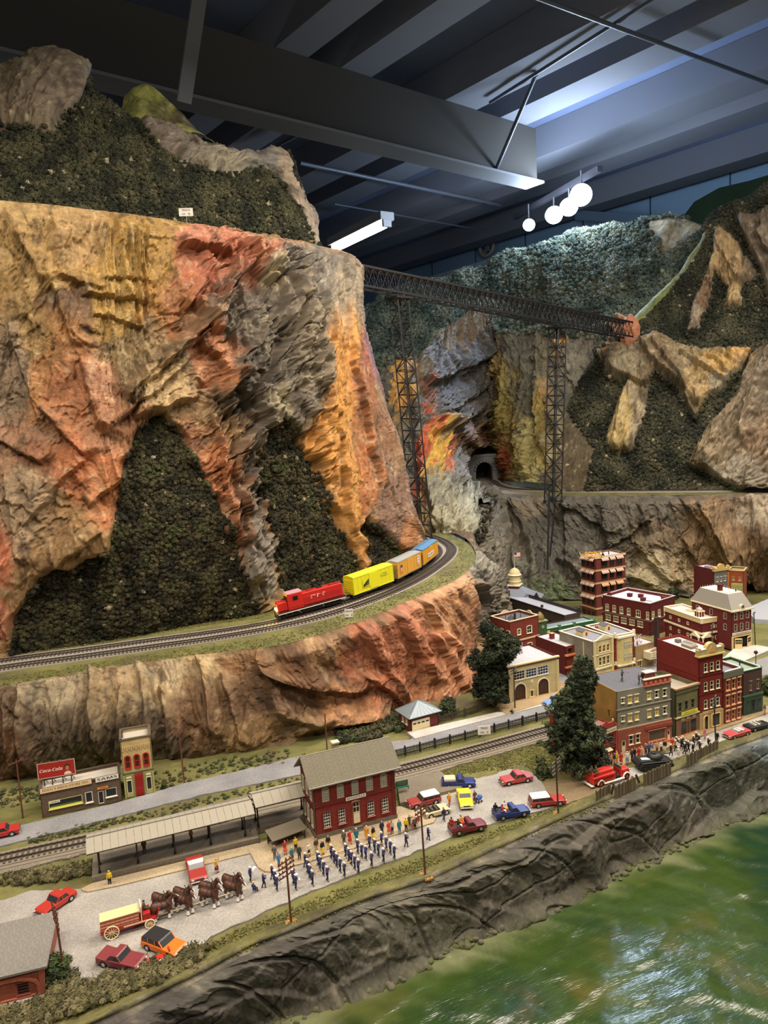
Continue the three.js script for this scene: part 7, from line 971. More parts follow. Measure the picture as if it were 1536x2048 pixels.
boxcar('bright yellow freight car with a black arrow emblem behind the locomotive', s1 + gap, s2 - gap, 0.05, yl, yl, [[-0.2,0.031,0.022,0.018, textMat([''], 0.022,0.018, '#dcd824', '#222', BOLD, { draw: (g, W, H) => { g.fillStyle = '#26261e'; for (let k = 0; k < 4; k++) { g.beginPath(); g.moveTo(W * 0.05, H * (0.72 + k * 0.06)); g.lineTo(W * 0.85, H * (0.1 + k * 0.2)); g.lineTo(W * 0.95, H * (0.22 + k * 0.2)); g.lineTo(W * 0.1, H * (0.78 + k * 0.06)); g.fill(); } } })],[0.27,0.038,0.022,0.008, textMat(['TLDX'], 0.022,0.008, '#dcd824', '#3a3a28', BOLD)]], yl);
boxcar('orange yellow freight car with a red shield and grey roof', s2 + gap, s3 - gap, 0.05, og, mat(150,150,142,0.6), [[-0.36,0.033,0.013,0.02, textMat([''], 0.013,0.02, '#d69c3c', '#fff', BOLD, { draw: (g, W, H) => { g.fillStyle = '#2a3a6a'; g.fillRect(W * 0.12, H * 0.08, W * 0.76, H * 0.3); g.fillStyle = '#c8403a'; g.beginPath(); g.moveTo(W * 0.12, H * 0.4); g.lineTo(W * 0.88, H * 0.4); g.lineTo(W * 0.88, H * 0.7); g.quadraticCurveTo(W * 0.7, H * 0.95, W * 0.5, H * 0.96); g.quadraticCurveTo(W * 0.3, H * 0.95, W * 0.12, H * 0.7); g.fill(); g.fillStyle = '#f2e6dc'; for (let k = 0; k < 3; k++) g.fillRect(W * (0.24 + k * 0.22), H * 0.42, W * 0.08, H * 0.42); } })],[0.36,0.034,0.014,0.022, textMat([], 0.014,0.022, '#e8dcc8', '#a0463a', BOLD, { draw: bars(3, '#a0463a') })]], mat(120,116,104,0.6));
boxcar('orange freight car with a blue roof at the rear of the train', s3 + gap, s4,0.05, mat(220,158,44,0.6), mat(70,120,160,0.6), [[-0.02,0.029,0.058,0.0105, textMat([], 0.058,0.0105, '#e8e4da', '#3a3a40', BOLD, { draw: bars(1, '#6a6a70') })]], mat(76,80,84,0.6));
}
let horsesAt;
// ---------------------------------------------------------------- road vehicles, +x is the front
const tyre = mat(26,25,25,0.8), chrome = mat(206,206,208,0.25,0.8), winGlass = mat(52,56,58,0.15), seatM = mat(150,120,90,0.7);
function wheel(r, w, hub) { const g = [new THREE.CylinderGeometry(r, r, w, 16).rotateX(Math.PI / 2)]; return { tyre: merge(g), hub: new THREE.CylinderGeometry(r * 0.55, r * 0.55, w * 1.1,12).rotateX(Math.PI / 2) }; }
function profile(L, y0, top, wx, r) {                   // body outline with wheel arches; top: [x fraction, height] from rear to front
const p = []; for (const x of [wx, -wx]) { p.unshift(...Array.from({ length: 7 }, (_, i) => { const a = Math.PI * i / 6; return [x * L - r * Math.cos(Math.PI - a) * -1, y0 + r * 0.9 * Math.sin(a)]; }).map(q => q)); }
const arcs = (x) => Array.from({ length: 7 }, (_, i) => { const a = Math.PI - Math.PI * i / 6; return [x * L + r * Math.cos(a), y0 + r * 0.9 * Math.sin(a)]; });
return [[-L / 2 + 0.001, y0], ...arcs(-wx), ...arcs(wx), [L / 2 - 0.001, y0], ...top.map(([x, y]) => [x * L, y]).reverse()];
}
function car(label, front, rear, o) {                   // front, rear: pixels on the road under the two ends
const F = at(...front, 0.0018), R = at(...rear, 0.0018), m = F.clone().add(R).multiplyScalar(0.5), L = o.L ?? 0.054, W = o.W ?? 0.021, k = o.kind ?? 'sedan', body = o.color[0] > 2 * o.color[1] ? mat(o.color[0] * 0.86, o.color[1] + 12, o.color[2] + 12,0.38) : mat(...o.color, 0.38), tp = o.top ? mat(...o.top, 0.4) : body, hb = 0.0098, r = 0.0042;
const t = thing('car', label, k === 'pickup' ? 'pickup truck' : 'car', m, Math.atan2(-(F.z - R.z), F.x - R.x)), y0 = 0.0028;
const fin = o.fin ? 0.0016 : 0, top = [[-0.5,0.007],[-0.495, hb + fin],[-0.3, hb + 0.0002],[0.12, hb],[0.44, hb - 0.0008],[0.5,0.0068]];
const bp = k === 'pickup' ? [[-0.5,0.007],[-0.498, hb],[0.12, hb],[0.44, hb - 0.0006],[0.5,0.0072]] : top;
const holes = []; const bd = part('body', extrude(profile(L, y0, bp, 0.31, r * 1.12), W, 0.0011).translate(0,0,-W / 2), body, t);
const cx = { sedan: [-0.3,-0.2,0.02,0.14], coupe: [-0.26,-0.14,0.02,0.12], wagon: [-0.49,-0.46,0.04,0.16], pickup: [-0.06,-0.02,0.1,0.2], open: null }[k], ch = o.ch ?? 0.0062;
if (cx) {
const [a, b, c, d] = cx.map(x => x * L), cw = W * 0.88; part('windows', extrude([[a, hb - 0.0012],[d, hb - 0.0012],[c, hb + ch - 0.0004],[b, hb + ch - 0.0004]], cw, 0.0004).translate(0,0,-cw / 2), winGlass, t);
part('cab_roof', extrude([[b - 0.0006, hb + ch - 0.0008],[c + 0.0006, hb + ch - 0.0008],[c - 0.001, hb + ch + 0.0003],[b + 0.001, hb + ch + 0.0003]], cw + 0.0008,0.0003).translate(0,0,-cw / 2 - 0.0004), tp, t);
const pl = []; for (const s of [-1,1]) { const z = s * (cw / 2 + 0.0001); for (const [x0, x1] of [[a + 0.0006, b + 0.0006],[d - 0.0006, c - 0.0006], ...(k === 'wagon' ? [[L * -0.28, L * -0.28],[L * -0.08, L * -0.08]] : k === 'sedan' ? [[L * -0.07, L * -0.07]] : [])]) pl.push(bar([x0, hb - 0.001, z],[x1, hb + ch, z], 0.0011)); } part('pillars', pl, body, t);
} else { const w = W * 0.74; part('cockpit', box(L * 0.36,0.0006, w, -L * 0.1, hb - 0.0002,0), mat(60,40,34,0.7), t); for (const x of [-0.2,-0.02]) part('seat', [rbox(L * 0.09,0.002, w * 0.9, x * L, hb + 0.0002,0,0.0008), rbox(0.0016,0.0042, w * 0.9, x * L - L * 0.05, hb, 0,0.0007)], o.seat ? mat(...o.seat, 0.6) : seatM, t); part('windshield', [box(0.0006,0.004, w, L * 0.1, hb - 0.0004,0,0,0,0.45)], mat(150,160,164,0.1), t); if (o.hoodFold) part('folded_top', rbox(L * 0.1,0.0026, W * 0.8,-L * 0.34, hb - 0.0002,0,0.001), mat(...o.hoodFold, 0.7), t); }
if (k === 'pickup') { part('bed', [box(L * 0.36,0.0005, W * 0.78,-L * 0.28, hb + 0.0001,0)], mat(o.color[0] * 0.6, o.color[1] * 0.6, o.color[2] * 0.6,0.6), t); for (const s of [-1,1]) part('bed_side', box(L * 0.42,0.0024,0.0012,-L * 0.28, hb - 0.0004, s * (W / 2 - 0.0011)), body, t); part('tailgate', box(0.0012,0.0024, W * 0.92,-L * 0.485, hb - 0.0004,0), body, t); }
for (const x of [0.31,-0.31]) for (const s of [-1,1]) { const g = wheel(r, 0.0026), w = part('wheel', g.tyre, tyre, t); w.position.set(x * L, r, s * (W / 2 - 0.0011)); part('hubcap', g.hub, chrome, w); }
part('bumper', rbox(0.0016,0.0016, W * 0.98, L / 2 + 0.0002,0.0034,0,0.0006), chrome, t); part('bumper', rbox(0.0016,0.0016, W * 0.98,-L / 2 - 0.0002,0.0034,0,0.0006), chrome, t);
for (const s of [-1,1]) { part('headlight', new THREE.CylinderGeometry(0.0011,0.0011,0.0012,10).rotateZ(Math.PI / 2).translate(L / 2 - 0.0001,0.0072, s * W * 0.36), mat(236,232,210,0.2), t); part('tail_light', box(0.001,0.0014,0.0022,-L / 2,0.0066, s * W * 0.38), mat(150,20,18,0.3), t); } part('grille', box(0.0008,0.0016, W * 0.5, L / 2 - 0.0003,0.006,0), mat(70,70,72,0.4,0.5), t);
return t;
}
car('bright red sedan parked left of the platform kerb', [90,1828],[134,1798], { color: [206,44,34], L: 0.05 });
car('red coupe with a white roof nosing out from the platform kerb', [399,1767],[388,1726], { color: [186,46,40], top: [226,220,214], kind: 'coupe', L: 0.056, W: 0.023 });
car('orange station wagon with a black roof at the road edge', [362,1910],[298,1886], { color: [222,116,40], top: [44,44,46], kind: 'wagon', L: 0.053, W: 0.023 });
car('dusky red hardtop with small fins beside the roadside scrub', [284,1935],[206,1920], { color: [146,44,48], kind: 'coupe', L: 0.055, W: 0.022, fin: 1 });
car('red and white station wagon beside the right wall of the station', [815,1616],[879,1600], { color: [186,50,44], top: [232,228,222], kind: 'wagon', L: 0.053 });
car('beige open jeep with its top folded near the station corner', [894,1622],[850,1634], { color: [196,184,146], kind: 'open', L: 0.042, seat: [80,70,56], hoodFold: [60,54,46] });
car('yellow hardtop with a dark rear window in the parking lot', [935,1624],[925,1585], { color: [226,206,34], kind: 'coupe', L: 0.052 });
const loaded = car('blue pickup truck carrying a cream covered load by the lawn', [953,1570],[882,1573], { color: [40,54,118], kind: 'pickup', L: 0.055 });
single('covered_load', rbox(0.019,0.0058,0.0155,0,0,0,0.002,3), mat(214,200,160,0.8), 'cream tarpaulin load in the bed of the blue pickup by the lawn', 'load').applyMatrix4(loaded.matrixWorld.compose(loaded.position, loaded.quaternion, loaded.scale).clone().multiply(new THREE.Matrix4().makeTranslation(-0.0145,0.0104,0)));
car('plain red sedan parked at the lawn edge in the lot', [1001,1569],[1062,1558], { color: [206,56,52], L: 0.053 });
const pickA = car('dark red pickup truck with three riders in its bed', [973,1652],[897,1668], { color: [128,30,34], kind: 'pickup', L: 0.055 });
const pickB = car('blue pickup truck with three riders in its bed', [1059,1624],[985,1638], { color: [36,50,112], kind: 'pickup', L: 0.055 });
car('red and white station wagon beside the right telephone pole', [1131,1604],[1058,1612], { color: [196,44,40], top: [232,228,222], kind: 'wagon', L: 0.055 });
car('red car half out of view on the left street', [-34,1680],[36,1664], { color: [206,40,36], kind: 'coupe', L: 0.054 });
car('red open convertible behind the black convertible', [1451,1478],[1494,1466], { color: [206,60,62], kind: 'open', L: 0.05, seat: [214,200,190] });
car('black open convertible at the right end of the parade', [1534,1453],[1495,1462], { color: [34,36,38], kind: 'open', L: 0.05, seat: [206,200,190] });
car('pale blue car half hidden behind the tall conifer', [1094,1412],[1124,1404], { color: [120,156,206], kind: 'sedan', L: 0.05 });
{ // fire truck
const F = at(1257,1552), R = at(1176,1577), m = F.clone().add(R).multiplyScalar(0.5); m.y = 0.0024; const t = thing('fire_truck', 'old red fire engine with white running boards and fenders', 'fire engine', m, Math.atan2(-(F.z - R.z), F.x - R.x)), rd = mat(206,44,38,0.4), L = F.distanceTo(R) * 0.96;
part('hose_body', rbox(L * 0.56,0.0115,0.021,-L * 0.2,0.0065,0,0.0014), rd, t); part('equipment_box', rbox(L * 0.52,0.0062,0.0135,-L * 0.21,0.0175,0,0.0018), mat(214,54,46,0.4), t); part('engine_hood', rbox(L * 0.2,0.0095,0.0125, L * 0.37,0.0065,0,0.0022), rd, t); part('radiator', box(0.0016,0.0092,0.011, L * 0.475,0.006,0), chrome, t); part('cowl', box(0.004,0.011,0.019, L * 0.25,0.0065,0), rd, t); part('windshield', box(0.0006,0.006,0.017, L * 0.24,0.017,0), mat(90,96,96,0.15), t); part('bench', [rbox(0.007,0.004,0.018, L * 0.15,0.0075,0,0.001), rbox(0.002,0.006,0.018, L * 0.11,0.011,0,0.0008)], mat(50,34,28,0.6), t); part('chassis', box(L * 0.96,0.002,0.012,0,0.0046,0), under, t);
for (const s of [-1,1]) { part('running_board', box(L * 0.5,0.0012,0.004,0.002,0.0045, s * 0.0115), white, t); part('fender', [new THREE.TorusGeometry(0.0062,0.0014,6,12, Math.PI).translate(L * 0.36,0.005, s * 0.0098), new THREE.TorusGeometry(0.0062,0.0014,6,12, Math.PI).translate(-L * 0.3,0.005, s * 0.0108)], white, t); const lad = []; for (let k = 0; k < 14; k++) lad.push(box(0.0006,0.0046,0.0006,-L * 0.44 + k * L * 0.035,0.011, s * 0.0112)); for (const y of [0.011,0.0155]) lad.push(box(L * 0.5,0.0007,0.0008,-L * 0.21, y, s * 0.0113)); part('ladder', lad, mat(150,36,30,0.5), t); part('lamp', new THREE.SphereGeometry(0.0018,10,8).translate(L * 0.47,0.0135, s * 0.0065), chrome, t); for (const x of [0.36,-0.3]) { const g = wheel(0.0052,0.003), w = part('wheel', g.tyre, tyre, t); w.position.set(x * L, 0.0052, s * 0.0098); part('hubcap', g.hub, mat(170,50,40,0.5), w); } } part('rear_step', box(0.006,0.0012,0.021,-L * 0.5,0.004,0), white, t);
}
{ // tank
const F = at(1341,1531), R = at(1270,1540), m = F.clone().add(R).multiplyScalar(0.5); m.y = 0.0024; const t = thing('army_tank', 'black army tank with a white label on its deck in the parade', 'tank', m, Math.atan2(-(F.z - R.z), F.x - R.x)), b = mat(34,36,36,0.5), d = mat(24,25,25,0.6), L = 0.062;
part('hull', extrude([[-L / 2,0.006],[L * 0.42,0.005],[L / 2,0.0105],[L * 0.3,0.0155],[-L * 0.42,0.0165],[-L / 2,0.012]], 0.022,0.0008).translate(0,0,-0.011), b, t); part('deck', rbox(L * 0.8,0.0016,0.031,-L * 0.03,0.0125,0,0.0006), b, t);
for (const s of [-1,1]) { const tr = [[-L / 2 + 0.006,0],[L / 2 - 0.008,0],[L / 2 - 0.001,0.006],[L / 2 - 0.004,0.0105],[-L / 2 + 0.003,0.0115],[-L / 2,0.0065]]; part('track', extrude(tr, 0.0062,0.0008).translate(0,0, s > 0 ? 0.0098 : -0.016), d, t); for (let k = 0; k < 6; k++) part('road_wheel', new THREE.CylinderGeometry(0.0036,0.0036,0.0012,14).rotateX(Math.PI / 2).translate(-L * 0.34 + k * L * 0.135,0.0042, s * 0.0164), b, t); }
const tt = part('turret', new THREE.LatheGeometry([[0.0115,0],[0.0118,0.003],[0.009,0.0068],[0.0052,0.0078],[0,0.008]].map(q => new THREE.Vector2(...q)), 20).scale(1.15,1,1).translate(L * 0.06,0.0162,0), b, t); part('barrel', rod([L * 0.2,0.0196,0],[L * 0.56,0.0205,0], 0.0011,10), d, tt); part('hatch', cyl(0.004,0.0042,0.0016, L * 0.02,0.0238,0.002,14), d, tt); part('mantlet', rbox(0.004,0.005,0.008, L * 0.2,0.0172,0,0.0015), b, tt);
const f = new THREE.PlaneGeometry(0.014,0.008).rotateX(-Math.PI / 2).rotateY(-0.15).translate(-L * 0.24,0.0169,0.003); part('lettering', f, textMat([], 0.014,0.008, '#e6e8ea', '#30343a', BOLD, { draw: bars(2, '#4a5058') }), t);
}
{ // horse wagon
const F = at(285,1853), R = at(241,1866), m = F.clone().add(R).multiplyScalar(0.5); m.y = 0.0018; const t = thing('beer_wagon', 'red wagon loaded with cream and red crates on cream spoked wheels', 'wagon', m, Math.atan2(-(F.z - R.z), F.x - R.x)), rd = mat(168,32,28,0.45), cr = mat(236,218,176,0.65), L = 0.056; horsesAt = t;
part('bed', extrude([[-L * 0.62,0.007],[L * 0.5,0.0085],[L * 0.52,0.0115],[L * 0.3,0.0118],[-L * 0.62,0.0125]], 0.018,0.0005).translate(0,0,-0.009), rd, t); part('seat_box', rbox(0.009,0.008,0.0175, L * 0.33,0.0115,0,0.0008), rd, t); part('foot_board', box(0.0012,0.011,0.017, L * 0.53,0.0095,0,0,0,-0.35), rd, t); part('side_stripe', [box(L * 0.5,0.0006,0.0004, L * 0.1,0.0096,0.0092), box(L * 0.5,0.0006,0.0004, L * 0.1,0.0106,0.0092)], cr, t);
const cs = []; for (let j = 0; j < 3; j++) for (let i = 0; i < 8; i++) cs.push(1) && part('crate', [rbox(L * 0.094,0.0037,0.0172,-L * 0.56 + i * L * 0.098,0.0126 + j * 0.0039,0,0.0003,1)], cr, t), part('crate_band', box(L * 0.098,0.002,0.0178,-L * 0.56 + i * L * 0.098,0.0138 + j * 0.0039,0), mat(176,70,56,0.6), t); part('load_cover', box(L * 0.8,0.0007,0.018,-L * 0.215,0.0244,0), mat(226,200,146,0.7), t);
for (const [x, r] of [[-0.4,0.0088],[0.38,0.0062]]) for (const s of [-1,1]) { const w = part('wheel', new THREE.TorusGeometry(r - 0.0007,0.0008,6,24), cr, t); w.position.set(x * L, r, s * 0.0112); for (let k = 0; k < 12; k++) { const a = k * Math.PI / 6; part('spoke', rod([0,0,0],[Math.cos(a) * (r - 0.0008), Math.sin(a) * (r - 0.0008), 0], 0.0004,5), cr, w); } part('hub', new THREE.CylinderGeometry(0.0013,0.0013,0.0026,10).rotateX(Math.PI / 2), mat(190,150,70,0.5), w); } part('axle', [rod([-0.4 * L, 0.0088,-0.011],[-0.4 * L, 0.0088,0.011], 0.0007), rod([0.38 * L, 0.0062,-0.011],[0.38 * L, 0.0062,0.011], 0.0007)], rd, t); part('pole', rod([L * 0.4,0.0066,0],[L * 0.5 + 0.115,0.0085,0], 0.0006), cr, t); part('headboard', box(0.0012,0.018,0.018, L * 0.225,0.0115,0), cr, t);
}
{ // tipped red cart, green bench, bicycle-like stroller
const p = at(314,1924,0.0018), t = thing('hand_cart', 'tipped small red cart with greenery between the orange wagon and the scrub', 'cart', p, 0.5), rd = mat(206,46,38,0.5); part('tray', extrude([[-0.012,0],[0.008,0],[0.012,0.004],[-0.012,0.004]], 0.01,0.0004).translate(0,0.001,-0.005), rd, t); part('handle', [box(0.0014,0.009,0.008,0.012,0.003,0,0,0,-0.3)], rd, t); part('wheel', new THREE.CylinderGeometry(0.003,0.003,0.0018,12).rotateX(Math.PI / 2).translate(0.004,0.003,0.0062), mat(232,228,220,0.6), t); part('greenery', clumps[0].clone().scale(0.005,0.0034,0.004).translate(-0.004,0.0062,0), mat(52,56,34,0.9), t);
const q = at(805,1578,0.0115), g = thing('bench', 'green slatted bench with its back to the station wall', 'bench', q, 0.3), gm = mat(34,92,60,0.6); for (let k = 0; k < 4; k++) part('slat', box(0.021,0.0016,0.0008,0,0.0046 + k * 0.0023,-0.003 + 0.0002 * k), gm, g); for (let k = 0; k < 3; k++) part('slat', box(0.021,0.0008,0.0017,0,0.004,-0.0014 + k * 0.0022), gm, g); for (const x of [-0.009,0.009]) part('leg', [box(0.001,0.013,0.001, x, 0,-0.0036), box(0.001,0.004,0.001, x, 0,0.003)], gm, g);
}
// ---------------------------------------------------------------- people and horses: one smooth skin over jointed bones
function skin(bones, res, R, c, k = 0.05) {             // bones: [a, b, ra, rb]; a cube of half size R about c
const mc = new MarchingCubes(res, leafMat, false, false, 60000); mc.isolation = 0; const half = res / 2, f = mc.field; f.fill(-1);
for (let z = 0; z < res; z++) for (let y = 0; y < res; y++) for (let x = 0; x < res; x++) {
const p = [c[0] + (x - half) / half * R, c[1] + (y - half) / half * R, c[2] + (z - half) / half * R]; let d = 9;
for (const [a, b, ra, rb] of bones) { const ux = b[0] - a[0], uy = b[1] - a[1], uz = b[2] - a[2], qx = p[0] - a[0], qy = p[1] - a[1], qz = p[2] - a[2], t = clamp((qx * ux + qy * uy + qz * uz) / (ux * ux + uy * uy + uz * uz + 1e-9)), e = Math.hypot(qx - ux * t, qy - uy * t, qz - uz * t) - lerp(ra, rb, t), h = clamp(0.5 + 0.5 * (d - e) / k); d = lerp(d, e, h) - k * h * (1 - h); }
f[(z * res + y) * res + x] = -d;
}
mc.update(); const n = mc.count, g = new THREE.BufferGeometry(), P = mc.positionArray.slice(0, n * 3), N = mc.normalArray.slice(0, n * 3); for (let i = 0; i < P.length; i++) P[i] = P[i] * R + c[i % 3];
g.setAttribute('position', new THREE.BufferAttribute(P, 3)); g.setAttribute('normal', new THREE.BufferAttribute(N, 3)); g.setAttribute('uv', new THREE.BufferAttribute(new Float32Array(n * 2), 2)); return g;
}
// poses: elbows, wrists, knees and ankles for the left and right side; x across, y up, z forward, in metres of a full-size person
const POSES = {
stand: { e: [[-0.25,1.12,-0.02],[0.25,1.12,-0.02]], w: [[-0.26,0.88,0.08],[0.26,0.88,0.08]], k: [[-0.1,0.5,0.03],[0.1,0.5,0.03]], a: [[-0.12,0.08,-0.02],[0.12,0.08,-0.02]] },
walk: { e: [[-0.25,1.13,-0.12],[0.25,1.13,0.06]], w: [[-0.25,0.92,-0.06],[0.24,0.95,0.24]], k: [[-0.1,0.5,0.16],[0.1,0.49,0.0]], a: [[-0.1,0.09,0.14],[0.1,0.12,-0.26]] },
play: { e: [[-0.28,1.2,0.16],[0.28,1.2,0.16]], w: [[-0.07,1.36,0.34],[0.09,1.36,0.5]], k: [[-0.1,0.5,0.14],[0.1,0.5,0.0]], a: [[-0.1,0.09,0.12],[0.1,0.1,-0.2]] },
drum: { e: [[-0.29,1.14,0.06],[0.29,1.14,0.06]], w: [[-0.16,1.04,0.32],[0.16,1.06,0.32]], k: [[-0.1,0.5,0.12],[0.1,0.5,0.0]], a: [[-0.1,0.09,0.1],[0.1,0.1,-0.18]] },
wave: { e: [[-0.25,1.12,-0.02],[0.34,1.5,0.04]], w: [[-0.22,0.92,0.12],[0.36,1.78,0.08]], k: [[-0.1,0.5,0.03],[0.1,0.5,0.03]], a: [[-0.12,0.08,-0.02],[0.14,0.08,0.02]] },
sit: { e: [[-0.27,1.14,0.02],[0.27,1.14,0.02]], w: [[-0.18,0.98,0.24],[0.18,0.98,0.24]], k: [[-0.12,0.92,0.42],[0.12,0.92,0.42]], a: [[-0.13,0.5,0.46],[0.13,0.5,0.46]] },
};
const figureCache = {};
function figureParts(pose, skirt) {
const key = pose + (skirt ? 's' : ''); if (figureCache[key]) return figureCache[key]; const q = POSES[pose], sh = [[-0.19,1.43,0],[0.19,1.43,0]], hip = [[-0.09,0.93,0],[0.09,0.93,0]], b = [[[0,0.97,0],[0,1.2,0.01], 0.14,0.13],[[0,1.2,0.01],[0,1.38,0], 0.13,0.14],[[0,1.4,0],[0,1.54,0.01], 0.06,0.055],[[0,1.6,0.02],[0,1.7,0.01], 0.085,0.1]], jk = [[[0,0.95,0],[0,1.2,0.01], 0.165,0.15],[[0,1.2,0.01],[0,1.4,0], 0.15,0.155]], tr = [[[0,0.9,0],[0,1.0,0], 0.15,0.155]], fg = [];
for (const i of [0,1]) {
b.push([sh[i], q.e[i], 0.055,0.043],[q.e[i], q.w[i], 0.043,0.03],[hip[i], q.k[i], 0.085,0.058],[q.k[i], q.a[i], 0.056,0.04],[q.a[i],[q.a[i][0], q.a[i][1] - 0.04, q.a[i][2] + 0.16], 0.045,0.035]);
jk.push([sh[i], q.e[i], 0.075,0.062],[q.e[i], V3(...q.e[i]).lerp(V3(...q.w[i]), 0.85).toArray(), 0.062,0.052]); tr.push([hip[i], q.k[i], 0.105,0.08],[q.k[i], V3(...q.k[i]).lerp(V3(...q.a[i]), 0.95).toArray(), 0.078,0.062]);
const W = V3(...q.w[i]), d = W.clone().sub(V3(...q.e[i])).normalize(), s = V3(i ? -1 : 1,0,0.4).normalize(); fg.push(rod(W, W.clone().addScaledVector(d, 0.09), 0.04,6,0.036)); for (let k = 0; k < 4; k++) { const a = W.clone().addScaledVector(d, 0.08).addScaledVector(V3(0,0,1), (k - 1.5) * 0.018), m = a.clone().addScaledVector(d, [0.05,0.058,0.055,0.042][k]); fg.push(rod(a, m, 0.009,5,0.008), rod(m, m.clone().addScaledVector(d, 0.03).addScaledVector(s, 0.016), 0.008,5,0.006)); } fg.push(rod(W.clone().addScaledVector(d, 0.03).addScaledVector(V3(0,0,1), 0.03), W.clone().addScaledVector(d, 0.085).addScaledVector(V3(0,0,1), 0.055), 0.011,5,0.008));
}
const head = [rod([0,1.655,0.1],[0,1.635,0.128], 0.012,5,0.016), new THREE.SphereGeometry(0.02,6,5).translate(-0.1,1.66,0.01), new THREE.SphereGeometry(0.02,6,5).translate(0.1,1.66,0.01)];
const out = { body: merge([skin(b, 36,0.98,[0,0.94,0], 0.03), ...fg, ...head]), jacket: skin(jk, 26,0.62,[0,1.28,0.1]), trousers: skirt ? new THREE.LatheGeometry([[0.15,1.02],[0.2,0.8],[0.26,0.42],[0.24,0.42],[0.12,0.9]].map(v => new THREE.Vector2(...v)), 14) : skin(tr, 26,0.66,[0,0.56,0.08], 0.04), hair: merge([new THREE.SphereGeometry(0.118,12,8,0,6.2832,0,1.75).translate(0,1.69,-0.018)]), cap: merge([cyl(0.125,0.115,0.1,0,1.71,-0.01,12), box(0.17,0.015,0.1,0,1.71,0.11)]), face: merge([-1,1].map(s => new THREE.SphereGeometry(0.013,6,5).translate(s * 0.036,1.675,0.1)).concat(box(0.05,0.01,0.012,0,1.595,0.098))), shoe: merge([0,1].map(i => rbox(0.095,0.075,0.26, q.a[i][0], q.a[i][1] - 0.08, q.a[i][2] + 0.06,0.03,1))) };
if (pose === 'sit') out.trousers = skin(tr, 26,0.66,[0,0.82,0.2], 0.04); return figureCache[key] = out;
}
const skinM = mat(214,160,124,0.6), faceM = mat(60,36,30,0.6), SCALE = 0.0116;
const WHO = new Map();
function person(label, p, turn, pose, c, o = {}) {     // c: jacket, trousers, hair or cap
const key = JSON.stringify([pose, c, o.cap, o.skirt, o.dark]); let t = WHO.get(key);
if (t) t = copy(t, label, p, turn, o.group ?? '-');
else { const f = figureParts(pose, o.skirt); t = thing('person', label, 'person', p, turn); t.scale.setScalar(SCALE); const s = o.dark ? mat(120,80,60,0.6) : skinM; part('body', f.body, s, t); part('jacket', f.jacket, mat(...c[0], 0.7), t); part(o.skirt ? 'skirt' : 'trousers', f.trousers, mat(...c[1], 0.7,0, o.skirt ? { side: THREE.DoubleSide } : undefined), t); part(o.cap ? 'cap' : 'hair', o.cap ? f.cap : f.hair, mat(...c[2], 0.7), t); part('face', f.face, faceM, t); part('shoe', f.shoe, mat(30,26,24,0.6), t); WHO.set(key, t); }
if (o.group) t.userData.group = o.group; else delete t.userData.group; return t;
}
const NAVY = [[38,46,92],[30,36,66],[232,230,226]], brass = mat(206,168,84,0.3,0.7), ORD = ['first', 'second', 'third', 'fourth', 'fifth', 'sixth'];
const zp = (zx, zy) => at(480 + zx / 3.84,1640 + zy / 3.84,0.0024), march = 2.05;   // the parade walks along the road
const trombone = merge([rod([0.06,1.5,0.1],[0.06,1.56,1.15], 0.014), rod([0.12,1.5,0.15],[0.12,1.56,1.15], 0.014), rod([0.06,1.56,1.15],[0.12,1.56,1.15], 0.014), new THREE.CylinderGeometry(0.11,0.015,0.28,12).rotateX(Math.PI / 2).translate(0.0,1.52,0.62), rod([0,1.5,-0.2],[0,1.52,0.5], 0.014)]), horn = merge([rod([0.02,1.56,0.12],[0.02,1.5,0.55], 0.016), new THREE.CylinderGeometry(0.09,0.016,0.2,12).rotateX(Math.PI / 2).translate(0.02,1.49,0.64), box(0.05,0.1,0.14,0.02,1.42,0.3)]), flute = rod([-0.05,1.58,0.16],[0.5,1.52,0.26], 0.015);
function held(name, label, cat, geo, m, who, group, extra) { const t = thing(name, label, cat, who.position.clone(), who.rotation.y, group); t.scale.setScalar(SCALE); part('body', geo, m, t); if (extra) extra(t); return t; }
const ROWS = [
['trombone', 'first trombone row', [[504,362],[520,410],[536,452],[558,500]]],['cornet', 'first cornet row', [[600,350],[616,386],[642,424],[672,468]]],['trombone', 'second trombone row', [[702,296],[724,330],[744,362],[770,400],[803,436]]],
['cornet', 'second cornet row', [[812,288],[836,322],[856,346],[882,380],[910,412]]],['flute', 'first flute row', [[905,254],[936,290],[967,304],[1012,356]]],['cornet', 'third cornet row', [[995,222],[1035,250],[1064,280],[1103,326]]],['flute', 'leading flute row', [[1088,196],[1124,232],[1155,262],[1186,300]]],
];
ROWS.forEach(([inst, where, L]) => L.forEach(([x, y], i) => {
const who = person(`navy bandsman, ${ORD[i]} from the station kerb in the ${where}`, zp(x, y), march, 'play', NAVY, { cap: 1, group: 'marching band in navy uniforms' });
held(inst, `${inst} of the ${ORD[i]} player from the kerb, ${where}`, inst, inst === 'trombone' ? trombone : inst === 'cornet' ? horn : flute, inst === 'flute' ? chrome : brass, who, 'band instruments');
}));
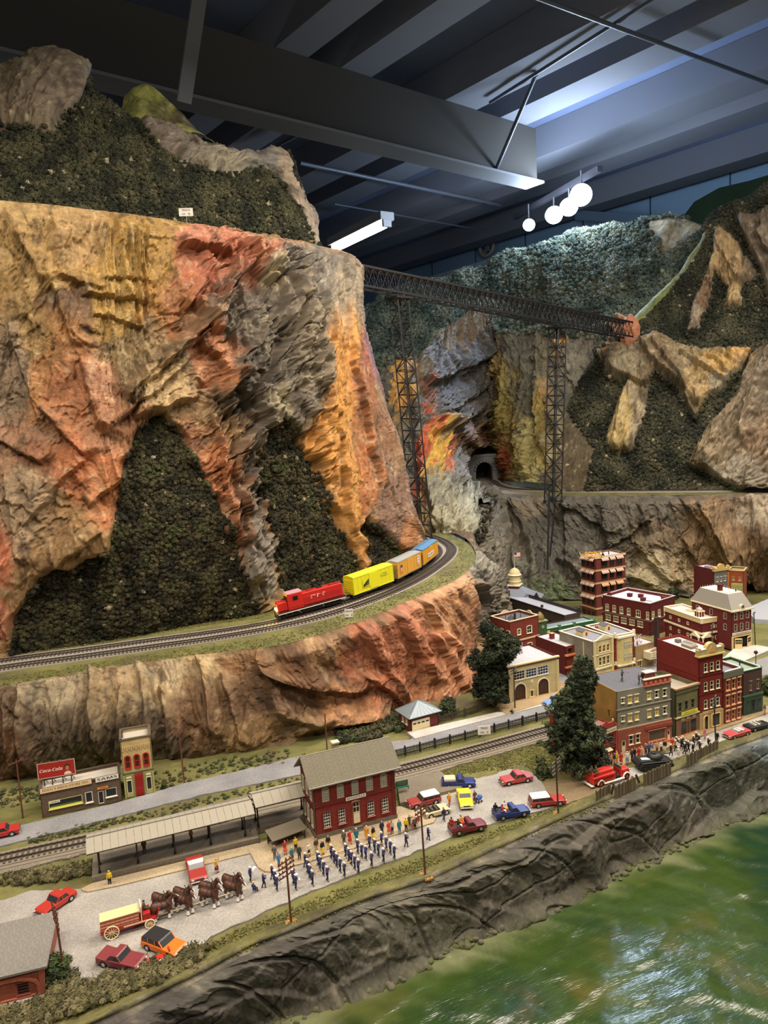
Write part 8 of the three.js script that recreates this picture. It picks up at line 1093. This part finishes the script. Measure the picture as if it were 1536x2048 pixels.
[[250,456],[285,540],[268,498],[430,532],[412,492]].forEach(([x, y], i) => {
const who = person(`navy drummer with white cap, ${ORD[i]} from the horses in the drum line`, zp(x, y), march, 'drum', NAVY, { cap: 1, group: 'drum line' });
held('snare_drum', `white snare drum carried by the ${ORD[i]} drummer from the horses`, 'drum', new THREE.CylinderGeometry(0.2,0.2,0.26,16).rotateX(0.3).translate(0,0.96,0.38), mat(236,234,230,0.4), who, 'snare drums', t => part('hoop', [new THREE.TorusGeometry(0.2,0.014,5,18).rotateX(Math.PI / 2 + 0.3).translate(0,1.08,0.42), new THREE.TorusGeometry(0.2,0.014,5,18).rotateX(Math.PI / 2 + 0.3).translate(0,0.84,0.34)], chrome, t));
});
{ const w = person('navy bandsman carrying the bass drum just ahead of the leading horses', zp(82,470), march, 'drum', NAVY, { cap: 1 }); held('bass_drum', 'big white bass drum in front of the leading horses', 'drum', new THREE.CylinderGeometry(0.42,0.42,0.4,22).rotateZ(Math.PI / 2).rotateY(0.4).translate(0,1.12,0.56), mat(238,236,232,0.4), w); }
person('bandsman walking alone between the bass drum and the drum line', zp(184,520), march, 'play', [[40,48,96],[26,30,54],[196,110,76]]); person('fallen bandsman in blue with a yellow cap beside the leading horses', zp(108,560), 2.6, 'sit', [[44,56,110],[36,42,84],[226,190,50]], { cap: 1 }).position.y -= 0.0054;
person('band leader in navy walking ahead of the band past the kerb end', zp(1277,206), march, 'play', [[36,44,88],[28,32,60],[228,226,222]], { cap: 1 }); person('drum major in navy with one arm out near the telephone pole', zp(1447,153), 1.7, 'drum', [[34,42,88],[26,30,60],[234,232,226]], { cap: 1 });
const BLK = [24,23,24], TAN = [186,156,116], YEL = [222,190,30], RED = [186,46,44], TEAL = [46,120,136], GRY = [96,92,88], WHT = [226,220,206], NVY = [34,42,76], ORG = [222,150,50], BRN = [84,60,44];
const crowd = (L, conv, face) => L.forEach(([label, x, y, j, tr, hr, pose = 'stand', o = {}], i) => person(label, conv(x, y), face + (h2(i, 7) - 0.5) * 0.9, pose, [j, tr, hr], o));
const kp = (zx, zy) => at(480 + zx / 3.84,1640 + zy / 3.84,0.0046);
crowd([['man in a grey suit with one arm out left of the lean-to shelter', 268,300, GRY, GRY, BRN, 'walk'],['woman in light blue bending by the kerb below the shelter', 300,356,[80,130,180],[70,120,170], BLK],['woman in a red top and skirt in front of the lean-to shelter', 350,262, RED, [206,90,70], BRN, 'wave', { skirt: 1 }],['boy in teal standing on the forecourt kerb', 402,316, TEAL, TEAL, TAN],['man in a long yellow coat and black trousers by the shelter', 430,236, YEL, BLK, BRN],['man in dark green near the yellow coat', 458,300,[60,66,56],[46,46,46], GRY],['man in a white shirt and black trousers left of the station corner', 530,280, WHT, BLK, TAN],['woman in brown at the station drainpipe', 588,246, BRN, [196,170,120], BLK],['woman in black with a yellow skirt, left of the station steps', 636,262, BLK, YEL, TAN, 'stand', { skirt: 1 }],['person in black top and yellow trousers before the station front', 680,222, BLK, YEL, BRN],['man in a grey suit and hat beside the red dress', 800,186,[88,92,88],[70,72,70], WHT, 'stand', { cap: 1 }],['woman in a long red dress at the station steps', 846,182, RED, RED, BRN, 'wave', { skirt: 1 }],['woman in teal next to the red dress', 897,166, TEAL, TEAL, WHT],['person in an orange yellow coat right of the station steps', 976,148, ORG, ORG, WHT, 'stand', { skirt: 1 }],['woman in a black top and bright yellow skirt on the forecourt', 1026,150, BLK, YEL, BRN, 'stand', { skirt: 1 }],['man in a navy suit at the kerb ahead of the band', 1092,108, NVY, NVY, BRN],['woman in red with arms out near the forecourt end', 1146,110,[206,60,50],[206,80,70], BRN, 'wave', { skirt: 1 }],['woman in a white top and black trousers near the forecourt end', 1170,102,[196,186,176], BLK, BRN],['man in a teal jumper at the forecourt end', 1226,100, TEAL, TEAL, BRN],['man in a yellow jacket and black trousers at the forecourt end', 1278,84, YEL, BLK, TAN],['man in olive standing behind the beige jeep', 1306,62,[70,66,52],[60,56,46], BRN],['woman in white and red beside the olive man', 1330,72,[206,190,180], RED, BRN],['child in red at the very end of the kerb', 1370,60, RED, WHT, BRN],['person in dark brown crouching at the end of the kerb', 1345,80,[90,76,66], BLK, BRN]], kp, 0.4);
const rp = (x, y) => at(x, y, 0.0022);
crowd([['man in a yellow coat standing alone at the left end of the kerb', 220,1770, YEL, BLK, YEL],['person in yellow with a maroon cape right of the parked red coupe', 434,1745,[206,160,50],[120,40,40], TAN, 'wave', { skirt: 1 }],['person in orange and yellow behind the beige jeep', 899,1611, ORG, [206,110,50], YEL, 'walk'],['man in navy walking between the jeep and the dark red pickup', 888,1641, NVY, NVY, BLK, 'walk'],['woman in brown pushing the blue stroller in the parking lot', 950,1606, BRN, [110,60,50], BLK, 'drum', { skirt: 1 }]], rp, 0.5);
crowd([['traveller in a brown coat under the platform roof', 289,1704,[96,60,44],[70,50,40], BLK],['traveller in tan waiting farther along the platform', 383,1683,[150,110,70],[90,70,50], BRN]], (x, y) => at(x, y, 0.0108), 0.6);
{ const p = at(958,1604,0.0022), t = thing('stroller', 'small blue stroller in the middle of the parking lot', 'stroller', p, 0.6), b = mat(46,96,176,0.6); part('basket', rbox(0.008,0.0045,0.006,0,0.004,0,0.0015), b, t); part('hood', new THREE.SphereGeometry(0.0042,10,6,0,6.28,0,1.6).translate(0.002,0.0075,0), b, t); for (const x of [-0.003,0.003]) for (const z of [-0.003,0.003]) part('wheel', new THREE.CylinderGeometry(0.0016,0.0016,0.0008,10).rotateX(Math.PI / 2).translate(x, 0.0016, z), tyre, t); part('handle', rod([-0.004,0.008,0],[-0.007,0.0105,0], 0.0004), tyre, t); }
for (const [pick, nm, cs] of [[pickA, 'dark red', [[RED, YEL],[BLK, WHT],[ORG, RED]]],[pickB, 'blue', [[BLK, YEL],[RED, WHT],[WHT, ORG]]]]) cs.forEach(([a, b], i) => { const q = V3(-0.023 + i * 0.0075,0.0018, i % 2 ? 0.004 : -0.004).applyAxisAngle(V3(0,1,0), pick.rotation.y).add(pick.position); person(`${['rear', 'middle', 'front'][i]} rider waving from the bed of the ${nm} pickup`, q, pick.rotation.y + [2.6,1.4,0.4][i], 'sit', [a, b, BLK], { dark: i < 2 }); });
person('wagon driver in green sitting on the red wagon seat', V3(0.0165,0.0106,0).applyAxisAngle(V3(0,1,0), horsesAt.rotation.y).add(horsesAt.position), horsesAt.rotation.y + Math.PI / 2, 'sit', [[62,66,46],[54,58,42],[60,56,40]], { cap: 1 });
// crowd in town
const tp = (zx, zy) => at(1130 + zx / 4.955,1450 + zy / 4.955,0.0042);
crowd([['man in a black suit at the corner of the small red factory shop', 284,456, BLK, BLK, BRN, 'walk'],['woman in yellow at the left end of the town crowd', 330,446, YEL, WHT, TAN],['woman in a blue dress behind the fire engine', 356,440, TEAL, [60,120,160], WHT, 'stand', { skirt: 1 }],['man in white beside the blue dress behind the fire engine', 384,434, WHT, GRY, BRN],['man in black above the fire engine body', 408,412, BLK, GRY, BRN],['man in grey blue above the fire engine hood', 438,402,[90,110,130], BLK, TAN],['boy in orange above the fire engine hood', 462,396, ORG, NVY, BRN],['person in navy left of the yellow jacket by the shop door', 488,392, NVY, TAN, BRN],['woman in bright yellow by the small red shop corner', 514,372, YEL, ORG, TAN],['woman in a red dress in front of the cream door', 556,386, RED, RED, BRN, 'stand', { skirt: 1 }],['woman in a pale blue dress and white shawl on the kerb', 618,378, WHT, [90,140,170], WHT, 'stand', { skirt: 1 }],['man in dark plum below the corner building windows', 664,350,[64,46,66], BLK, BRN],['man in black beside the dark plum coat', 690,340, BLK, NVY, BLK],['woman in a red coat behind the tank', 732,332,[196,36,44], RED, BRN, 'stand', { skirt: 1 }],['person in peach beside the red coat', 760,322,[222,160,120], TAN, TAN],['man in grey directly behind the tank turret', 800,296, GRY, NVY, TAN],['person in purple behind the tank turret', 832,286,[90,80,130], BLK, BRN],['woman in blue before the shop window', 862,284,[80,120,160], WHT, BRN],['man in tan at the right of the shop window', 910,276, TAN, BRN, BRN],['woman in white and black at the white door', 952,268, WHT, BLK, BRN],['man in black at the white door', 990,262, BLK, WHT, BRN],['woman in red near the marching soldiers', 1062,236,[206,60,50], ORG, BRN],['woman in a pink dress outside the tall red shop', 1384,134,[206,110,130],[196,120,140], BRN, 'stand', { skirt: 1 }],['man in black beside the right telephone pole', 1508,176, BLK, GRY, WHT]], tp, 0.35);
[[1050,304],[1098,262],[1126,250],[1152,238],[1184,290],[1196,262],[1222,272],[1266,292],[1272,214],[1326,204],[1334,266],[1420,232],[1104,228],[1164,222],[1300,180]].sort((a, b) => a[0] - b[0]).forEach(([x, y], i) => person(`black uniformed marcher with a white cap, ${['1st', '2nd', '3rd'][i] ?? i + 1 + 'th'} from the tank`, tp(x, y), 1.9, i % 3 ? 'play' : 'walk', [[26,26,30],[24,24,26],[230,228,222]], { cap: 1, group: 'marchers in black ahead of the tank' }));
{ const w = person('flag bearer in white at the gap in the board fence', tp(1122,330), 1.9, 'drum', [WHT, WHT, WHT], { cap: 1 }); held('banner', 'white banner held by the bearer at the fence gap', 'banner', merge([rod([0.1,0.9,0.3],[0.16,2.1,0.5], 0.02), box(0.9,0.6,0.02,0.6,1.5,0.45)]), mat(232,228,218,0.8), w); }
{ const y = 0.1132, g = (x, yy) => at(x, yy, y); const w = person('rifleman in grey aiming from the flat roof of the corner building', g(1244,1362), 0.9, 'play', [[70,72,70],[76,84,84],[50,44,38]], { cap: 1 }); held('rifle', 'thin rifle aimed by the man on the flat roof', 'rifle', merge([rod([0.05,1.5,0.1],[0.05,1.52,1.1], 0.018), box(0.05,0.12,0.3,0.05,1.4,0.05)]), mat(40,36,32,0.5), w); person('grey man crouching near the roof parapet of the corner building', g(1278,1369), 0.6, 'drum', [GRY, GRY, BRN]); person('man in black with white hat against the roof parapet', g(1285,1365), 0.4, 'stand', [BLK, BLK, WHT], { cap: 1 }); }
person('grey figure standing outside the green fronted shop', at(1529,1428,0.0042), 0.5, 'stand', [GRY, TAN, GRY]);
// -- horses
{
const b = [[[0,1.22,-0.62],[0,1.2,0.5], 0.36,0.34],[[0,1.36,-0.66],[0,1.3,-0.4], 0.28,0.3],[[0,1.38,0.52],[0,1.9,0.92], 0.25,0.14],[[0,1.98,0.9],[0,1.66,1.3], 0.14,0.075],[[0,1.3,0.42],[0,1.15,0.62], 0.27,0.22],[[-0.06,2.06,0.9],[-0.07,2.2,0.88], 0.035,0.015],[[0.06,2.06,0.9],[0.07,2.2,0.88], 0.035,0.015]], hoof = [], sock = [];
const leg = (x, up, kn, fe, ho) => { b.push([[x, ...up],[x, ...kn], 0.19,0.1],[[x, ...kn],[x, ...fe], 0.085,0.06],[[x, ...fe],[x, ...ho], 0.06,0.08]); const m = V3(x, ...kn).lerp(V3(x, ...fe), 0.45); sock.push(rod(m, V3(x, ho[0], ho[1]), 0.085,9,0.15)); hoof.push(cyl(0.09,0.115,0.09, x, ho[0] - 0.07, ho[1] + 0.02,10)); };
leg(-0.17,[1.05,0.45],[0.62,0.52],[0.24,0.46],[0.1,0.5]); leg(0.17,[1.05,0.45],[0.66,0.7],[0.3,0.62],[0.14,0.7]); leg(-0.18,[1.1,-0.62],[0.64,-0.8],[0.26,-0.68],[0.1,-0.64]); leg(0.18,[1.1,-0.62],[0.62,-0.62],[0.26,-0.5],[0.1,-0.44]);
const h = thing('horse', 'brown', 'horse', [0,0,0]), brown = mat(86,52,36,0.55), blk = mat(30,24,22,0.7), wh = mat(236,232,222,0.7); h.scale.setScalar(SCALE * 1.26);
part('body', skin(b, 64,1.5,[0,1.12,0.18], 0.09), brown, h); part('feather', sock, wh, h); part('hoof', hoof, mat(70,60,50,0.7), h); part('blaze', [bar([0,1.98,1.06],[0,1.68,1.37], 0.07,0.03), new THREE.SphereGeometry(0.07,8,6).translate(0,1.66,1.34)], wh, h); part('mane', [bar([0,1.58,0.5],[0,2.1,0.82], 0.06,0.14)], blk, h); part('tail', rod([0,1.36,-0.92],[0,0.9,-1.08], 0.1,8,0.05), blk, h); part('eye', [-1,1].map(s => new THREE.SphereGeometry(0.022,6,5).translate(s * 0.11,1.92,1.02)), blk, h);
part('harness', [new THREE.TorusGeometry(0.36,0.045,6,20).rotateX(-0.5).translate(0,1.36,0.5), new THREE.TorusGeometry(0.375,0.025,5,20).translate(0,1.2,-0.05), bar([0,1.58,0.45],[0,1.66,-0.8], 0.04,0.02), bar([-0.37,1.22,0.5],[-0.36,1.1,-0.9], 0.02,0.05), bar([0.37,1.22,0.5],[0.36,1.1,-0.9], 0.02,0.05), rod([0,1.72,0.44],[0,2.02,0.3], 0.03)], blk, h);
const near = [[[312,1842],[341,1833]],[[356,1830],[384,1821]],[[406.5,1816],[435,1809]],[[455,1803],[483,1794]]], names = ['wheel pair nearest the wagon', 'second pair from the wagon', 'third pair from the wagon', 'leading pair behind the drummer'];
near.forEach(([r, f], i) => { const F = at(...f, 0.0018), R = at(...r, 0.0018), m = F.clone().add(R).multiplyScalar(0.5), a = Math.atan2(F.x - R.x, F.z - R.z), s = V3(F.z - R.z, 0, R.x - F.x).normalize(); for (const k of [0,1]) { const p = m.clone().addScaledVector(s, k * 0.015).addScaledVector(V3(Math.sin(a), 0, Math.cos(a)), k * 0.001), label = `brown draught horse with white feet, ${k ? 'far' : 'near'} horse of the ${names[i]}`; if (i + k) copy(h, label, p, a, 'team of draught horses'); else { h.position.copy(p); h.rotation.y = a; h.userData = { label, category: 'horse', group: 'team of draught horses' }; } } });
}
// ---------------------------------------------------------------- trees, poles, signs, scrub
const needle = clumpGeo(12,60,0.45,0.42);
function tree(label, base, top, spread, n, size, seed, tone, trunk = 0.0032, name = 'tree') {   // spread(f): crown radius and sideways shift at height f
seeded(seed); const t = thing(name, label, name === 'bush' ? 'bush' : 'tree', base), v = top.clone().sub(base), H = v.length(); if (trunk) part('trunk', [rod([0,-0.002,0], v.clone().multiplyScalar(0.95), trunk, 8, trunk * 0.25), ...Array.from({ length: 14 }, (_, i) => { const f = 0.2 + i * 0.052, p = v.clone().multiplyScalar(f), a = i * 2.4, r = spread(f)[0] * 0.7; return rod(p, p.clone().add(V3(Math.cos(a) * r, 0.004, Math.sin(a) * r)), trunk * 0.3,5, trunk * 0.1); })], mat(86,74,58,0.9), t);
const m = new THREE.InstancedMesh(needle, leafMat, n), M = new THREE.Matrix4(), q = new THREE.Quaternion(), C = new THREE.Color(), T = tone.map(c => sRGB(...c));
for (let i = 0; i < n; i++) { const f = rnd() * (trunk ? 0.86 : 1) + (trunk ? 0.14 : 0), [r, dx, dy = 0] = spread(f), a = rr(0,6.283), rad = r * Math.sqrt(rr(0.1,1)) * (0.8 + 0.75 * noise(a * 1.6 + seed, f * 11,3)), p = v.clone().multiplyScalar(f).add(V3(Math.cos(a) * rad + dx, dy - rad * 0.12, Math.sin(a) * rad)), s = size * rr(0.7,1.3); q.setFromEuler(new THREE.Euler(rr(-1,1), rr(0,6), rr(-1,1))); M.compose(p, q, V3(s, s * 0.7, s)); m.setMatrixAt(i, M); C.copy(T[Math.floor(rnd() * T.length)]); m.setColorAt(i, C); }
m.name = 'foliage'; m.userData.kind = 'stuff'; m.castShadow = m.receiveShadow = true; t.add(m); return t;
}
const PINE = [[40,50,34],[54,66,44],[70,82,54],[86,94,62],[46,56,38]];
{ const b = at(1146,1552), tp_ = b.clone().add(V3(0.022, heightAt(b, 1322), -0.004)); tree('tall ragged dark green conifer in front of the factory shop', b, tp_, f => [0.058 * Math.pow(1 - f, 0.8) * (0.72 + 0.38 * Math.abs(Math.sin(f * 13))) + 0.006,-0.004 + 0.006 * Math.sin(f * 9)], 900,0.0082,41, PINE); }
{ const b = at(992,1414), tp_ = b.clone().add(V3(0.004, heightAt(b, 1250), 0)); tree('dark clumpy tree beside the cream fire house', b, tp_, f => [f < 0.5 ? 0.036 * Math.sin(Math.PI * (f * 1.7 + 0.08)) + 0.008 : 0.034 * Math.sin(Math.PI * (f * 1.5 - 0.5)) + 0.006, f < 0.5 ? -0.012 : 0.002 - 0.02 * Math.sin(f * 14)], 700,0.0095,42, PINE.map(c => c.map(v => v * 0.85))); }
const shrub = (label, x, y, r, n, seed, tone) => { const b = at(x, y); tree(label, b, b.clone().add(V3(0, r * 1.5,0)), f => [r * Math.sqrt(1.02 - f * f * 0.95), 0], n, r * 0.36, seed, tone, 0, 'bush'); };
const GREEN = [[58,70,40],[70,82,48],[84,92,56]], SCRUB = [[84,80,48],[104,98,62],[70,66,42],[120,112,78]];
shrub('dark green bush behind the brown picket fence', 896,1428,0.02,120,43, PINE); shrub('low green bush left of the tall conifer', 1086,1552,0.013,90,44, GREEN); shrub('small round bush at the corner of the garage sidewalk', 1024,1428,0.005,50,45, PINE); shrub('small green bush right of the cream corner shop', 328,1577,0.006,60,46, GREEN); shrub('dark bush at the right edge beside the green fronted shop', 1540,1388,0.022,120,47, GREEN); shrub('bush behind the brick works wall in the lower left', 112,1962,0.018,130,48,[[74,92,44], ...GREEN]); shrub('dark shrub on the lawn behind the brick store', 1345,1196,0.02,90,49, PINE);
function scrub(name, label, pts, n, size, tones, seed, spread, lift = 0.4, y0 = 0) {   // low growth along a line, nobody could count it
seeded(seed); const L = px(pts), m = new THREE.InstancedMesh(clumps[seed % 3], leafMat, n), M = new THREE.Matrix4(), q = new THREE.Quaternion(), T = tones.map(c => sRGB(...c));
for (let i = 0; i < n; i++) { const k = rnd() * (L.length - 1), j = Math.min(L.length - 2, Math.floor(k)), s = size * rr(0.5,1.3), p = L[j].clone().lerp(L[j + 1], k - j).add(V3(rr(-1,1) * spread, 0, rr(-1,1) * spread)); p.y = groundY(p.z) + y0 + s * lift; q.setFromEuler(new THREE.Euler(0, rr(0,6), 0)); M.compose(p, q, V3(s, s * rr(0.6,1.1), s)); m.setMatrixAt(i, M); m.setColorAt(i, T[Math.floor(rnd() * T.length)]); }
m.name = numbered(name); m.userData = { label, category: 'scrub', kind: 'stuff' }; scene.add(m);
}
scrub('roadside_scrub', 'brown green scrub along the road edge in the lower left', [[-40,2075],[60,2040],[120,2010],[190,1985],[260,1968],[330,1938],[390,1915]], 640,0.0075, SCRUB, 51,0.018);
scrub('roadside_scrub', 'scrub between the brick works and the leaning left pole', [[96,1935],[120,1965],[150,1985],[150,2010]], 150,0.009, SCRUB, 52,0.012);
scrub('roadside_scrub', 'dark hedge bushes at the foot of the brown cliff left of the garage', [[690,1478],[740,1468],[790,1452],[800,1440]], 260,0.009, DARK.concat(GREEN), 53,0.022);
scrub('roadside_scrub', 'green weeds along the kerb between street and station track', [[60,1680],[150,1662],[260,1638],[420,1600],[590,1560]], 240,0.0034, GREEN.concat(SCRUB), 54,0.012,0.1);
scrub('roadside_scrub', 'grass and weeds around the left end of the platform', [[20,1760],[110,1752],[175,1738]], 260,0.006, SCRUB, 55,0.014);
scrub('roadside_scrub', 'weeds at the cliff foot behind the shops on the left', [[0,1600],[60,1590],[320,1560],[460,1530],[580,1512]], 300,0.0045, SCRUB.concat(GREEN), 56,0.03,0.1);
const TURF = [[104,108,54],[122,122,62],[138,132,74],[96,92,54]];
scrub('verge_grass', 'grass tufts on the verge along the river bank', [[430,1905],[520,1862],[640,1816],[760,1766],[880,1722],[1000,1676],[1110,1630],[1200,1598]], 5200,0.0016, TURF, 57,0.017,0.1);
scrub('verge_grass', 'grass tufts on the lawn between the parking lot and the track', [[830,1550],[900,1530],[980,1520],[1060,1500],[1100,1530]], 4200,0.0016, TURF, 58,0.036,0.1);
scrub('verge_grass', 'dry grass around the feet of the telephone poles', [[583,1850],[584,1851]], 60,0.004,[[196,150,80],[176,140,80]], 59,0.006,0.3);
scrub('verge_grass', 'dry grass around the middle telephone pole', [[851,1755],[852,1756]], 70,0.004,[[196,150,80],[176,140,80]], 60,0.007,0.3);
scrub('verge_grass', 'dry grass around the right telephone pole', [[1117,1632],[1118,1633]], 70,0.004,[[196,150,80],[176,140,80]], 61,0.007,0.3);
{ const L = []; for (const [P, rows] of [[ledge, [0.06,0.3]],[ledge, [0.72,0.98]]]) L.push([P, rows]); seeded(62); const n = 5200, m = new THREE.InstancedMesh(clumps[1], leafMat, n), M = new THREE.Matrix4(), q = new THREE.Quaternion(), T = TURF.map(c => sRGB(...c)); for (let i = 0; i < n; i++) { const e = i % 2 ? rr(0.05,0.26) : rr(0.86,0.99), v = Math.round(e * 39), u = Math.floor(rr(0,419)), k = (v * 420 + u) * 3, s = 0.0021 * rr(0.5,1.3); q.setFromEuler(new THREE.Euler(0, rr(0,6), 0)); M.compose(V3(ledge.pos[k] + rr(-0.004,0.004), ledge.pos[k + 1] + s * 0.2, ledge.pos[k + 2] + rr(-0.004,0.004)), q, V3(s, s * 0.8, s)); m.setMatrixAt(i, M); m.setColorAt(i, T[Math.floor(rnd() * T.length)]); } m.name = numbered('verge_grass'); m.userData = { label: 'grass tufts on both edges of the left train ledge', category: 'grass', kind: 'stuff' }; scene.add(m); }
// telephone poles
const poleM = mat(104,60,44,0.85), poleD = mat(62,50,44,0.85);
function pole(label, x, y, topY, lean, arms, m = poleM, r = 0.0014, ry = 0.9) { const b = at(x, y), H = heightAt(b, topY), t = thing('telephone_pole', label, 'pole', b); part('pole', rod([0,-0.004,0],[lean, H, 0], r, 8, r * 0.8), m, t); for (let k = 0; k < arms; k++) { const h = H - 0.004 - k * 0.006, c = lean * h / H; part('crossarm', box(0.026,0.0014,0.0012, c, h, 0.001, ry), m, t); const g = []; for (const s of [-0.0115,-0.0065,0.0065,0.0115]) g.push(cyl(0.0007,0.0009,0.0022, c + s * Math.cos(ry), h + 0.0014,0.001 - s * Math.sin(ry), 6)); part('insulator', g, m === poleM ? m : mat(150,150,146,0.4), t); } return t; }
pole('rust brown telephone pole with cross arms in front of the drum line', 583,1851,1716,-0.001,4); pole('rust brown telephone pole beside the drum major', 851,1756,1608,-0.002,3); pole('rust brown telephone pole between the parking lot and the bank', 1117,1632,1518,-0.002,4, poleD); pole('rust brown telephone pole in the scrub by the brick works', 131,1962,1812,-0.003,4, poleM, 0.0014,2.2);
pole('thin brown pole left of the drug store', 46,1636,1520,0.0,1); pole('thin brown pole at the cliff right of the cream corner shop', 369,1566,1462,-0.002,1); pole('thin brown pole behind the station roof', 655,1512,1428,0,0); pole('dark telephone pole in front of the cream fire house', 1030,1420,1336,0,2, poleD); pole('dark telephone pole among the marchers at the right', 1432,1494,1392,-0.004,3, poleD); pole('dark pole right of the mansard fire station', 1511,1292,1224,-0.005,1, poleD); pole('dark telephone pole in front of the court house', 1424,1316,1248,0,2, poleD);
{ const b = at(1511,1372), t = thing('street_lamp', 'black globe street lamp above the green fronted shop', 'lamp', b); part('pole', cyl(0.0008,0.001,0.07,0,0,0,8), poleD, t); part('globe', new THREE.SphereGeometry(0.004,12,8).translate(0,0.074,0), mat(30,30,32,0.5), t); }
// hand lettered track signs
const plate = (label, lines, p, w, h, H) => { const t = thing('track_sign', label, 'sign', p, 0.08); part('post', box(0.0014, H, 0.0014), mat(150,150,140,0.7), t); signBoard(t, 'plate', w, h, textMat(lines, w, h, '#efece2', '#2c2b2a', 'bold $px sans-serif', { size: 0.7 }), 0, H - 0.002,0.0012,0, white, 0.001); };
plate('white hand lettered track sign on the ledge top of the orange cliff', ['TRACK', 'LH   18'], atD(374,449,1.78), 0.032,0.018,0.02); plate('small white track sign beside the red locomotive', ['TRACK', 'SH   8'], onLedge(698,1236), 0.017,0.017,0.004); plate('white hand lettered track sign by the black picket fence', ['TRAC', 'SH   2'], at(969,1484), 0.024,0.017,0.017);
// far window ledge oddments
{ const p = atD(713,584,3.4), t = thing('spray_bottle', 'small blue and white spray bottle beyond the left cliff', 'bottle', p); part('bottle', new THREE.LatheGeometry([[0,-0.04],[0.016,-0.04],[0.016,-0.005],[0.006,0.01],[0.006,0.02],[0,0.02]].map(q => new THREE.Vector2(...q)), 14), mat(50,80,190,0.3), t); part('trigger', [box(0.03,0.012,0.012,-0.004,0.02,0), box(0.005,0.02,0.006,0.008,0.004,0)], white, t); }
single('yellow_stick', rod(atD(720,622,2.35), atD(724,664,2.33), 0.004), mat(206,166,80,0.7), 'thin yellow stick behind the edge of the orange cliff', 'stick');
{ seeded(64); const L = px([[480,2072],[640,2002],[790,1952],[880,1902],[960,1864],[1110,1806],[1200,1758],[1300,1712],[1400,1664],[1536,1604]], RIVER + 0.001), n = 620, g = new THREE.IcosahedronGeometry(1,1), m = new THREE.InstancedMesh(g, leafMat, n), M = new THREE.Matrix4(), q = new THREE.Quaternion(); for (let i = 0; i < n; i++) { const k = rnd() * (L.length - 1), j = Math.floor(k), s = 0.0045 * Math.pow(rr(0.35,1.2), 1.6), p = L[j].clone().lerp(L[Math.min(j + 1, L.length - 1)], k - j).add(V3(rr(-0.008,0.012), 0, rr(-0.014,0.014))); q.setFromEuler(new THREE.Euler(rr(0,3), rr(0,3), 0)); M.compose(p, q, V3(s, s * rr(0.4,0.9), s * rr(0.6,1.1))); m.setMatrixAt(i, M); m.setColorAt(i, sRGB(96,92,76).lerp(sRGB(84,92,50), rnd())); } m.name = numbered('shore_rubble'); m.userData = { label: 'small stones and mossy rubble along the water line', category: 'rubble', kind: 'stuff' }; scene.add(m); }
scene.traverse(o => { if (o.isMesh) { o.castShadow = true; o.receiveShadow = true; } });
renderer.render(scene, camera);
